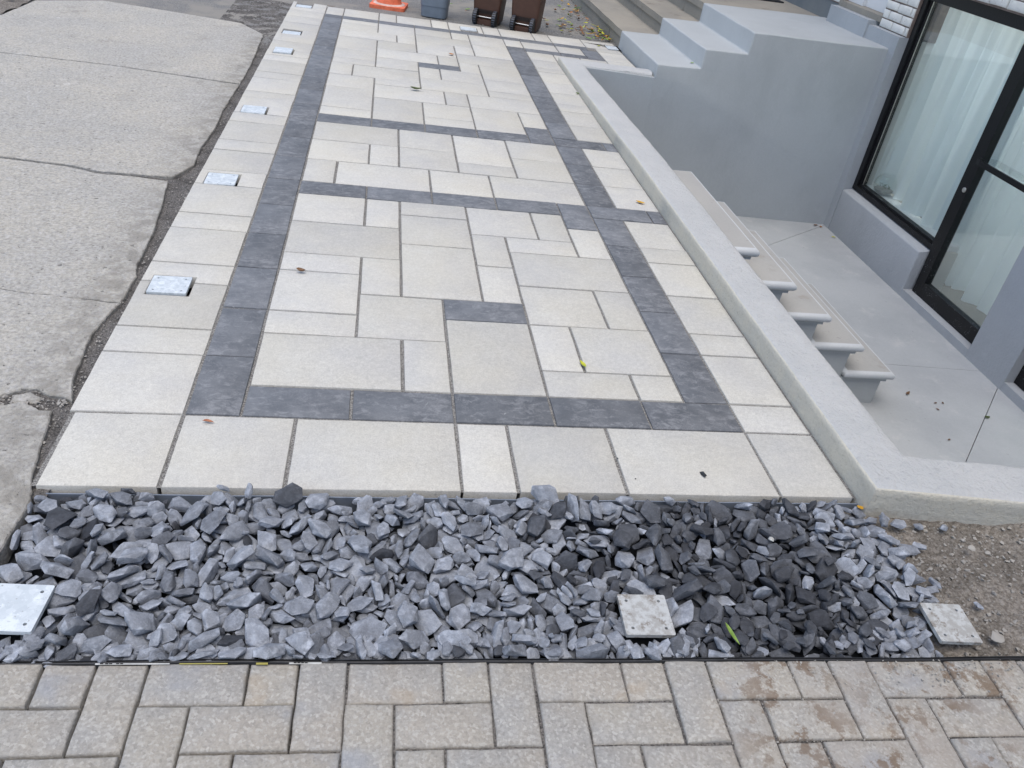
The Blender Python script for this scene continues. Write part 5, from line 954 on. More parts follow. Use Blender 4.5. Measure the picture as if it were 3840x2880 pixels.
44,89,2025,-4173,-373,53,17,-65,-50,40,98,13388,-3112,-279,88,34,7,-30,1,118,20668,-5669,-346,46,-47,-25,-70,19,162,7786,-5174,-163,47,-18,28,-81,6,150,21428,-2333,-160,14,38,87,23,15,152,8415,-3520,-295,12,72,67,9,
18,72,13758,-3724,-491,1,-44,-89,0,14,110,23422,-1473,-194,35,-68,44,-45,15,99,23912,-3581,-367,74,10,-13,63,33,78,8015,-4138,-328,12,69,69,-12,12,121,11137,-1377,-270,5,96,24,-4,21,97,5524,-3382,-245,22,-91,-5,-31,
22,155,22283,-1995,-300,10,12,-93,29,43,167,23210,-5154,-314,41,85,14,26,7,185,16797,-5151,-267,4,61,78,1,23,146,12186,-2011,-282,5,-95,27,8,47,116,18122,-3115,-283,89,4,39,20,44,108,9850,-1541,-242,57,-11,-6,-80,
16,158,16371,-3481,26,3,-1,-98,13,39,70,2759,-3454,-293,69,-13,17,-67,44,181,3280,-4340,-173,88,-32,1,-33,10,131,15282,-873,-56,44,26,-13,84,19,126,10820,-874,-111,6,83,-47,-27,47,250,4417,-1044,-151,2,90,35,23,
25,127,22430,-4390,-297,45,85,-2,24,39,125,13054,-5032,-209,82,14,9,53,37,104,22152,-2318,-473,25,1,10,95,47,164,23797,-3709,-232,98,8,8,-6,12,155,10135,-461,-363,6,-27,84,45,47,65,14390,-1828,-138,4,5,86,-48,
5,95,15298,-757,-481,93,0,0,-33,20,99,21798,-1700,-318,86,19,-8,45,27,125,19424,-1251,-169,9,40,-59,-68,24,78,2647,-5011,-497,0,71,69,-2,24,126,2486,-3375,-241,76,-15,8,-62,7,110,1439,-385,-464,18,-5,42,-88,
5,101,22233,-5680,-426,85,44,7,24,12,158,8234,-3403,-176,58,9,-12,-79,28,138,10736,-4760,-299,6,-70,68,-15,29,61,21885,-1250,-517,98,-3,1,-10,47,146,20485,-4197,-262,3,8,-68,-71,11,151,5263,-464,-302,86,-6,46,14,
12,138,4748,-865,-313,19,54,51,63,19,82,10731,-2299,-353,10,-28,56,76,46,67,17175,-5124,-494,3,-15,-9,-97,10,52,18128,-2887,-390,3,-99,-7,-4,40,179,10140,-3177,-212,30,-7,-12,93,27,97,17570,-3059,-22,31,27,68,59,
33,179,12029,-4907,-206,46,-38,76,-23,36,137,23321,-3780,-60,68,10,-4,71,19,140,13778,-4531,-222,61,-7,-8,78,12,70,9717,-3496,-341,46,-62,18,-59,11,122,7276,-1987,-349,9,-18,-23,94,35,184,9517,-5265,-118,63,-25,10,71,
29,148,22403,-3232,-321,3,-54,-81,-17,7,93,10145,-2212,-310,67,-22,13,68,36,187,9239,-2788,-344,2,99,-6,-1,9,97,4370,-1811,-242,7,3,-70,70,47,162,21223,-3485,-78,24,83,-21,44,31,116,16769,-409,-360,87,34,24,24,
7,187,1705,-3698,78,35,-14,-10,91,43,91,1994,-4419,-133,76,-6,-4,-63,25,95,511,-343,-439,77,-61,13,7,31,106,13740,-3578,-348,0,27,-7,95,17,74,13126,-1788,-165,71,-27,-63,-8,32,129,17131,-5428,-317,68,35,20,60,
38,95,5871,-1822,-328,24,-59,-73,21,2,152,11265,-4964,-196,16,-1,-21,95,21,92,1081,-3363,-270,44,44,77,2,38,110,8966,-3752,-430,79,-4,26,-54,3,95,18383,-2786,-199,87,-23,-22,-34,36,158,7374,-4169,7,1,-3,-1,99,
11,142,3531,-3310,-332,53,1,-20,-81,14,93,7071,-2872,-504,69,2,-1,-71,42,77,4787,-2839,-202,2,75,40,51,6,198,1326,-1979,-315,74,5,10,64,14,120,10436,-3940,-204,48,-78,11,36,43,85,1764,-4456,-281,61,18,-18,-74,
45,146,23314,-1955,-150,67,4,6,72,34,158,9191,-2188,-166,13,-87,-45,7,36,131,8809,-490,-369,35,-76,-52,-10,32,91,7082,-4935,-159,22,-56,74,28,39,138,23155,-3194,-104,3,-17,2,97,26,105,12457,-1415,-227,11,96,-21,8,
7,138,10598,-3380,-309,31,-73,-57,-15,14,107,9662,-1706,-362,3,-98,0,-10,44,116,12807,-5000,-425,13,-87,37,-26,2,74,4619,-1333,-240,68,41,41,43,12,111,21753,-4396,-394,28,37,-84,-23,41,77,7815,-2977,-134,73,40,10,53,
45,148,10676,-799,-209,74,-12,21,-62,40,247,11157,-531,-266,88,-39,16,-19,23,133,14448,-3584,-190,26,-91,9,-26,28,123,4034,-3959,-158,17,96,14,9,33,97,22830,-1327,-338,59,-31,73,6,44,77,20179,-414,-416,33,-36,58,-64,
28,99,4774,-1336,-372,8,-27,28,91,32,250,15611,-664,-194,92,-1,-26,-24,17,63,14889,-4258,-247,5,84,49,18,12,100,7258,-2315,-305,8,95,-28,2,11,93,12516,-2338,-221,19,15,96,1,42,100,14442,-1071,-85,54,1,19,81,
18,147,14501,-1389,-295,74,-33,-17,-54,18,90,10026,-843,-190,20,18,-32,-90,13,143,12281,-4763,-356,59,20,21,-74,9,98,8144,-2786,-343,27,-22,-21,90,33,121,14746,-4042,-240,15,-11,26,-94,24,173,20165,-3666,-256,50,-67,-46,26,
12,137,11250,-4753,-389,48,-9,0,86,2,91,24100,-4081,-208,48,81,-31,-2,36,105,22283,-1337,-322,26,40,-87,5,42,185,5116,-2874,-218,46,-28,61,-56,42,194,17756,-4304,-192,5,-73,-64,-19,12,141,12652,-1711,-143,28,22,-19,91,
5,93,13824,-2221,-179,98,1,12,-6,47,121,4961,-4217,-313,78,0,18,-59,27,64,7090,-2178,-431,59,40,10,-68,15,99,3567,-1092,-309,50,-82,-22,12,4,131,3691,-5227,-132,97,-17,-3,11,18,95,10153,-1923,-335,11,97,18,2,
27,165,13169,-4076,-315,53,-23,-34,73,43,114,17536,-1481,-225,31,8,36,-87,33,155,19696,-2889,-165,79,33,28,40,9,122,20294,-1233,-194,67,5,3,72,26,74,6316,-4582,-240,65,-24,17,-68,14,67,4868,-3855,-406,61,-32,49,52,
34,110,3930,-4122,-279,14,82,54,-1,7,92,23908,-4238,-141,80,-58,-8,0,13,131,12022,-4481,-317,51,-15,10,-83,26,57,22977,-1709,-227,36,23,1,89,11,72,7483,-5570,12,18,43,77,-40,9,139,12691,-4939,-202,95,29,6,2,
32,117,22225,-426,-249,82,-39,-32,24,15,131,21819,-775,-299,32,-7,-22,-91,8,79,18638,-607,-230,41,-63,-62,17,21,168,18496,-3070,-329,55,1,-16,81,38,98,8651,-317,-423,2,4,-63,76,4,65,3531,-388,-469,75,9,-35,-53,
19,138,16713,-3523,-278,82,27,2,48,3,152,7918,-3725,-169,31,39,16,84,0,150,9567,-2706,-181,13,95,-19,-17,30,87,22117,-3715,-351,5,-86,48,-4,27,76,11549,-4300,-469,28,-87,32,-23,6,105,8090,-5477,-76,92,-29,-4,-20,
26,72,9894,-640,-283,10,-15,-13,97,45,145,21159,-2411,-32,14,7,-17,-96,24,154,3127,-5006,-184,90,37,4,19,13,68,5919,-3377,-26,1,-78,61,2,33,139,6596,-4497,-184,5,90,-27,31,40,135,21179,-5275,-387,67,15,14,-70,
12,71,3822,-3290,-122,16,-7,-17,-96,42,136,6421,-4974,-347,16,-77,-60,-2,3,99,21426,-4759,-369,31,-16,-8,-92,9,90,2546,-2411,-201,16,-26,-77,-54,0,102,10632,-1592,-315,4,-56,80,17,8,91,21157,-1380,-175,77,5,-3,62,
2,97,17466,-2804,-282,79,19,54,14,22,81,1741,-354,-343,17,61,47,-60,33,97,5595,-2839,-389,10,-2,17,97,9,198,10086,-5014,-181,19,-93,-5,29,24,94,19154,-3470,-250,55,-31,19,73,42,91,23565,-5681,-448,27,-56,-77,4,
44,136,1916,-5095,-88,5,44,-86,21,19,144,4654,-3650,-117,44,85,24,-1,35,183,8735,-2143,-17,12,50,84,-10,11,130,9269,-4108,-378,55,-11,39,72,1,161,22747,-3051,-57,60,-61,-15,48,28,238,14612,-827,-48,31,65,-11,-67,
30,133,24049,-3035,-117,56,35,-52,52,7,80,10557,-3761,-368,2,92,35,-6,34,71,19271,-334,-488,19,-2,97,5,35,64,2789,-709,-363,23,55,-79,-9,16,84,7305,-5410,-8,55,27,-71,32,1,149,3933,-3678,-199,77,51,34,4,
2,163,8780,-1158,-146,2,84,-51,11,34,139,10953,-680,43,71,-3,-4,69,28,128,21956,-1803,-144,91,5,32,19,26,91,818,-3319,-349,47,81,-6,-30,15,132,23056,-2329,-139,78,26,0,-54,33,117,17856,-523,-361,79,12,-51,-29,
0,148,2247,-5184,-224,53,34,70,30,14,58,13947,-2881,-510,5,-69,70,-8,23,240,1707,-2919,-110,13,-14,-90,36,9,139,15373,-2211,-293,2,82,37,-42,45,98,6368,-5349,-494,4,-29,94,-1,17,121,21876,-3987,-296,7,-48,86,-2,
43,80,18431,-914,-319,24,-8,90,34,0,153,9540,-624,-379,13,24,-95,3,38,125,2601,-5226,-181,91,7,-7,37,45,190,8640,-2789,-263,79,8,1,-60,20,117,12078,-1256,-141,76,-19,-53,29,21,120,18175,-4380,-127,25,37,24,85,
39,162,9190,-3611,-86,42,42,49,61,12,52,21176,-3327,-398,44,-8,-26,84,14,73,5363,-2561,-333,35,59,-71,1,34,93,19651,-2606,-382,18,91,-22,26,40,113,9865,-2300,-226,16,90,9,37,13,124,23772,-2110,-186,7,-87,-47,-2,
1,146,12296,-2618,-150,13,0,-98,-6,40,86,6055,-398,-491,94,-23,8,-21,16,89,13112,-1105,-283,35,88,-2,28,7,57,18575,-1431,-342,68,8,29,-66,25,60,12256,-4283,-315,51,30,21,76,22,70,13787,-4642,-429,55,-12,-35,-73,
6,122,6675,-2681,-325,9,84,51,-4,14,58,2907,-2760,-518,84,2,-1,-53,18,122,1637,-1820,-66,16,-15,14,-96,21,204,6148,-3991,-27,46,86,-4,17,11,142,18001,-4788,-232,56,-1,28,-77,20,84,6132,-5342,-427,64,-39,-59,26,
43,104,20759,-1895,-339,13,-15,-24,-94,1,96,8822,-5428,-331,4,-95,24,16,47,194,5535,-1625,-215,33,-87,-32,14,15,165,3970,-4778,-295,19,32,-92,-1,13,154,9560,-3378,-365,58,-45,43,-51,43,228,5815,-2576,-35,15,91,16,33,
10,168,10072,-1827,-117,49,20,-43,-72,43,80,9096,-4323,-264,56,2,7,81,26,89,14546,-4296,-166,86,-18,-8,-45,46,91,10419,-2497,-389,10,-57,81,2,39,66,21931,-1040,-342,36,-53,47,59,8,115,9312,-1631,-55,55,5,3,-82,
28,144,13878,-1775,-107,2,-16,-15,96,7,97,21743,-3832,-360,1,-27,31,-90,16,107,23791,-562,-389,82,23,14,-48,45,101,17011,-1058,-389,6,43,89,4,23,132,11904,-2099,-452,1,66,74,-2,18,175,19850,-1438,-167,47,-8,53,-69,
35,138,10132,-1090,-187,30,8,-25,-90,26,91,7196,-2048,-200,98,13,-5,-3,8,117,6407,-4329,-78,85,16,-3,49,25,199,4764,-2292,-199,6,-63,-75,13,2,103,14179,-3160,-359,75,51,-39,-11,15,131,5193,-1447,-300,13,98,4,-6,
8,185,3524,-4078,-250,11,-31,-80,48,26,84,15446,-2208,-120,0,-45,11,-87,23,83,6411,-1387,-450,84,38,7,-36,31,110,15324,-493,-126,17,-58,74,-25,30,97,14373,-2026,-207,32,56,-69,-29,24,106,23144,-1567,-160,24,-14,-91,-28,
20,74,17890,-2029,-182,81,1,2,57,41,125,3690,-2321,-151,77,19,7,-59,30,106,11457,-1068,-250,1,64,-72,24,19,106,5567,-4860,-290,93,14,-14,29,14,130,2642,-2944,-262,2,-26,-95,9,8,80,8046,-2163,-435,36,91,-2,12,
36,70,7410,-874,-464,55,-32,-14,75,14,96,3578,-5313,-272,22,-16,-14,-94,15,187,10519,-1830,-110,80,43,28,26,22,134,18154,-3905,-235,94,-15,-5,-27,29,156,10030,-3643,-206,20,45,86,9,33,142,8830,-5278,-104,53,-56,54,-30,
20,120,20983,-546,-376,31,-15,43,-82,21,120,19976,-5615,-454,3,15,-98,1,2,117,5538,-812,-373,48,-32,37,-72,42,115,24275,-1103,-135,27,-73,-61,-3,41,182,18928,-2448,-152,10,-86,-40,27,7,98,17998,-416,-399,30,57,17,73,
7,92,10409,-3783,-142,56,30,-45,61,3,71,10085,-3509,-315,8,-80,57,-8,39,126,2259,-3066,-274,16,75,-62,-11,44,184,9738,-4471,-226,12,-28,-94,6,41,172,15419,-1193,-281,45,-27,-38,-75,4,99,15097,-3841,-111,19,9,46,-85,
17,82,23414,-2184,-341,15,88,40,-15,38,59,13402,-2848,-169,9,94,-27,-15,22,178,20758,-1533,-151,23,13,10,-95,15,70,12824,-1231,-262,52,47,-7,70,38,112,4302,-3793,-295,4,-24,-67,69,7,150,16352,-928,-282,7,37,90,15,
27,112,14999,-1535,-410,66,-57,18,-43,47,187,3123,-2379,-47,89,28,21,27,45,250,4978,-1412,-31,64,13,-10,-73,19,122,17226,-1416,-292,65,-24,-31,-64,25,84,10568,-2522,-276,10,-97,13,7,1,105,8713,-3595,-228,24,-79,12,54,
15,80,18462,-2600,-465,72,-6,16,65,21,67,6961,-4738,-147,0,99,-3,3,43,156,14154,-951,-19,7,36,21,-90,11,60,23698,-3948,-156,85,46,23,-2,27,98,9191,-508,-322,84,50,-13,9,4,89,18882,-1103,-281,50,-40,48,-59,
20,126,21562,-386,-464,4,-98,10,2,36,221,8995,-4725,-192,7,-4,-10,98,5,178,2619,-4623,-48,68,40,60,5,14,118,21253,-3566,-249,84,-36,-20,33,31,151,4751,-3178,-125,7,-58,-78,18,17,116,13518,-3310,-217,19,32,-4,91,
16,61,10846,-1879,-424,56,25,-31,71,14,126,18152,-5136,-153,1,61,-77,9,39,122,17528,-1793,-213,28,-52,-2,-80,7,133,2156,-4131,-133,0,5,-99,0,20,134,17854,-5545,-415,63,76,-10,4,29,110,6285,-4886,-468,9,5,-97,-17,
27,164,12593,-4746,-328,67,-47,-51,22,2,133,7591,-1061,-281,27,-35,64,-61,32,123,11672,-2296,-246,30,-29,-30,85,11,89,21248,-4589,-440,8,-9,90,-39,21,90,7983,-2376,-309,55,40,-13,-71,25,123,18891,-3062,-213,16,28,-78,51,
20,118,7739,-2308,-388,10,-23,-27,-92,30,88,21337,-707,-400,40,-2,-78,-46,18,52,14018,-3605,-334,19,-24,59,73,17,82,5880,-3334,-125,2,-48,86,-1,39,89,22215,-1088,-198,90,33,-11,-21,7,145,5211,-3707,-69,20,76,-58,-16,
5,153,12018,-2242,-121,25,-2,41,87,14,102,5189,-4076,-156,97,15,14,5,42,101,17686,-333,-219,21,-21,-66,-67,20,118,15235,-1427,-403,7,29,-80,49,7,117,13974,-2889,-366,38,87,-7,25,41,121,13424,-4808,-210,25,24,-91,-18,
26,143,22624,-1747,-81,9,-3,35,92,1,109,2779,-2794,-170,10,79,-58,-5,2,133,22621,-2823,-211,3,42,-48,-76,0,148,2585,-2577,-288,20,6,-48,84,19,88,9009,-1883,-173,8,-52,-79,-27,21,120,9335,-3217,-188,67,18,-43,-56,
40,90,11547,-4766,-330,85,25,-38,-24,14,70,23643,-1830,-225,36,5,-12,91,23,118,23964,-981,-275,5,97,18,-1,3,98,22215,-3530,-305,85,-42,19,-21,34,126,14786,-4279,-101,38,-53,49,-56,45,83,15673,-1518,-373,64,-56,50,4,
18,128,2650,-3707,-97,40,8,-19,-88,3,161,10620,-4143,-119,51,6,-76,36,40,99,23919,-2780,-86,89,27,-4,32,33,148,19969,-495,-248,48,-16,41,75,39,171,17463,-5607,-298,0,-22,-94,23,7,121,14945,-1172,-459,93,14,-9,-29,
37,143,11117,-5381,-379,6,36,89,25,43,125,18621,-2270,-208,24,-2,-96,-7,32,108,22494,-355,-283,92,-21,-30,0,26,202,17165,-3691,-71,27,-8,90,-31,18,215,6526,-2569,-58,90,-35,22,-9,7,112,14125,-2446,-261,79,58,-11,-7,
14,117,8153,-1938,-254,95,5,-28,-5,40,55,379,-354,-504,1,90,-36,-19,19,134,21841,-4369,-239,98,2,17,1,18,142,5061,-822,-297,29,-10,23,91,16,143,13494,-2558,-105,18,-91,33,-5,2,167,6859,-5354,-44,21,-3,-32,-91,
24,52,22098,-2889,-490,66,-52,38,-36,19,125,17537,-2458,-178,39,74,52,10,28,166,13113,-2698,-245,99,-3,1,-6,47,155,11476,-4551,-286,16,76,-54,29,12,99,6056,-2883,-224,1,-82,-56,5,28,108,647,-1548,-474,6,19,-97,-9,
38,103,5496,-2321,-253,3,54,-73,-39,31,108,18882,-2011,-348,21,-5,39,-88,8,108,22520,-3387,-192,31,-10,-30,89,17,73,22694,-1948,-237,12,32,-56,-75,40,144,7038,-2845,-287,47,19,19,-83,7,81,23557,-758,-453,6,22,25,93,
28,56,9514,-4074,-147,37,-30,31,81,38,139,17386,-1108,-167,43,-9,-87,-18,12,88,8642,-4377,-321,17,-47,-14,-84,27,66,22409,-5819,-489,68,71,6,-8,26,83,4508,-4986,-257,94,24,0,-19,30,164,21189,-1881,-123,85,-46,-17,13,
18,74,18519,-1278,-193,94,22,-4,19,30,77,13517,-1874,-192,46,-45,11,74,46,131,1756,-2635,-87,31,-6,70,62,1,134,18570,-3632,-112,14,-54,79,20,24,98,15330,-2564,-214,9,75,-32,-55,24,141,17886,-1679,-213,96,10,22,8,
23,116,17703,-2697,-342,17,-62,-73,-20,9,92,20520,-4828,-496,53,10,5,83,39,82,1647,-1144,-440,43,-59,60,29,26,100,10777,-2067,-262,72,41,-49,-24,7,161,24014,-3271,-180,5,17,69,-68,39,111,8397,-1409,-328,77,-11,16,-59,
17,122,18476,-5652,-332,1,-85,-34,-38,43,64,20178,-2761,-495,1,-2,-97,19,1,96,10990,-4364,-305,91,21,31,8,37,231,16892,-2555,-147,75,-14,29,-56,45,178,18402,-3248,-155,44,2,-19,87,18,104,5146,-4668,-45,16,-56,-80,-9,
4,108,6818,-1246,-239,80,-12,-21,53,26,145,7937,-1435,-272,39,-65,-63,9,16,77,15284,-3241,-195,91,38,2,10,19,143,3135,-3685,-50,80,17,22,51,41,69,3151,-5342,-468,76,52,-19,-31,20,116,5070,-1909,-356,33,-29,81,-35,
19,99,18784,-5105,-365,18,-8,-11,-96,10,113,12711,-3917,-213,96,8,-23,-4,44,111,9343,-3849,-180,86,6,-33,-37,2,71,11852,-1510,-420,31,61,71,-11,34,136,21420,-5270,-418,30,-54,65,-42,47,70,18292,-926,-273,48,37,-42,-66,
45,156,19284,-2923,-144,68,-10,-35,62,0,79,13377,-2044,-169,26,-5,1,95,5,144,5975,-5027,-129,5,22,-94,21,22,150,8747,-3943,-168,96,-14,-13,13,28,63,14867,-1226,-370,15,-86,46,-11,15,95,19282,-2285,-143,83,4,10,-53,
28,136,20241,-2240,-112,95,22,0,20,31,82,5140,-4742,-333,92,20,-29,4,12,124,2377,-4428,-217,60,-10,39,-68,33,138,7668,-1991,-250,7,-53,81,-16,23,77,6203,-4318,-246,62,39,31,59,17,133,10696,-1253,-240,39,-91,2,-8,
37,85,13474,-4904,-441,13,39,-86,27,5,160,13918,-3233,-232,87,-14,11,-44,3,176,19663,-3474,-197,48,22,51,66,5,141,23035,-1444,-240,92,30,20,-1,45,87,8487,-1077,-384,92,-6,15,-34,29,139,12028,-4244,-216,8,26,92,-24,
30,65,22310,-3776,-297,59,38,0,70,18,188,6515,-4894,-72,88,23,7,-39,12,102,15932,-1061,-314,76,-25,-41,-41,19,95,13201,-3095,-132,49,-4,5,86,8,131,13244,-478,-212,3,-93,22,-25,44,116,8382,-4322,-41,15,44,87,-8,
28,126,12761,-2087,-90,17,39,88,15,13,152,9789,-545,-193,27,71,63,5,13,116,21204,-5050,-438,38,-90,-17,9,36,97,17170,-1861,-145,3,-78,-61,3,38,92,5151,-2392,-318,4,10,-15,-97,8,150,10902,-2711,-167,31,7,-11,-93,
42,70,22951,-339,-201,21,89,-9,37,21,136,10165,-2650,-298,25,11,1,95,24,90,2683,-3375,-170,25,40,-87,-5,17,110,12223,-356,-366,53,45,59,-38,3,105,2106,-847,-245,11,56,74,33,41,171,2295,-1119,-78,4,39,91,5,
0,160,3052,-898,-284,98,-6,1,11,39,56,5816,-1635,-205,25,95,10,-7,28,109,22227,-3450,-223,86,-41,27,-8,2,76,14153,-3285,-116,84,-13,13,-49,31,73,20129,-2662,-368,19,-1,-83,-50,28,78,17295,-3011,-307,28,5,-90,-31,
16,79,1567,-431,-367,35,-45,-72,-36,37,187,16451,-5480,-159,43,24,-30,80,1,135,22154,-2178,-356,66,-15,17,70,32,148,24010,-1863,-70,3,-29,-93,19,16,89,12470,-2061,-213,24,12,-95,-3,29,90,7317,-3052,-502,2,-29,-95,0,
15,118,13164,-4593,-182,64,-17,22,-70,20,168,6391,-1258,-224,13,94,27,-12,42,77,8007,-2903,-303,66,11,-7,-73,5,72,11510,-4269,-333,4,96,-9,22,22,95,11844,-1672,-234,4,67,-72,8,19,145,22332,-2675,-297,27,47,7,-82,
9,119,14306,-3899,-255,22,-3,-24,-93,26,135,22259,-3970,-211,36,-87,30,-4,2,188,13498,-1491,-23,88,-8,-7,45,15,68,19008,-4971,-389,22,-46,-74,41,15,98,7797,-4332,-161,83,1,28,-47,34,98,13760,-643,-487,90,0,0,40,
16,75,20407,-3312,-202,92,24,-19,-20,5,102,16696,-5256,-96,13,-90,36,-14,20,184,7468,-5207,27,90,17,-23,-30,1,121,14879,-3392,-168,8,-97,11,11,21,145,14991,-5159,-235,43,7,-28,84,21,80,21617,-523,-333,23,-95,-10,-11,
43,103,24985,-2014,-192,95,0,0,-29,43,172,22161,-4727,-338,16,-3,9,97,17,250,9895,-4399,-2,7,81,-56,-8,7,58,955,-3203,-457,11,95,-5,-24,4,66,17021,-3413,-391,54,12,-5,82,31,129,20654,-5218,-337,28,-24,22,-89,
32,126,20728,-987,-359,41,-80,35,23,19,65,5288,-3523,-341,91,1,-4,-38,23,126,20483,-2542,-88,14,-2,98,4,21,179,987,-2514,-227,3,-6,-56,81,24,137,11800,-1339,-297,33,-13,33,-86,36,115,4955,-560,-103,30,-13,-30,89,
6,245,10965,-5183,-115,19,-96,-5,-16,2,74,9580,-1820,-221,51,-63,-50,27,31,130,4973,-4982,-206,57,56,37,44,3,113,8255,-2985,-157,28,-2,25,92,21,80,2465,-1559,-278,4,97,19,4,3,88,9743,-3329,-281,61,70,-33,-14,
46,116,8489,-1235,-234,5,-30,-12,-93,16,131,5439,-4472,-41,0,-81,53,18,41,103,18749,-3510,-299,74,-15,-29,57,36,155,11428,-3064,-213,65,-5,17,-72,46,87,24270,-3905,-217,0,87,-48,6,13,74,4210,-4759,-254,16,27,-94,-3,
34,88,5154,-4319,-116,91,-7,-13,-37,47,201,3374,-3179,-218,94,-18,-9,24,40,90,21479,-4646,-283,11,-36,-91,-5,12,114,14577,-3836,-52,6,17,19,-95,7,75,8753,-1218,-494,44,-18,-31,81,10,84,15082,-4068,-378,40,-43,74,29,
30,86,5050,-341,49,15,-8,-91,36,0,101,11252,-910,-206,49,85,13,0,2,67,17265,-3762,-249,18,93,14,25,13,106,7932,-2651,-165,92,-14,12,-33,30,105,5435,-1266,-168,3,-89,28,32,29,72,16879,-3608,-450,14,94,-19,19,
34,55,11523,-5019,-459,54,0,82,-16,41,147,9325,-2447,-133,9,4,-75,-64,37,116,12462,-2091,-48,65,18,16,71,15,87,13691,-4137,-267,5,-4,-91,-38,22,74,21200,-4447,-418,15,-39,76,-47,11,117,7891,-2016,-256,30,-56,67,-35,
11,118,18228,-3547,-154,9,42,21,-87,1,106,4470,-4414,-210,50,-60,-58,19,11,106,1763,-1476,-85,28,13,2,-94,18,109,18104,-4749,-51,78,26,2,56,30,81,13459,-5096,-131,90,-28,-6,30,18,113,1836,-4770,-80,8,91,38,-9,
29,118,17481,-1237,-142,85,32,39,-1,8,75,13664,-448,-320,73,-7,29,-60,23,107,13761,-988,-65,38,88,-20,-14,26,68,8230,-1084,-292,7,94,31,2,39,52,13706,-3108,-495,83,-36,-18,36,15,66,22203,-5450,-350,92,25,12,-24,
2,89,5370,-816,-170,42,60,-54,-39,12,105,22503,-5372,-403,24,-1,66,-70,22,124,22474,-1365,-256,4,-40,-84,32,29,109,21584,-2848,122,4,16,-96,-17,13,149,6057,-5380,-91,4,-14,95,-22,22,85,8355,-2027,-334,16,47,-85,-7,
8,87,9859,-2574,-198,86,-9,-22,42,42,177,7694,-1688,-20,28,12,12,94,17,71,5292,-4919,-360,76,-53,24,-24,6,108,11859,-3052,-193,0,-59,75,-27,43,102,9113,-5187,-282,25,15,-58,75,0,148,8941,-782,-330,21,89,16,35,
8,172,11155,-4418,-177,85,16,8,47,22,156,22192,-2820,-134,90,30,-21,-20,31,68,9650,-3068,-267,66,41,-55,-29,43,98,11442,-3618,-100,13,93,-17,-27,30,131,22078,-1432,-89,72,-1,-26,-63,2,74,13732,-957,-408,58,29,-44,-60,
37,82,18644,-3878,-185,43,78,29,32,13,123,5572,-687,-121,6,-77,42,-44,3,83,12180,-1308,-242,14,75,22,59,18,118,2593,-2732,-46,42,25,-13,-85,25,102,5933,-453,-282,18,79,52,-22,9,88,13836,-3652,-266,86,-5,27,-41,
12,104,20957,-4927,-425,23,-85,-40,-22,2,69,22726,-5714,-458,56,30,3,-76,25,108,9727,-2198,-102,65,-5,36,-65,37,116,2416,-3113,-107,2,-20,-97,2,7,59,22219,-1823,-235,25,60,44,-60,40,74,7887,-3326,-229,24,-18,-93,14,
19,78,20998,-363,-174,28,9,-77,-54,0,139,9256,-2814,-115,57,-68,40,-21,9,77,11444,-1918,-186,29,-86,-3,40,47,81,13297,-3808,-180,28,17,-5,-93,38,176,3206,-3066,-61,31,13,-51,-78,26,103,14747,-619,-403,12,-37,-90,-15,
44,91,6228,-5307,-307,23,71,-49,-43,3,97,5131,-3819,-183,60,-21,18,-74,40,134,16335,-699,-192,23,4,-90,32,25,90,15317,-5323,-473,94,16,6,25,2,98,2639,-1051,-164,13,-8,98,-1,20,98,19884,-2290,-104,24,41,83,26,
42,161,20137,-3130,-101,21,-95,-17,-9,25,56,2104,-2299,-500,0,-64,-75,0,42,107,21627,-4021,-198,33,-28,20,87,42,186,16842,-1641,-149,16,-54,77,-27,12,109,19745,-2422,-186,91,-27,13,-26,9,117,21060,-3820,-154,63,-27,-13,70,
2,97,21575,-3507,-107,20,-38,37,-81,31,131,10616,-2326,-148,22,9,93,24,36,123,4560,-4802,-70,16,-93,31,0,23,173,2556,-584,-116,95,4,-2,-29,25,81,17868,-3791,-337,73,6,13,65,33,120,4548,-4040,-207,10,95,23,-8,
6,242,1244,-1299,-100,65,-6,-1,-75,17,188,1827,-2234,-160,68,-53,-45,20,36,113,530,-996,-426,19,93,-28,8,2,122,15701,-3732,-59,41,83,-34,0,41,67,8301,-884,-318,45,-8,-85,-24,39,136,4798,-4268,-127,87,17,-21,38,
33,87,3227,-4281,-25,4,-12,-31,-93,33,100,13968,-3661,-171,18,47,62,58,25,69,8359,-3833,-186,44,71,-35,-39,5,136,20687,-440,-201,85,41,24,20,45,162,11665,-1596,-89,27,-6,5,-95,17,106,10383,-1375,-145,4,78,1,-61,
43,127,15916,-5440,-331,2,58,80,-5,2,117,22993,-2803,-7,22,-32,-85,34,2,107,24019,-3802,-99,93,7,7,-33,46,168,5404,-5350,-149,4,12,-42,-89,10,181,19425,-5140,-261,2,46,87,6,10,135,6950,-2400,-168,28,42,85,4,
26,133,15425,-1592,-124,67,-21,26,64,29,76,17813,-850,-295,23,-28,13,-91,9,116,5241,-1197,-240,40,-11,-10,-89,26,70,9025,-5388,-285,39,28,49,71,26,149,17885,-3688,6,22,-11,-23,-93,42,121,414,-3213,-282,71,22,62,22,
23,94,15030,-2003,-15,5,1,-75,-65,40,88,19681,-4302,-179,16,25,92,-21,8,209,12635,-2688,2,12,-89,-41,2,14,138,3476,-923,-218,45,-38,-77,-21,36,156,9811,-1167,41,74,-34,-5,-57,0,122,4050,-3018,-107,49,-59,-49,38,
32,80,21441,-5742,-478,98,-10,-8,-4,8,107,21287,-4082,-330,15,-28,7,93,41,74,5655,-4758,-115,10,7,98,6,32,91,12894,-4661,-228,63,-43,61,-15,26,138,1959,-493,-57,3,16,95,-24,41,136,13737,-769,-116,82,44,-24,23,
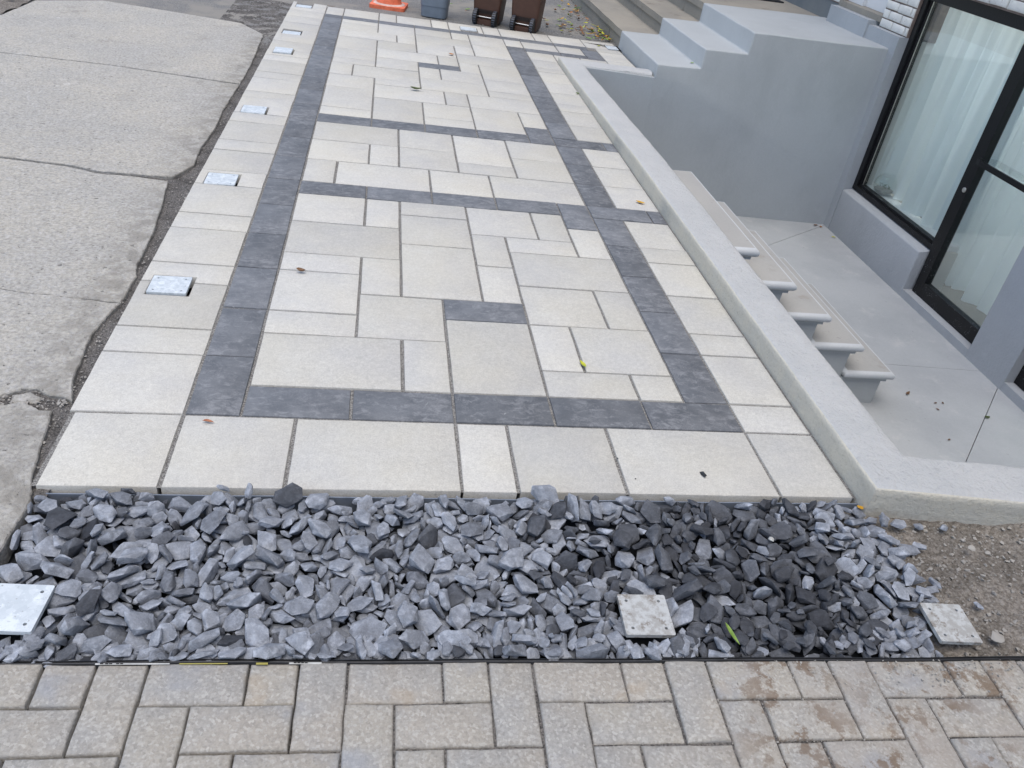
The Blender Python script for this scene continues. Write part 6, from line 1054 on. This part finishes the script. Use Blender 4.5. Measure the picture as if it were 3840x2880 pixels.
37,100,14145,-4258,-214,0,7,96,-23,8,101,19537,-4850,-195,20,32,61,69,32,121,7980,-2493,-78,8,94,25,-16,21,145,21974,-3216,-118,91,-18,19,28,30,185,3960,-4515,-85,95,-10,24,-7,32,89,18388,-409,-195,38,7,15,90,
30,86,15656,-3120,-115,90,14,-18,35,6,97,12249,-5007,-277,36,81,33,30,29,94,10976,-2359,-252,33,92,12,10,3,86,14822,-868,-377,12,-73,-66,4,30,101,3294,-1282,-277,14,-1,94,28,37,98,12337,-1263,-91,42,21,55,68,
40,181,23028,-5000,-302,74,-50,-3,43,27,99,29996,-3571,-191,0,95,-29,0,40,128,20772,-5424,-423,2,-8,93,-33,43,89,22262,-4231,-391,50,74,37,-23,7,125,4377,-4998,-77,52,25,27,-76,30,98,9509,-4863,-89,1,-45,59,65,
44,162,11142,-2033,-187,91,2,14,-37,10,84,6298,-2605,-254,13,-93,31,4,26,90,14772,-472,-100,74,30,59,-2,24,85,1086,-344,-465,13,6,98,-3,19,91,10839,-3302,-145,65,30,55,-40,4,151,5940,-4471,-137,1,93,33,8,
31,82,6667,-4406,31,73,-36,-24,51,8,136,11349,-3396,14,86,-37,1,-32,47,108,17773,-2742,-124,90,-31,-12,-23,21,108,5078,-2218,-201,47,23,-59,-60,31,80,11537,-3147,-118,18,8,-96,-13,38,77,7994,-3411,-130,44,-50,-43,60,
46,64,14312,-4034,-436,12,-78,32,-51,37,74,351,-716,-390,32,62,-32,-62,31,96,21025,-2919,-96,75,-14,0,63,13,130,6193,-2780,-129,13,98,-2,-9,46,108,12092,-1662,-242,36,-8,92,3,28,81,908,-5029,-468,19,-50,-81,22,
2,109,22413,-1903,-189,41,-22,-26,-83,9,140,4030,-2381,-100,25,-41,-76,41,24,173,2767,-4045,58,85,20,-15,45,24,132,4801,-4525,-66,88,28,-19,30,3,90,2594,-399,-284,1,23,96,-8,9,113,24414,-3632,-192,98,-7,0,10,
13,165,18627,-2678,-248,26,19,55,75,17,110,23153,-4765,-235,10,30,-78,53,47,52,2475,-3078,-377,0,-89,43,0,21,110,21795,-3729,-128,72,-27,10,-61,44,114,486,-2777,-497,0,57,-81,0,9,110,11789,-5447,-423,78,-33,41,-30,
7,109,14115,-3597,-134,65,-57,44,-20,34,64,3778,-3998,-338,61,-65,-4,-43,25,107,21247,-3949,-192,17,92,21,24,46,56,23983,-1674,-149,24,-39,82,30,6,125,17500,-4415,-88,38,24,3,-88,32,121,8948,-2973,-92,13,90,24,-30,
3,75,11860,-5297,-368,50,57,-15,-62,21,175,639,-2864,-260,92,2,-11,-35,17,80,23852,-3985,-145,52,0,71,-45,35,130,7725,-1339,-305,3,-32,23,-91,23,229,14984,-747,-201,14,74,-62,-19,32,68,8566,-3144,-244,4,-68,-69,-22,
6,68,2124,-2234,-356,25,16,82,47,39,144,11657,-4230,-76,1,11,90,39,0,104,21456,-4390,-329,76,10,-3,63,16,75,3476,-2565,-192,14,54,-81,12,4,81,4705,-5118,-180,25,-29,13,-91,26,96,6406,-868,-299,92,-10,34,-5,
5,144,12655,-5158,-69,81,-55,2,-11,10,188,8024,-4119,-27,80,19,14,54,17,89,4851,-5342,-114,10,73,-30,59,29,108,19663,-4678,-274,59,-5,-5,79,12,68,12791,-4964,-89,25,16,-28,90,19,60,20107,-4374,-143,10,-8,-7,-98,
26,88,2649,-350,-120,57,80,-1,-10,42,81,16404,-2880,-228,23,-36,89,7,16,116,15010,-5519,-257,0,-79,-18,-57,15,149,8262,-2812,-59,24,-4,-15,-95,38,133,20256,-1645,-122,29,-20,-75,54,13,74,4011,-1271,-409,84,11,48,-18,
2,119,19523,-1442,-78,37,23,-60,-66,28,101,14739,-1691,-221,20,-20,18,93,10,101,5724,-381,-22,55,44,-14,-68,14,92,15038,-4557,-259,2,33,-5,93,46,122,23852,-3311,-33,46,25,-3,-84,23,237,5408,-5063,-27,10,27,-46,-83,
16,147,6946,-3134,-232,72,60,-33,1,23,132,18357,-5339,-245,1,-39,91,3,43,66,4322,-4316,-131,28,-43,82,-23,46,89,11947,-1071,-220,70,-69,-8,10,30,85,13822,-2759,-230,53,-62,54,-16,14,110,11336,-2513,-137,13,-19,-83,-49,
25,95,24654,-3390,-181,0,-83,53,0,39,61,14714,-1643,-500,6,-1,-3,99,39,220,3376,-2590,51,7,96,25,-1,47,82,18518,-987,-140,24,51,69,43,16,136,16612,-4119,-173,21,-71,55,-35,17,104,5747,-740,-186,51,47,55,45,
27,110,17438,-5060,-244,14,8,-26,-94,27,170,21384,-618,-134,15,82,-48,-23,12,154,20211,-2828,-148,43,-85,-22,-14,34,123,4542,-3908,-70,24,9,52,80,44,146,17854,-2999,-42,48,83,-24,-1,30,222,10295,-2661,-46,78,-5,13,-60,
26,116,19548,-2575,-139,52,58,-61,8,8,71,19206,-1787,-277,62,-22,-20,-71,31,144,10809,-4037,55,32,67,-54,-35,31,100,13880,-3869,-183,29,26,2,91,36,124,7410,-2001,-71,76,-9,19,-60,30,120,10558,-3580,-134,35,-24,-24,86,
4,60,3926,-1135,-363,36,18,41,-80,32,121,2338,-2743,-19,35,43,-28,-77,28,123,12428,-3879,-90,4,36,-86,34]
pile = [PILE[k:k + 9] for k in range(0, len(PILE), 9)]
def stone_mesh(i):
    rnd = random.Random(900 + i)
    flat = rnd.uniform(.26, .50); wid = rnd.uniform(.46, .82)
    pts = []
    n = rnd.randint(11, 16)
    for k in range(n):
        z = 1 - 2*(k + .5)/n + rnd.uniform(-.12, .12); z = max(-1, min(1, z))
        a = k*2.39996 + rnd.uniform(-.5, .5); r = math.sqrt(max(0, 1 - z*z))
        v = Vector((r*math.cos(a), r*math.sin(a), z))
        # push towards a slab: flat top and bottom, broken outline
        v.z = max(-.75, min(.75, v.z*1.5))
        s = rnd.uniform(.82, 1.08)
        pts.append(Vector((v.x*s, v.y*s*wid, v.z*flat*.8)))
    bm = bmesh.new()
    vs = [bm.verts.new(p*.5) for p in pts]
    r = bmesh.ops.convex_hull(bm, input=vs)
    for g in set(r['geom_interior'] + r['geom_unused']):
        if isinstance(g, bmesh.types.BMVert) and g.is_valid: bm.verts.remove(g)
    bmesh.ops.dissolve_limit(bm, angle_limit=math.radians(14), verts=bm.verts, edges=bm.edges)
    bmesh.ops.recalc_face_normals(bm, faces=bm.faces)
    return bm
NVAR = 48

variants = []
for i in range(NVAR):
    bm = stone_mesh(i)
    bmesh.ops.bevel(bm, geom=[e for e in bm.edges], offset=.014, segments=1, affect='EDGES', clamp_overlap=True)
    bmesh.ops.triangulate(bm, faces=[f for f in bm.faces if len(f.verts) > 4])
    es = [e for e in bm.edges if e.calc_length() > .28]; bmesh.ops.subdivide_edges(bm, edges=es, cuts=1)
    for v in bm.verts: v.co += mnoise.noise_vector(v.co * 3.2 + Vector((i, 0, 0))) * .022 + mnoise.noise_vector(v.co * 9 + Vector((0, i, 0))) * .014
    me = bpy.data.meshes.new('slate_chip'); bm.to_mesh(me); bm.free(); me.materials.append(MS['stone'])
    me.polygons.foreach_set('use_smooth', [True] * len(me.polygons)); me.set_sharp_from_angle(angle=R(28)); variants.append(me)
bed = tag(link('stone_bed', grid_bm(.032, 2.55, -.56, -.018, 60, 16, lambda x, y: -.062 + .004 * nz(x, y, 30)), 'gap_shade'), kind='structure')  # bed floor coloured black to stand in for shade between the stones
rnd = random.Random(8)
def tone_at(x, y):
    wet = min(.93, max(0, 1 - ((x - 1.93) / .40) ** 2 - ((y + .27) / .4) ** 2 * .5) * 1.22)
    wet = max(wet, .4 * max(0, 1 - ((x - .13) / .28) ** 2 - ((y + .17) / .16) ** 2), .5 * max(0, 1 - ((x - 1.5) / .3) ** 2 - ((y + .2) / .3) ** 2), .07)
    if x > 2.26: wet *= .35
    if rnd.random() < wet: return rnd.uniform(.0, .30)
    return min(1.35, max(.45, rnd.gauss(.84, .22)))
for x0, x1, y0, y1, n in ((.05, .20, -.54, -.497, 40), (1.50, 1.67, -.560, -.528, 26), (.05, 2.3, -.552, -.49, 190), (1.50, 1.53, -.5, -.39, 6), (2.33, 2.37, -.55, -.43, 8)):
    for k in range(n):
        q = Quaternion((rnd.gauss(1, .2), rnd.gauss(0, .22), rnd.gauss(0, .22), rnd.uniform(-2, 2))).normalized()
        pile.append((rnd.randrange(NVAR), rnd.uniform(75, 120), rnd.uniform(x0, x1) * 1e4, rnd.uniform(y0, y1) * 1e4, (-360 + 250 * k / n) if x1 > 2 else (-230 + 170 * k / n)) + tuple(q))
S_ = []
cp = Vector(cam.location)
for vi, L, x, y, z, qw, qx, qy, qz in pile:
    if any(abs(x / 1e4 - a) < h and abs(y / 1e4 - b) < h for a, b, h in ((.089, -.417, .085), (1.581, -.455, .055), (2.411, -.491, .05))) and z > -300: continue
    L = min(L, 196) / 2000.0; p = Vector((x, y, z + 115 + 175 * max(0, min(1, (y / 1e4 + .24) / .2)))) / 1e4; q = Quaternion((qw, qx, qy, qz)).normalized()
    S_.append((L * L * (1 + 28 * max(0, p.z + .022)) / (p - cp).length, vi, L, p, q, tone_at(p.x, p.y)))
S_.sort(key=lambda t: -t[0])
fill_v, fill_f, fill_t, fill_s = [], [], [], []
for k, (_, vi, L, p, q, tone) in enumerate(S_):
    me = variants[vi]
    if k < 300:
        o = bpy.data.objects.new('stone', me); COL.objects.link(o); o.parent = bed
        o.location = p; o.rotation_mode = 'QUATERNION'; o.rotation_quaternion = q; o.scale = (L, L, L); o.color = (tone, tone, tone, 1)
    else:
        base = len(fill_v); mt = q.to_matrix()
        fill_v += [(mt @ (v.co * L) + p)[:] for v in me.vertices]; fill_f += [[base + a for a in f.vertices] for f in me.polygons]; fill_t += [tone] * len(me.vertices)
me = bpy.data.meshes.new('stone_fill'); me.from_pydata(fill_v, [], fill_f)
at = me.attributes.new('tone', 'FLOAT', 'POINT'); at.data.foreach_set('value', fill_t)
sf = link_mesh('stone_fill', me, 'stonefill', bed, 28); sf['kind'] = 'stuff'

# ------------------------------------------------------------------ soil patch at the right
def soil_z(x, y): return -.026 + .014 * nz(x, y, 7, 1) + .008 * nz(x, y, 25, 2) + .005 * nz(x, y, 70, 5) + .03 * max(0, min(1, (x - 2.5) / .5)) * max(0, min(1, (y + .32) / .2))
def soil_y0(x): return edge_y(x) + .010
bm = grid_bm(2.30, 5.2, 0, 1, 220, 60, lambda x, y: 0)
for v in bm.verts:
    x = v.co.x; t = v.co.y; y = soil_y0(x) + t * (-.02 - .11 * (x - 2.4) - soil_y0(x)); v.co = Vector((x, y, soil_z(x, y) - (.02 * max(0, 1 - (x - 2.30) / .15))))
tag(link('soil_patch', bm, 'soil', None, 180), kind='structure')
gb = bmesh.new(); rnd = random.Random(17)
for k in range(1500):
    x = 2.42 + 1.1 * rnd.random() ** 1.3; t = rnd.random(); y = soil_y0(x) + t * (-.07 - .11 * (x - 2.4) - soil_y0(x)); s = rnd.choice((.002, .003, .003, .004, .006, .009))
    pebble_into(gb, (x, y, soil_z(x, y) + s * .3), s, rnd)
for k in range(420):
    x = 1.75 + 1.2 * rnd.random() ** .8; y = edge_y(x) - .006 - abs(rnd.gauss(0, .05)); pebble_into(gb, (x, y, .0015), rnd.choice((.0015, .002, .003, .004)), rnd)
for k in range(240):      # grit in the right-hand joints
    i, j = rnd.randrange(8, 18), rnd.randrange(0, 4); p = SP(i + rnd.choice((0, rnd.random())), j + 0) if rnd.random() < .5 else SP(i, j + rnd.random()); pebble_into(gb, (p[0], p[1], -.006), rnd.choice((.002, .003, .004)), rnd)
tag(link('soil_pebbles', gb, 'pebble', None, recalc=False), kind='stuff')
def lump(name, c, s, mat, label, cat, seed, group=None, flat=.6):
    rnd = random.Random(seed); bm = bmesh.new()
    vs_ = [bm.verts.new(Vector((rnd.gauss(0, 1), rnd.gauss(0, 1), rnd.gauss(0, 1))).normalized() * s * rnd.uniform(.8, 1.05)) for _ in range(16)]
    r = bmesh.ops.convex_hull(bm, input=vs_)
    for q in set(r['geom_interior'] + r['geom_unused']):
        if isinstance(q, bmesh.types.BMVert) and q.is_valid: bm.verts.remove(q)
    for v in bm.verts: v.co.z *= flat
    bevel(bm, s * .12, 2, 5)
    return tag(link(name, bm, mat, None, 35, loc=c), label, cat, group)
for c, s, lb, mt in (((2.86, -.30, .004), .024, 'grey angular rock half buried in the soil near the right edge', 'stone'), ((2.545, -.118, -.002), .018, 'bluish chip lying alone on the soil below the curb', 'stone'), ((2.62, -.13, .002), .017, 'second bluish chip lying upright on the soil below the curb', 'stone'),
                 ((2.53, -.53, .0), .022, 'tan rock beside the corner of the half buried steel plate', 'pebble'), ((2.70, -.235, .004), .010, 'small pale pebble in the middle of the soil', 'pebble'), ((2.66, -.215, .004), .013, 'round grey-brown pebble in the soil', 'pebble')):
    o = lump('rock', c, s, mt, lb, 'rock', hash(lb) % 1 + int(s * 1e4), 'rocks on the soil patch'); o.color = (.9, .9, .9, 1)

# ------------------------------------------------------------------ post plates
def plate(x0, x1, y0, y1, z, mat, label, rot=0.0, t=.011, tilt=(0, 0), holes=4):
    wx, wy = x1 - x0, y1 - y0; bm = bmesh.new(); edges = []
    def ringe(pts):
        v = [bm.verts.new((a, b, 0)) for a, b in pts]
        for i in range(len(v)): edges.append(bm.edges.new((v[i], v[(i + 1) % len(v)])))
    ringe([(a, b) for a, b, _ in rrect(wx, wy, .004, 0, 3)])
    hx, hy = wx / 2 - .02, wy / 2 - .02
    for sx in (-1, 1):
        for sy in (-1, 1): ringe([(sx * hx + .0042 * math.cos(2 * math.pi * k / 12), sy * hy + .0042 * math.sin(2 * math.pi * k / 12)) for k in range(12)])
    bmesh.ops.triangle_fill(bm, use_beauty=True, use_dissolve=False, edges=edges)
    g_ = bmesh.ops.extrude_face_region(bm, geom=list(bm.faces))
    for v in g_['geom']:
        if isinstance(v, bmesh.types.BMVert): v.co.z -= t
    o = link('steel_plate', bm, mat, None, None, loc=((x0 + x1) / 2, (y0 + y1) / 2, z)); o.rotation_euler = (tilt[0], tilt[1], rot)
    return tag(o, label, 'metal plate', 'steel post plates')
pn = ['galvanised plate in the left border nearest the stone bed', 'galvanised plate in the left border, second from the stone bed', 'galvanised plate in the left border, third from the stone bed', 'raised galvanised plate in the left border, fourth from the stone bed', 'sunk galvanised plate in the left border, fifth from the stone bed', 'galvanised plate at the far left corner of the patio', 'galvanised plate in the back border in front of the brown bins', 'galvanised plate in the back border beside the grey front steps']
pz = [.006, .004, .005, .008, -.004, .001, .001, .001]
for (a, b, c, d), lb, z in zip(post_plates, pn, pz): plate(a, b, c, d, z, 'galv', lb, rot=random.Random(lb).uniform(-.02, .02))
plate(-.01, .188, -.482, -.352, .022, 'galv', 'pale galvanised plate on the slate chips at the left frame edge', -.06)
plate(1.518, 1.643, -.515, -.392, .014, 'dusty', 'rust speckled plate lying among the dark slate chips', -.03, tilt=(.02, 0))
plate(2.352, 2.470, -.552, -.430, .013, 'dusty', 'dusty plate half buried where the slate chips meet the soil', -.05, tilt=(.03, .02))

# ------------------------------------------------------------------ cone and bins
cone = empty('traffic_cone', (.917, 7.335, -.02), R(-8)); tag(cone, 'faded orange traffic cone with a chalky base behind the patio', 'traffic cone')
def kp(name, bm, mat, par, smooth=40): return link(name, bm, mat, par, smooth)
kp('base', bevel(loft([rrect(.355, .355, .03, z, 4) for z in (0, .034)]), .006, 2), 'orange', cone)
kp('chalk_ring', loft([circle(r, z, 32) for r, z in ((.162, .034), (.158, .039), (.128, .046))]), 'chalk', cone)
kp('body', loft([circle(r, z, 32) for r, z in ((.131, .0465), (.124, .06), (.036, .66), (.03, .70), (.018, .70))]), 'orange', cone)
kp('band', loft([circle(r, z, 32) for r, z in ((.0935, .28), (.0735, .41))], cap0=False, cap1=False), 'chalk', cone)
gbn = empty('grey_bin', (1.372, 7.105, -.02), R(-12)); tag(gbn, 'plain grey plastic tub bin standing between the cone and the brown bins', 'bin')
bm = loft([rrect(w_, d_, r_, z, 7) for w_, d_, r_, z in ((.225, .20, .05, 0), (.255, .23, .06, .012), (.262, .238, .06, .11), (.27, .246, .06, .112), (.31, .28, .065, .62), (.33, .30, .07, .625), (.33, .30, .07, .65), (.305, .275, .06, .65), (.25, .22, .05, .08))]); kp('tub', bm, 'grey', gbn, 40)
def brown_bin(loc, rz, label):
    b_ = empty('brown_bin', loc, rz); tag(b_, label, 'bin', 'brown wheeled bins behind the patio')
    bm = loft([rrect(w_, d_, .03, z, 4, 0, cy) for w_, d_, z, cy in ((.235, .24, .012, .015), (.255, .26, .03, .015), (.275, .27, .16, .015), (.345, .33, .70, .0))]); kp('body', bm, 'brown', b_, 40)
    kp('lid', bevel(loft([rrect(w_, d_, .04, z, 5) for w_, d_, z in ((.375, .37, .701), (.385, .38, .73), (.30, .30, .765))]), .004, 1), 'brown', b_, 40)
    bm = bmesh.new()
    for k in range(13): box_bm(-.072 + .012 * k - .0025, -.072 + .012 * k + .0025, -.128, -.105, .105, .142, bm)
    kp('grille', bm, 'tyre', b_, None)
    kp('foot_ledge', bevel(box_bm(-.075, .075, -.150, -.100, .004, .055), .012, 2), 'brown', b_, 40)
    kp('axle', tube((-.11, -.128, .075), (.11, -.128, .075), .006), 'steel', b_, 60)
    for sx in (-1, 1):
        wl = kp('wheel', bevel(loft([[Vector((sx * (.098 + dx), -.128 + r_ * math.cos(t), .072 + r_ * math.sin(t))) for t in [2 * math.pi * k / 24 for k in range(24)]] for dx, r_ in ((-.022, .068), (-.018, .072), (.018, .072), (.022, .068))]), .002, 1), 'tyre', b_, 40)
        bm = bmesh.new(); 
        for k in range(20):
            t = 2 * math.pi * k / 20; loft([[Vector((sx * .098 + x, -.128 + (r_) * math.cos(t + dt), .072 + r_ * math.sin(t + dt))) for x, dt in ((-.015, -.06), (.015, -.06), (.015, .06), (-.015, .06))] for r_ in (.0715, .0729)], bm)
        h_ = kp('tread_block', bm, 'hub', b_, None); h_.parent = wl
    return b_
brown_bin((1.915, 7.085, -.02), R(-20), 'brown wheeled bin beside the grey tub')
brown_bin((2.285, 6.94, -.02), R(-22), 'brown wheeled bin nearest the old concrete steps')

# ------------------------------------------------------------------ leaves and small things
def leaf(loc, L, Wd, rot, mat, label, pitch=0.0, curl=.3, fold=.3):
    bm = leaf_into(bmesh.new(), (0, 0, 0), L, Wd, 0, 0, curl, fold); o = link('leaf', bm, mat, None, 180, loc=loc, recalc=False); o.rotation_euler = (0, pitch, rot)
    return tag(o, label, 'leaf', 'fallen leaves')
leaf((.408, .289, .005), .036, .010, R(-12), 'leafr', 'rust brown folded leaf on a front slab near the left border', 0, .1, 1.2)
leaf((.587, 1.295, .008), .040, .022, R(-15), 'leafb', 'dried brown curled leaf on a pale slab left of centre', 0, .9, .9)
leaf((1.647, .695, .006), .048, .016, R(105), 'leafyg', 'yellow-green leaf across a joint in the near field of slabs', 0, .3, .5)
leaf((2.305, 2.362, .006), .055, .026, R(-30), 'leafy', 'bright yellow leaf on the border slab beside the curb', 0, .3, .3)
leaf((1.442, 5.396, .008), .05, .04, R(-20), 'leafo', 'small orange leaf on the far field of slabs', 0, .5, .3)
leaf((1.117, 4.197, .010), .085, .035, R(-5), 'leafd', 'dark green curled leaf on the middle of the patio', 0, .6, .6)
leaf((1.78, -.525, .024), .062, .011, R(-68), 'leafd2', 'slim green leaf lying on the dark slate chips', .25, .2, .4)
leaf((2.385, -.045, .0), .035, .02, R(30), 'leafy', 'yellow leaf tucked where the curb corner meets the slate chips', .3)
leaf((2.37, 4.56, .006), .035, .03, R(60), 'leafg', 'tiny green sprig at the foot of the curb', .5)
leaf((5.02, 5.06, PIT_Z + .006), .05, .028, R(20), 'leafb', 'brown leaf in the far corner of the sunken floor')
leaf((5.06, 5.03, PIT_Z + .006), .04, .026, R(80), 'leafo', 'rust leaf in the far corner of the sunken floor')
leaf((5.08, 4.80, PIT_Z + .006), .045, .022, R(140), 'leafyg', 'greenish leaf at the foot of the sill wall')
leaf((4.80, 2.0, PIT_Z + .006), .045, .026, R(10), 'leafd', 'dark leaf on the sunken floor by the diagonal joint')
leaf((4.37, 2.24, PIT_Z + .006), .06, .02, R(40), 'leafb', 'brown leaf on the sunken floor below the lowest stair')
leaf((3.515, 5.34, .168), .05, .022, R(30), 'leafg', 'small green leaf on the lowest grey front step')
leaf((2.95, 5.35 + 1.1, .006), .035, .03, R(60), 'leafyg', 'tiny yellow-green leaf on the back border')
bm = bmesh.new(); rnd = random.Random(12); mts = ['leafy', 'leafo', 'leafb', 'leafyg', 'leafg']
for cx_, cy_, sx, sy, n in ((2.93, 7.22, .16, .14, 46), (3.12, 6.93, .07, .15, 22), (3.03, 8.2, .10, .45, 30), (2.75, 7.6, .35, .5, 22), (2.2, 8.2, .7, .6, 14), (.6, 7.3, .6, .2, 3)):
    for k in range(n):
        f0 = len(bm.faces); x = min(3.15, rnd.gauss(cx_, sx)); y = max(6.85, rnd.gauss(cy_, sy))
        leaf_into(bm, (x, y, -.010 + rnd.uniform(0, .02)), rnd.uniform(.04, .10), rnd.uniform(.012, .035), rnd.uniform(0, 6.28), rnd.uniform(-.3, .3), rnd.uniform(.1, .8), .4)
        bm.faces.ensure_lookup_table(); mi = rnd.choices(range(5), (4, 1, 6, 4, 3))[0]
        for f in bm.faces[f0:]: f.material_index = mi
tag(link('leaf_litter', bm, mts, None, 180, recalc=False), kind='stuff')
o = lump('seed_pod', (1.916, .094, .006), .012, 'blackpvc', 'black slate splinter on the front slab near the curb', 'stone chip', 31, None, .5); o.scale = (.75, 1.4, 1); o.rotation_euler = (0, 0, .35)
for c, s, lb in (((1.655, .165, .0025), .0035, 'tiny black crumb near the right front slab edge'), ((1.69, .07, .002), .003, 'second tiny black crumb on the front slab')): lump('crumb', c, s, 'blackpvc', lb, 'crumb', 5, 'black crumbs on the front slabs')
lump('pebble', (2.02, -.20, .018), .011, 'sticker', 'single white pebble among the dark slate chips', 'pebble', 9, None, .7)
for (x, y), r_, lb in (((4.515, 2.142), 20, 'small dark leaf bit on the sunken floor left of its twin'), ((4.57, 2.145), 70, 'small dark leaf bit on the sunken floor right of its twin'), ((4.487, 2.072), 120, 'dark leaf crumb just below the pair of dark leaf bits on the sunken floor'), ((4.37, 1.755), 30, 'lone brown leaf scrap on the near part of the sunken floor')):
    leaf((x, y, PIT_Z + .004), .026, .013, R(r_), 'leafb', lb)
# planting bed in the top left corner
bm = grid_bm(-4.5, -1.93, 5.18, 8.5, 40, 40, lambda x, y: -.01 + .03 * nz(x, y, 4) + .02 * nz(x, y, 17))
tag(link('planting_bed', bm, 'soil', None, 180), kind='structure')
bm = bmesh.new(); rnd = random.Random(2)
for k in range(260): leaf_into(bm, (rnd.uniform(-3.2, -1.9), rnd.uniform(5.5, 8), .03), rnd.uniform(.03, .1), rnd.uniform(.01, .03), rnd.uniform(0, 6.28), rnd.uniform(-.6, .6))
tag(link('bed_leaves', bm, 'leafd', None, 180, recalc=False), kind='stuff')
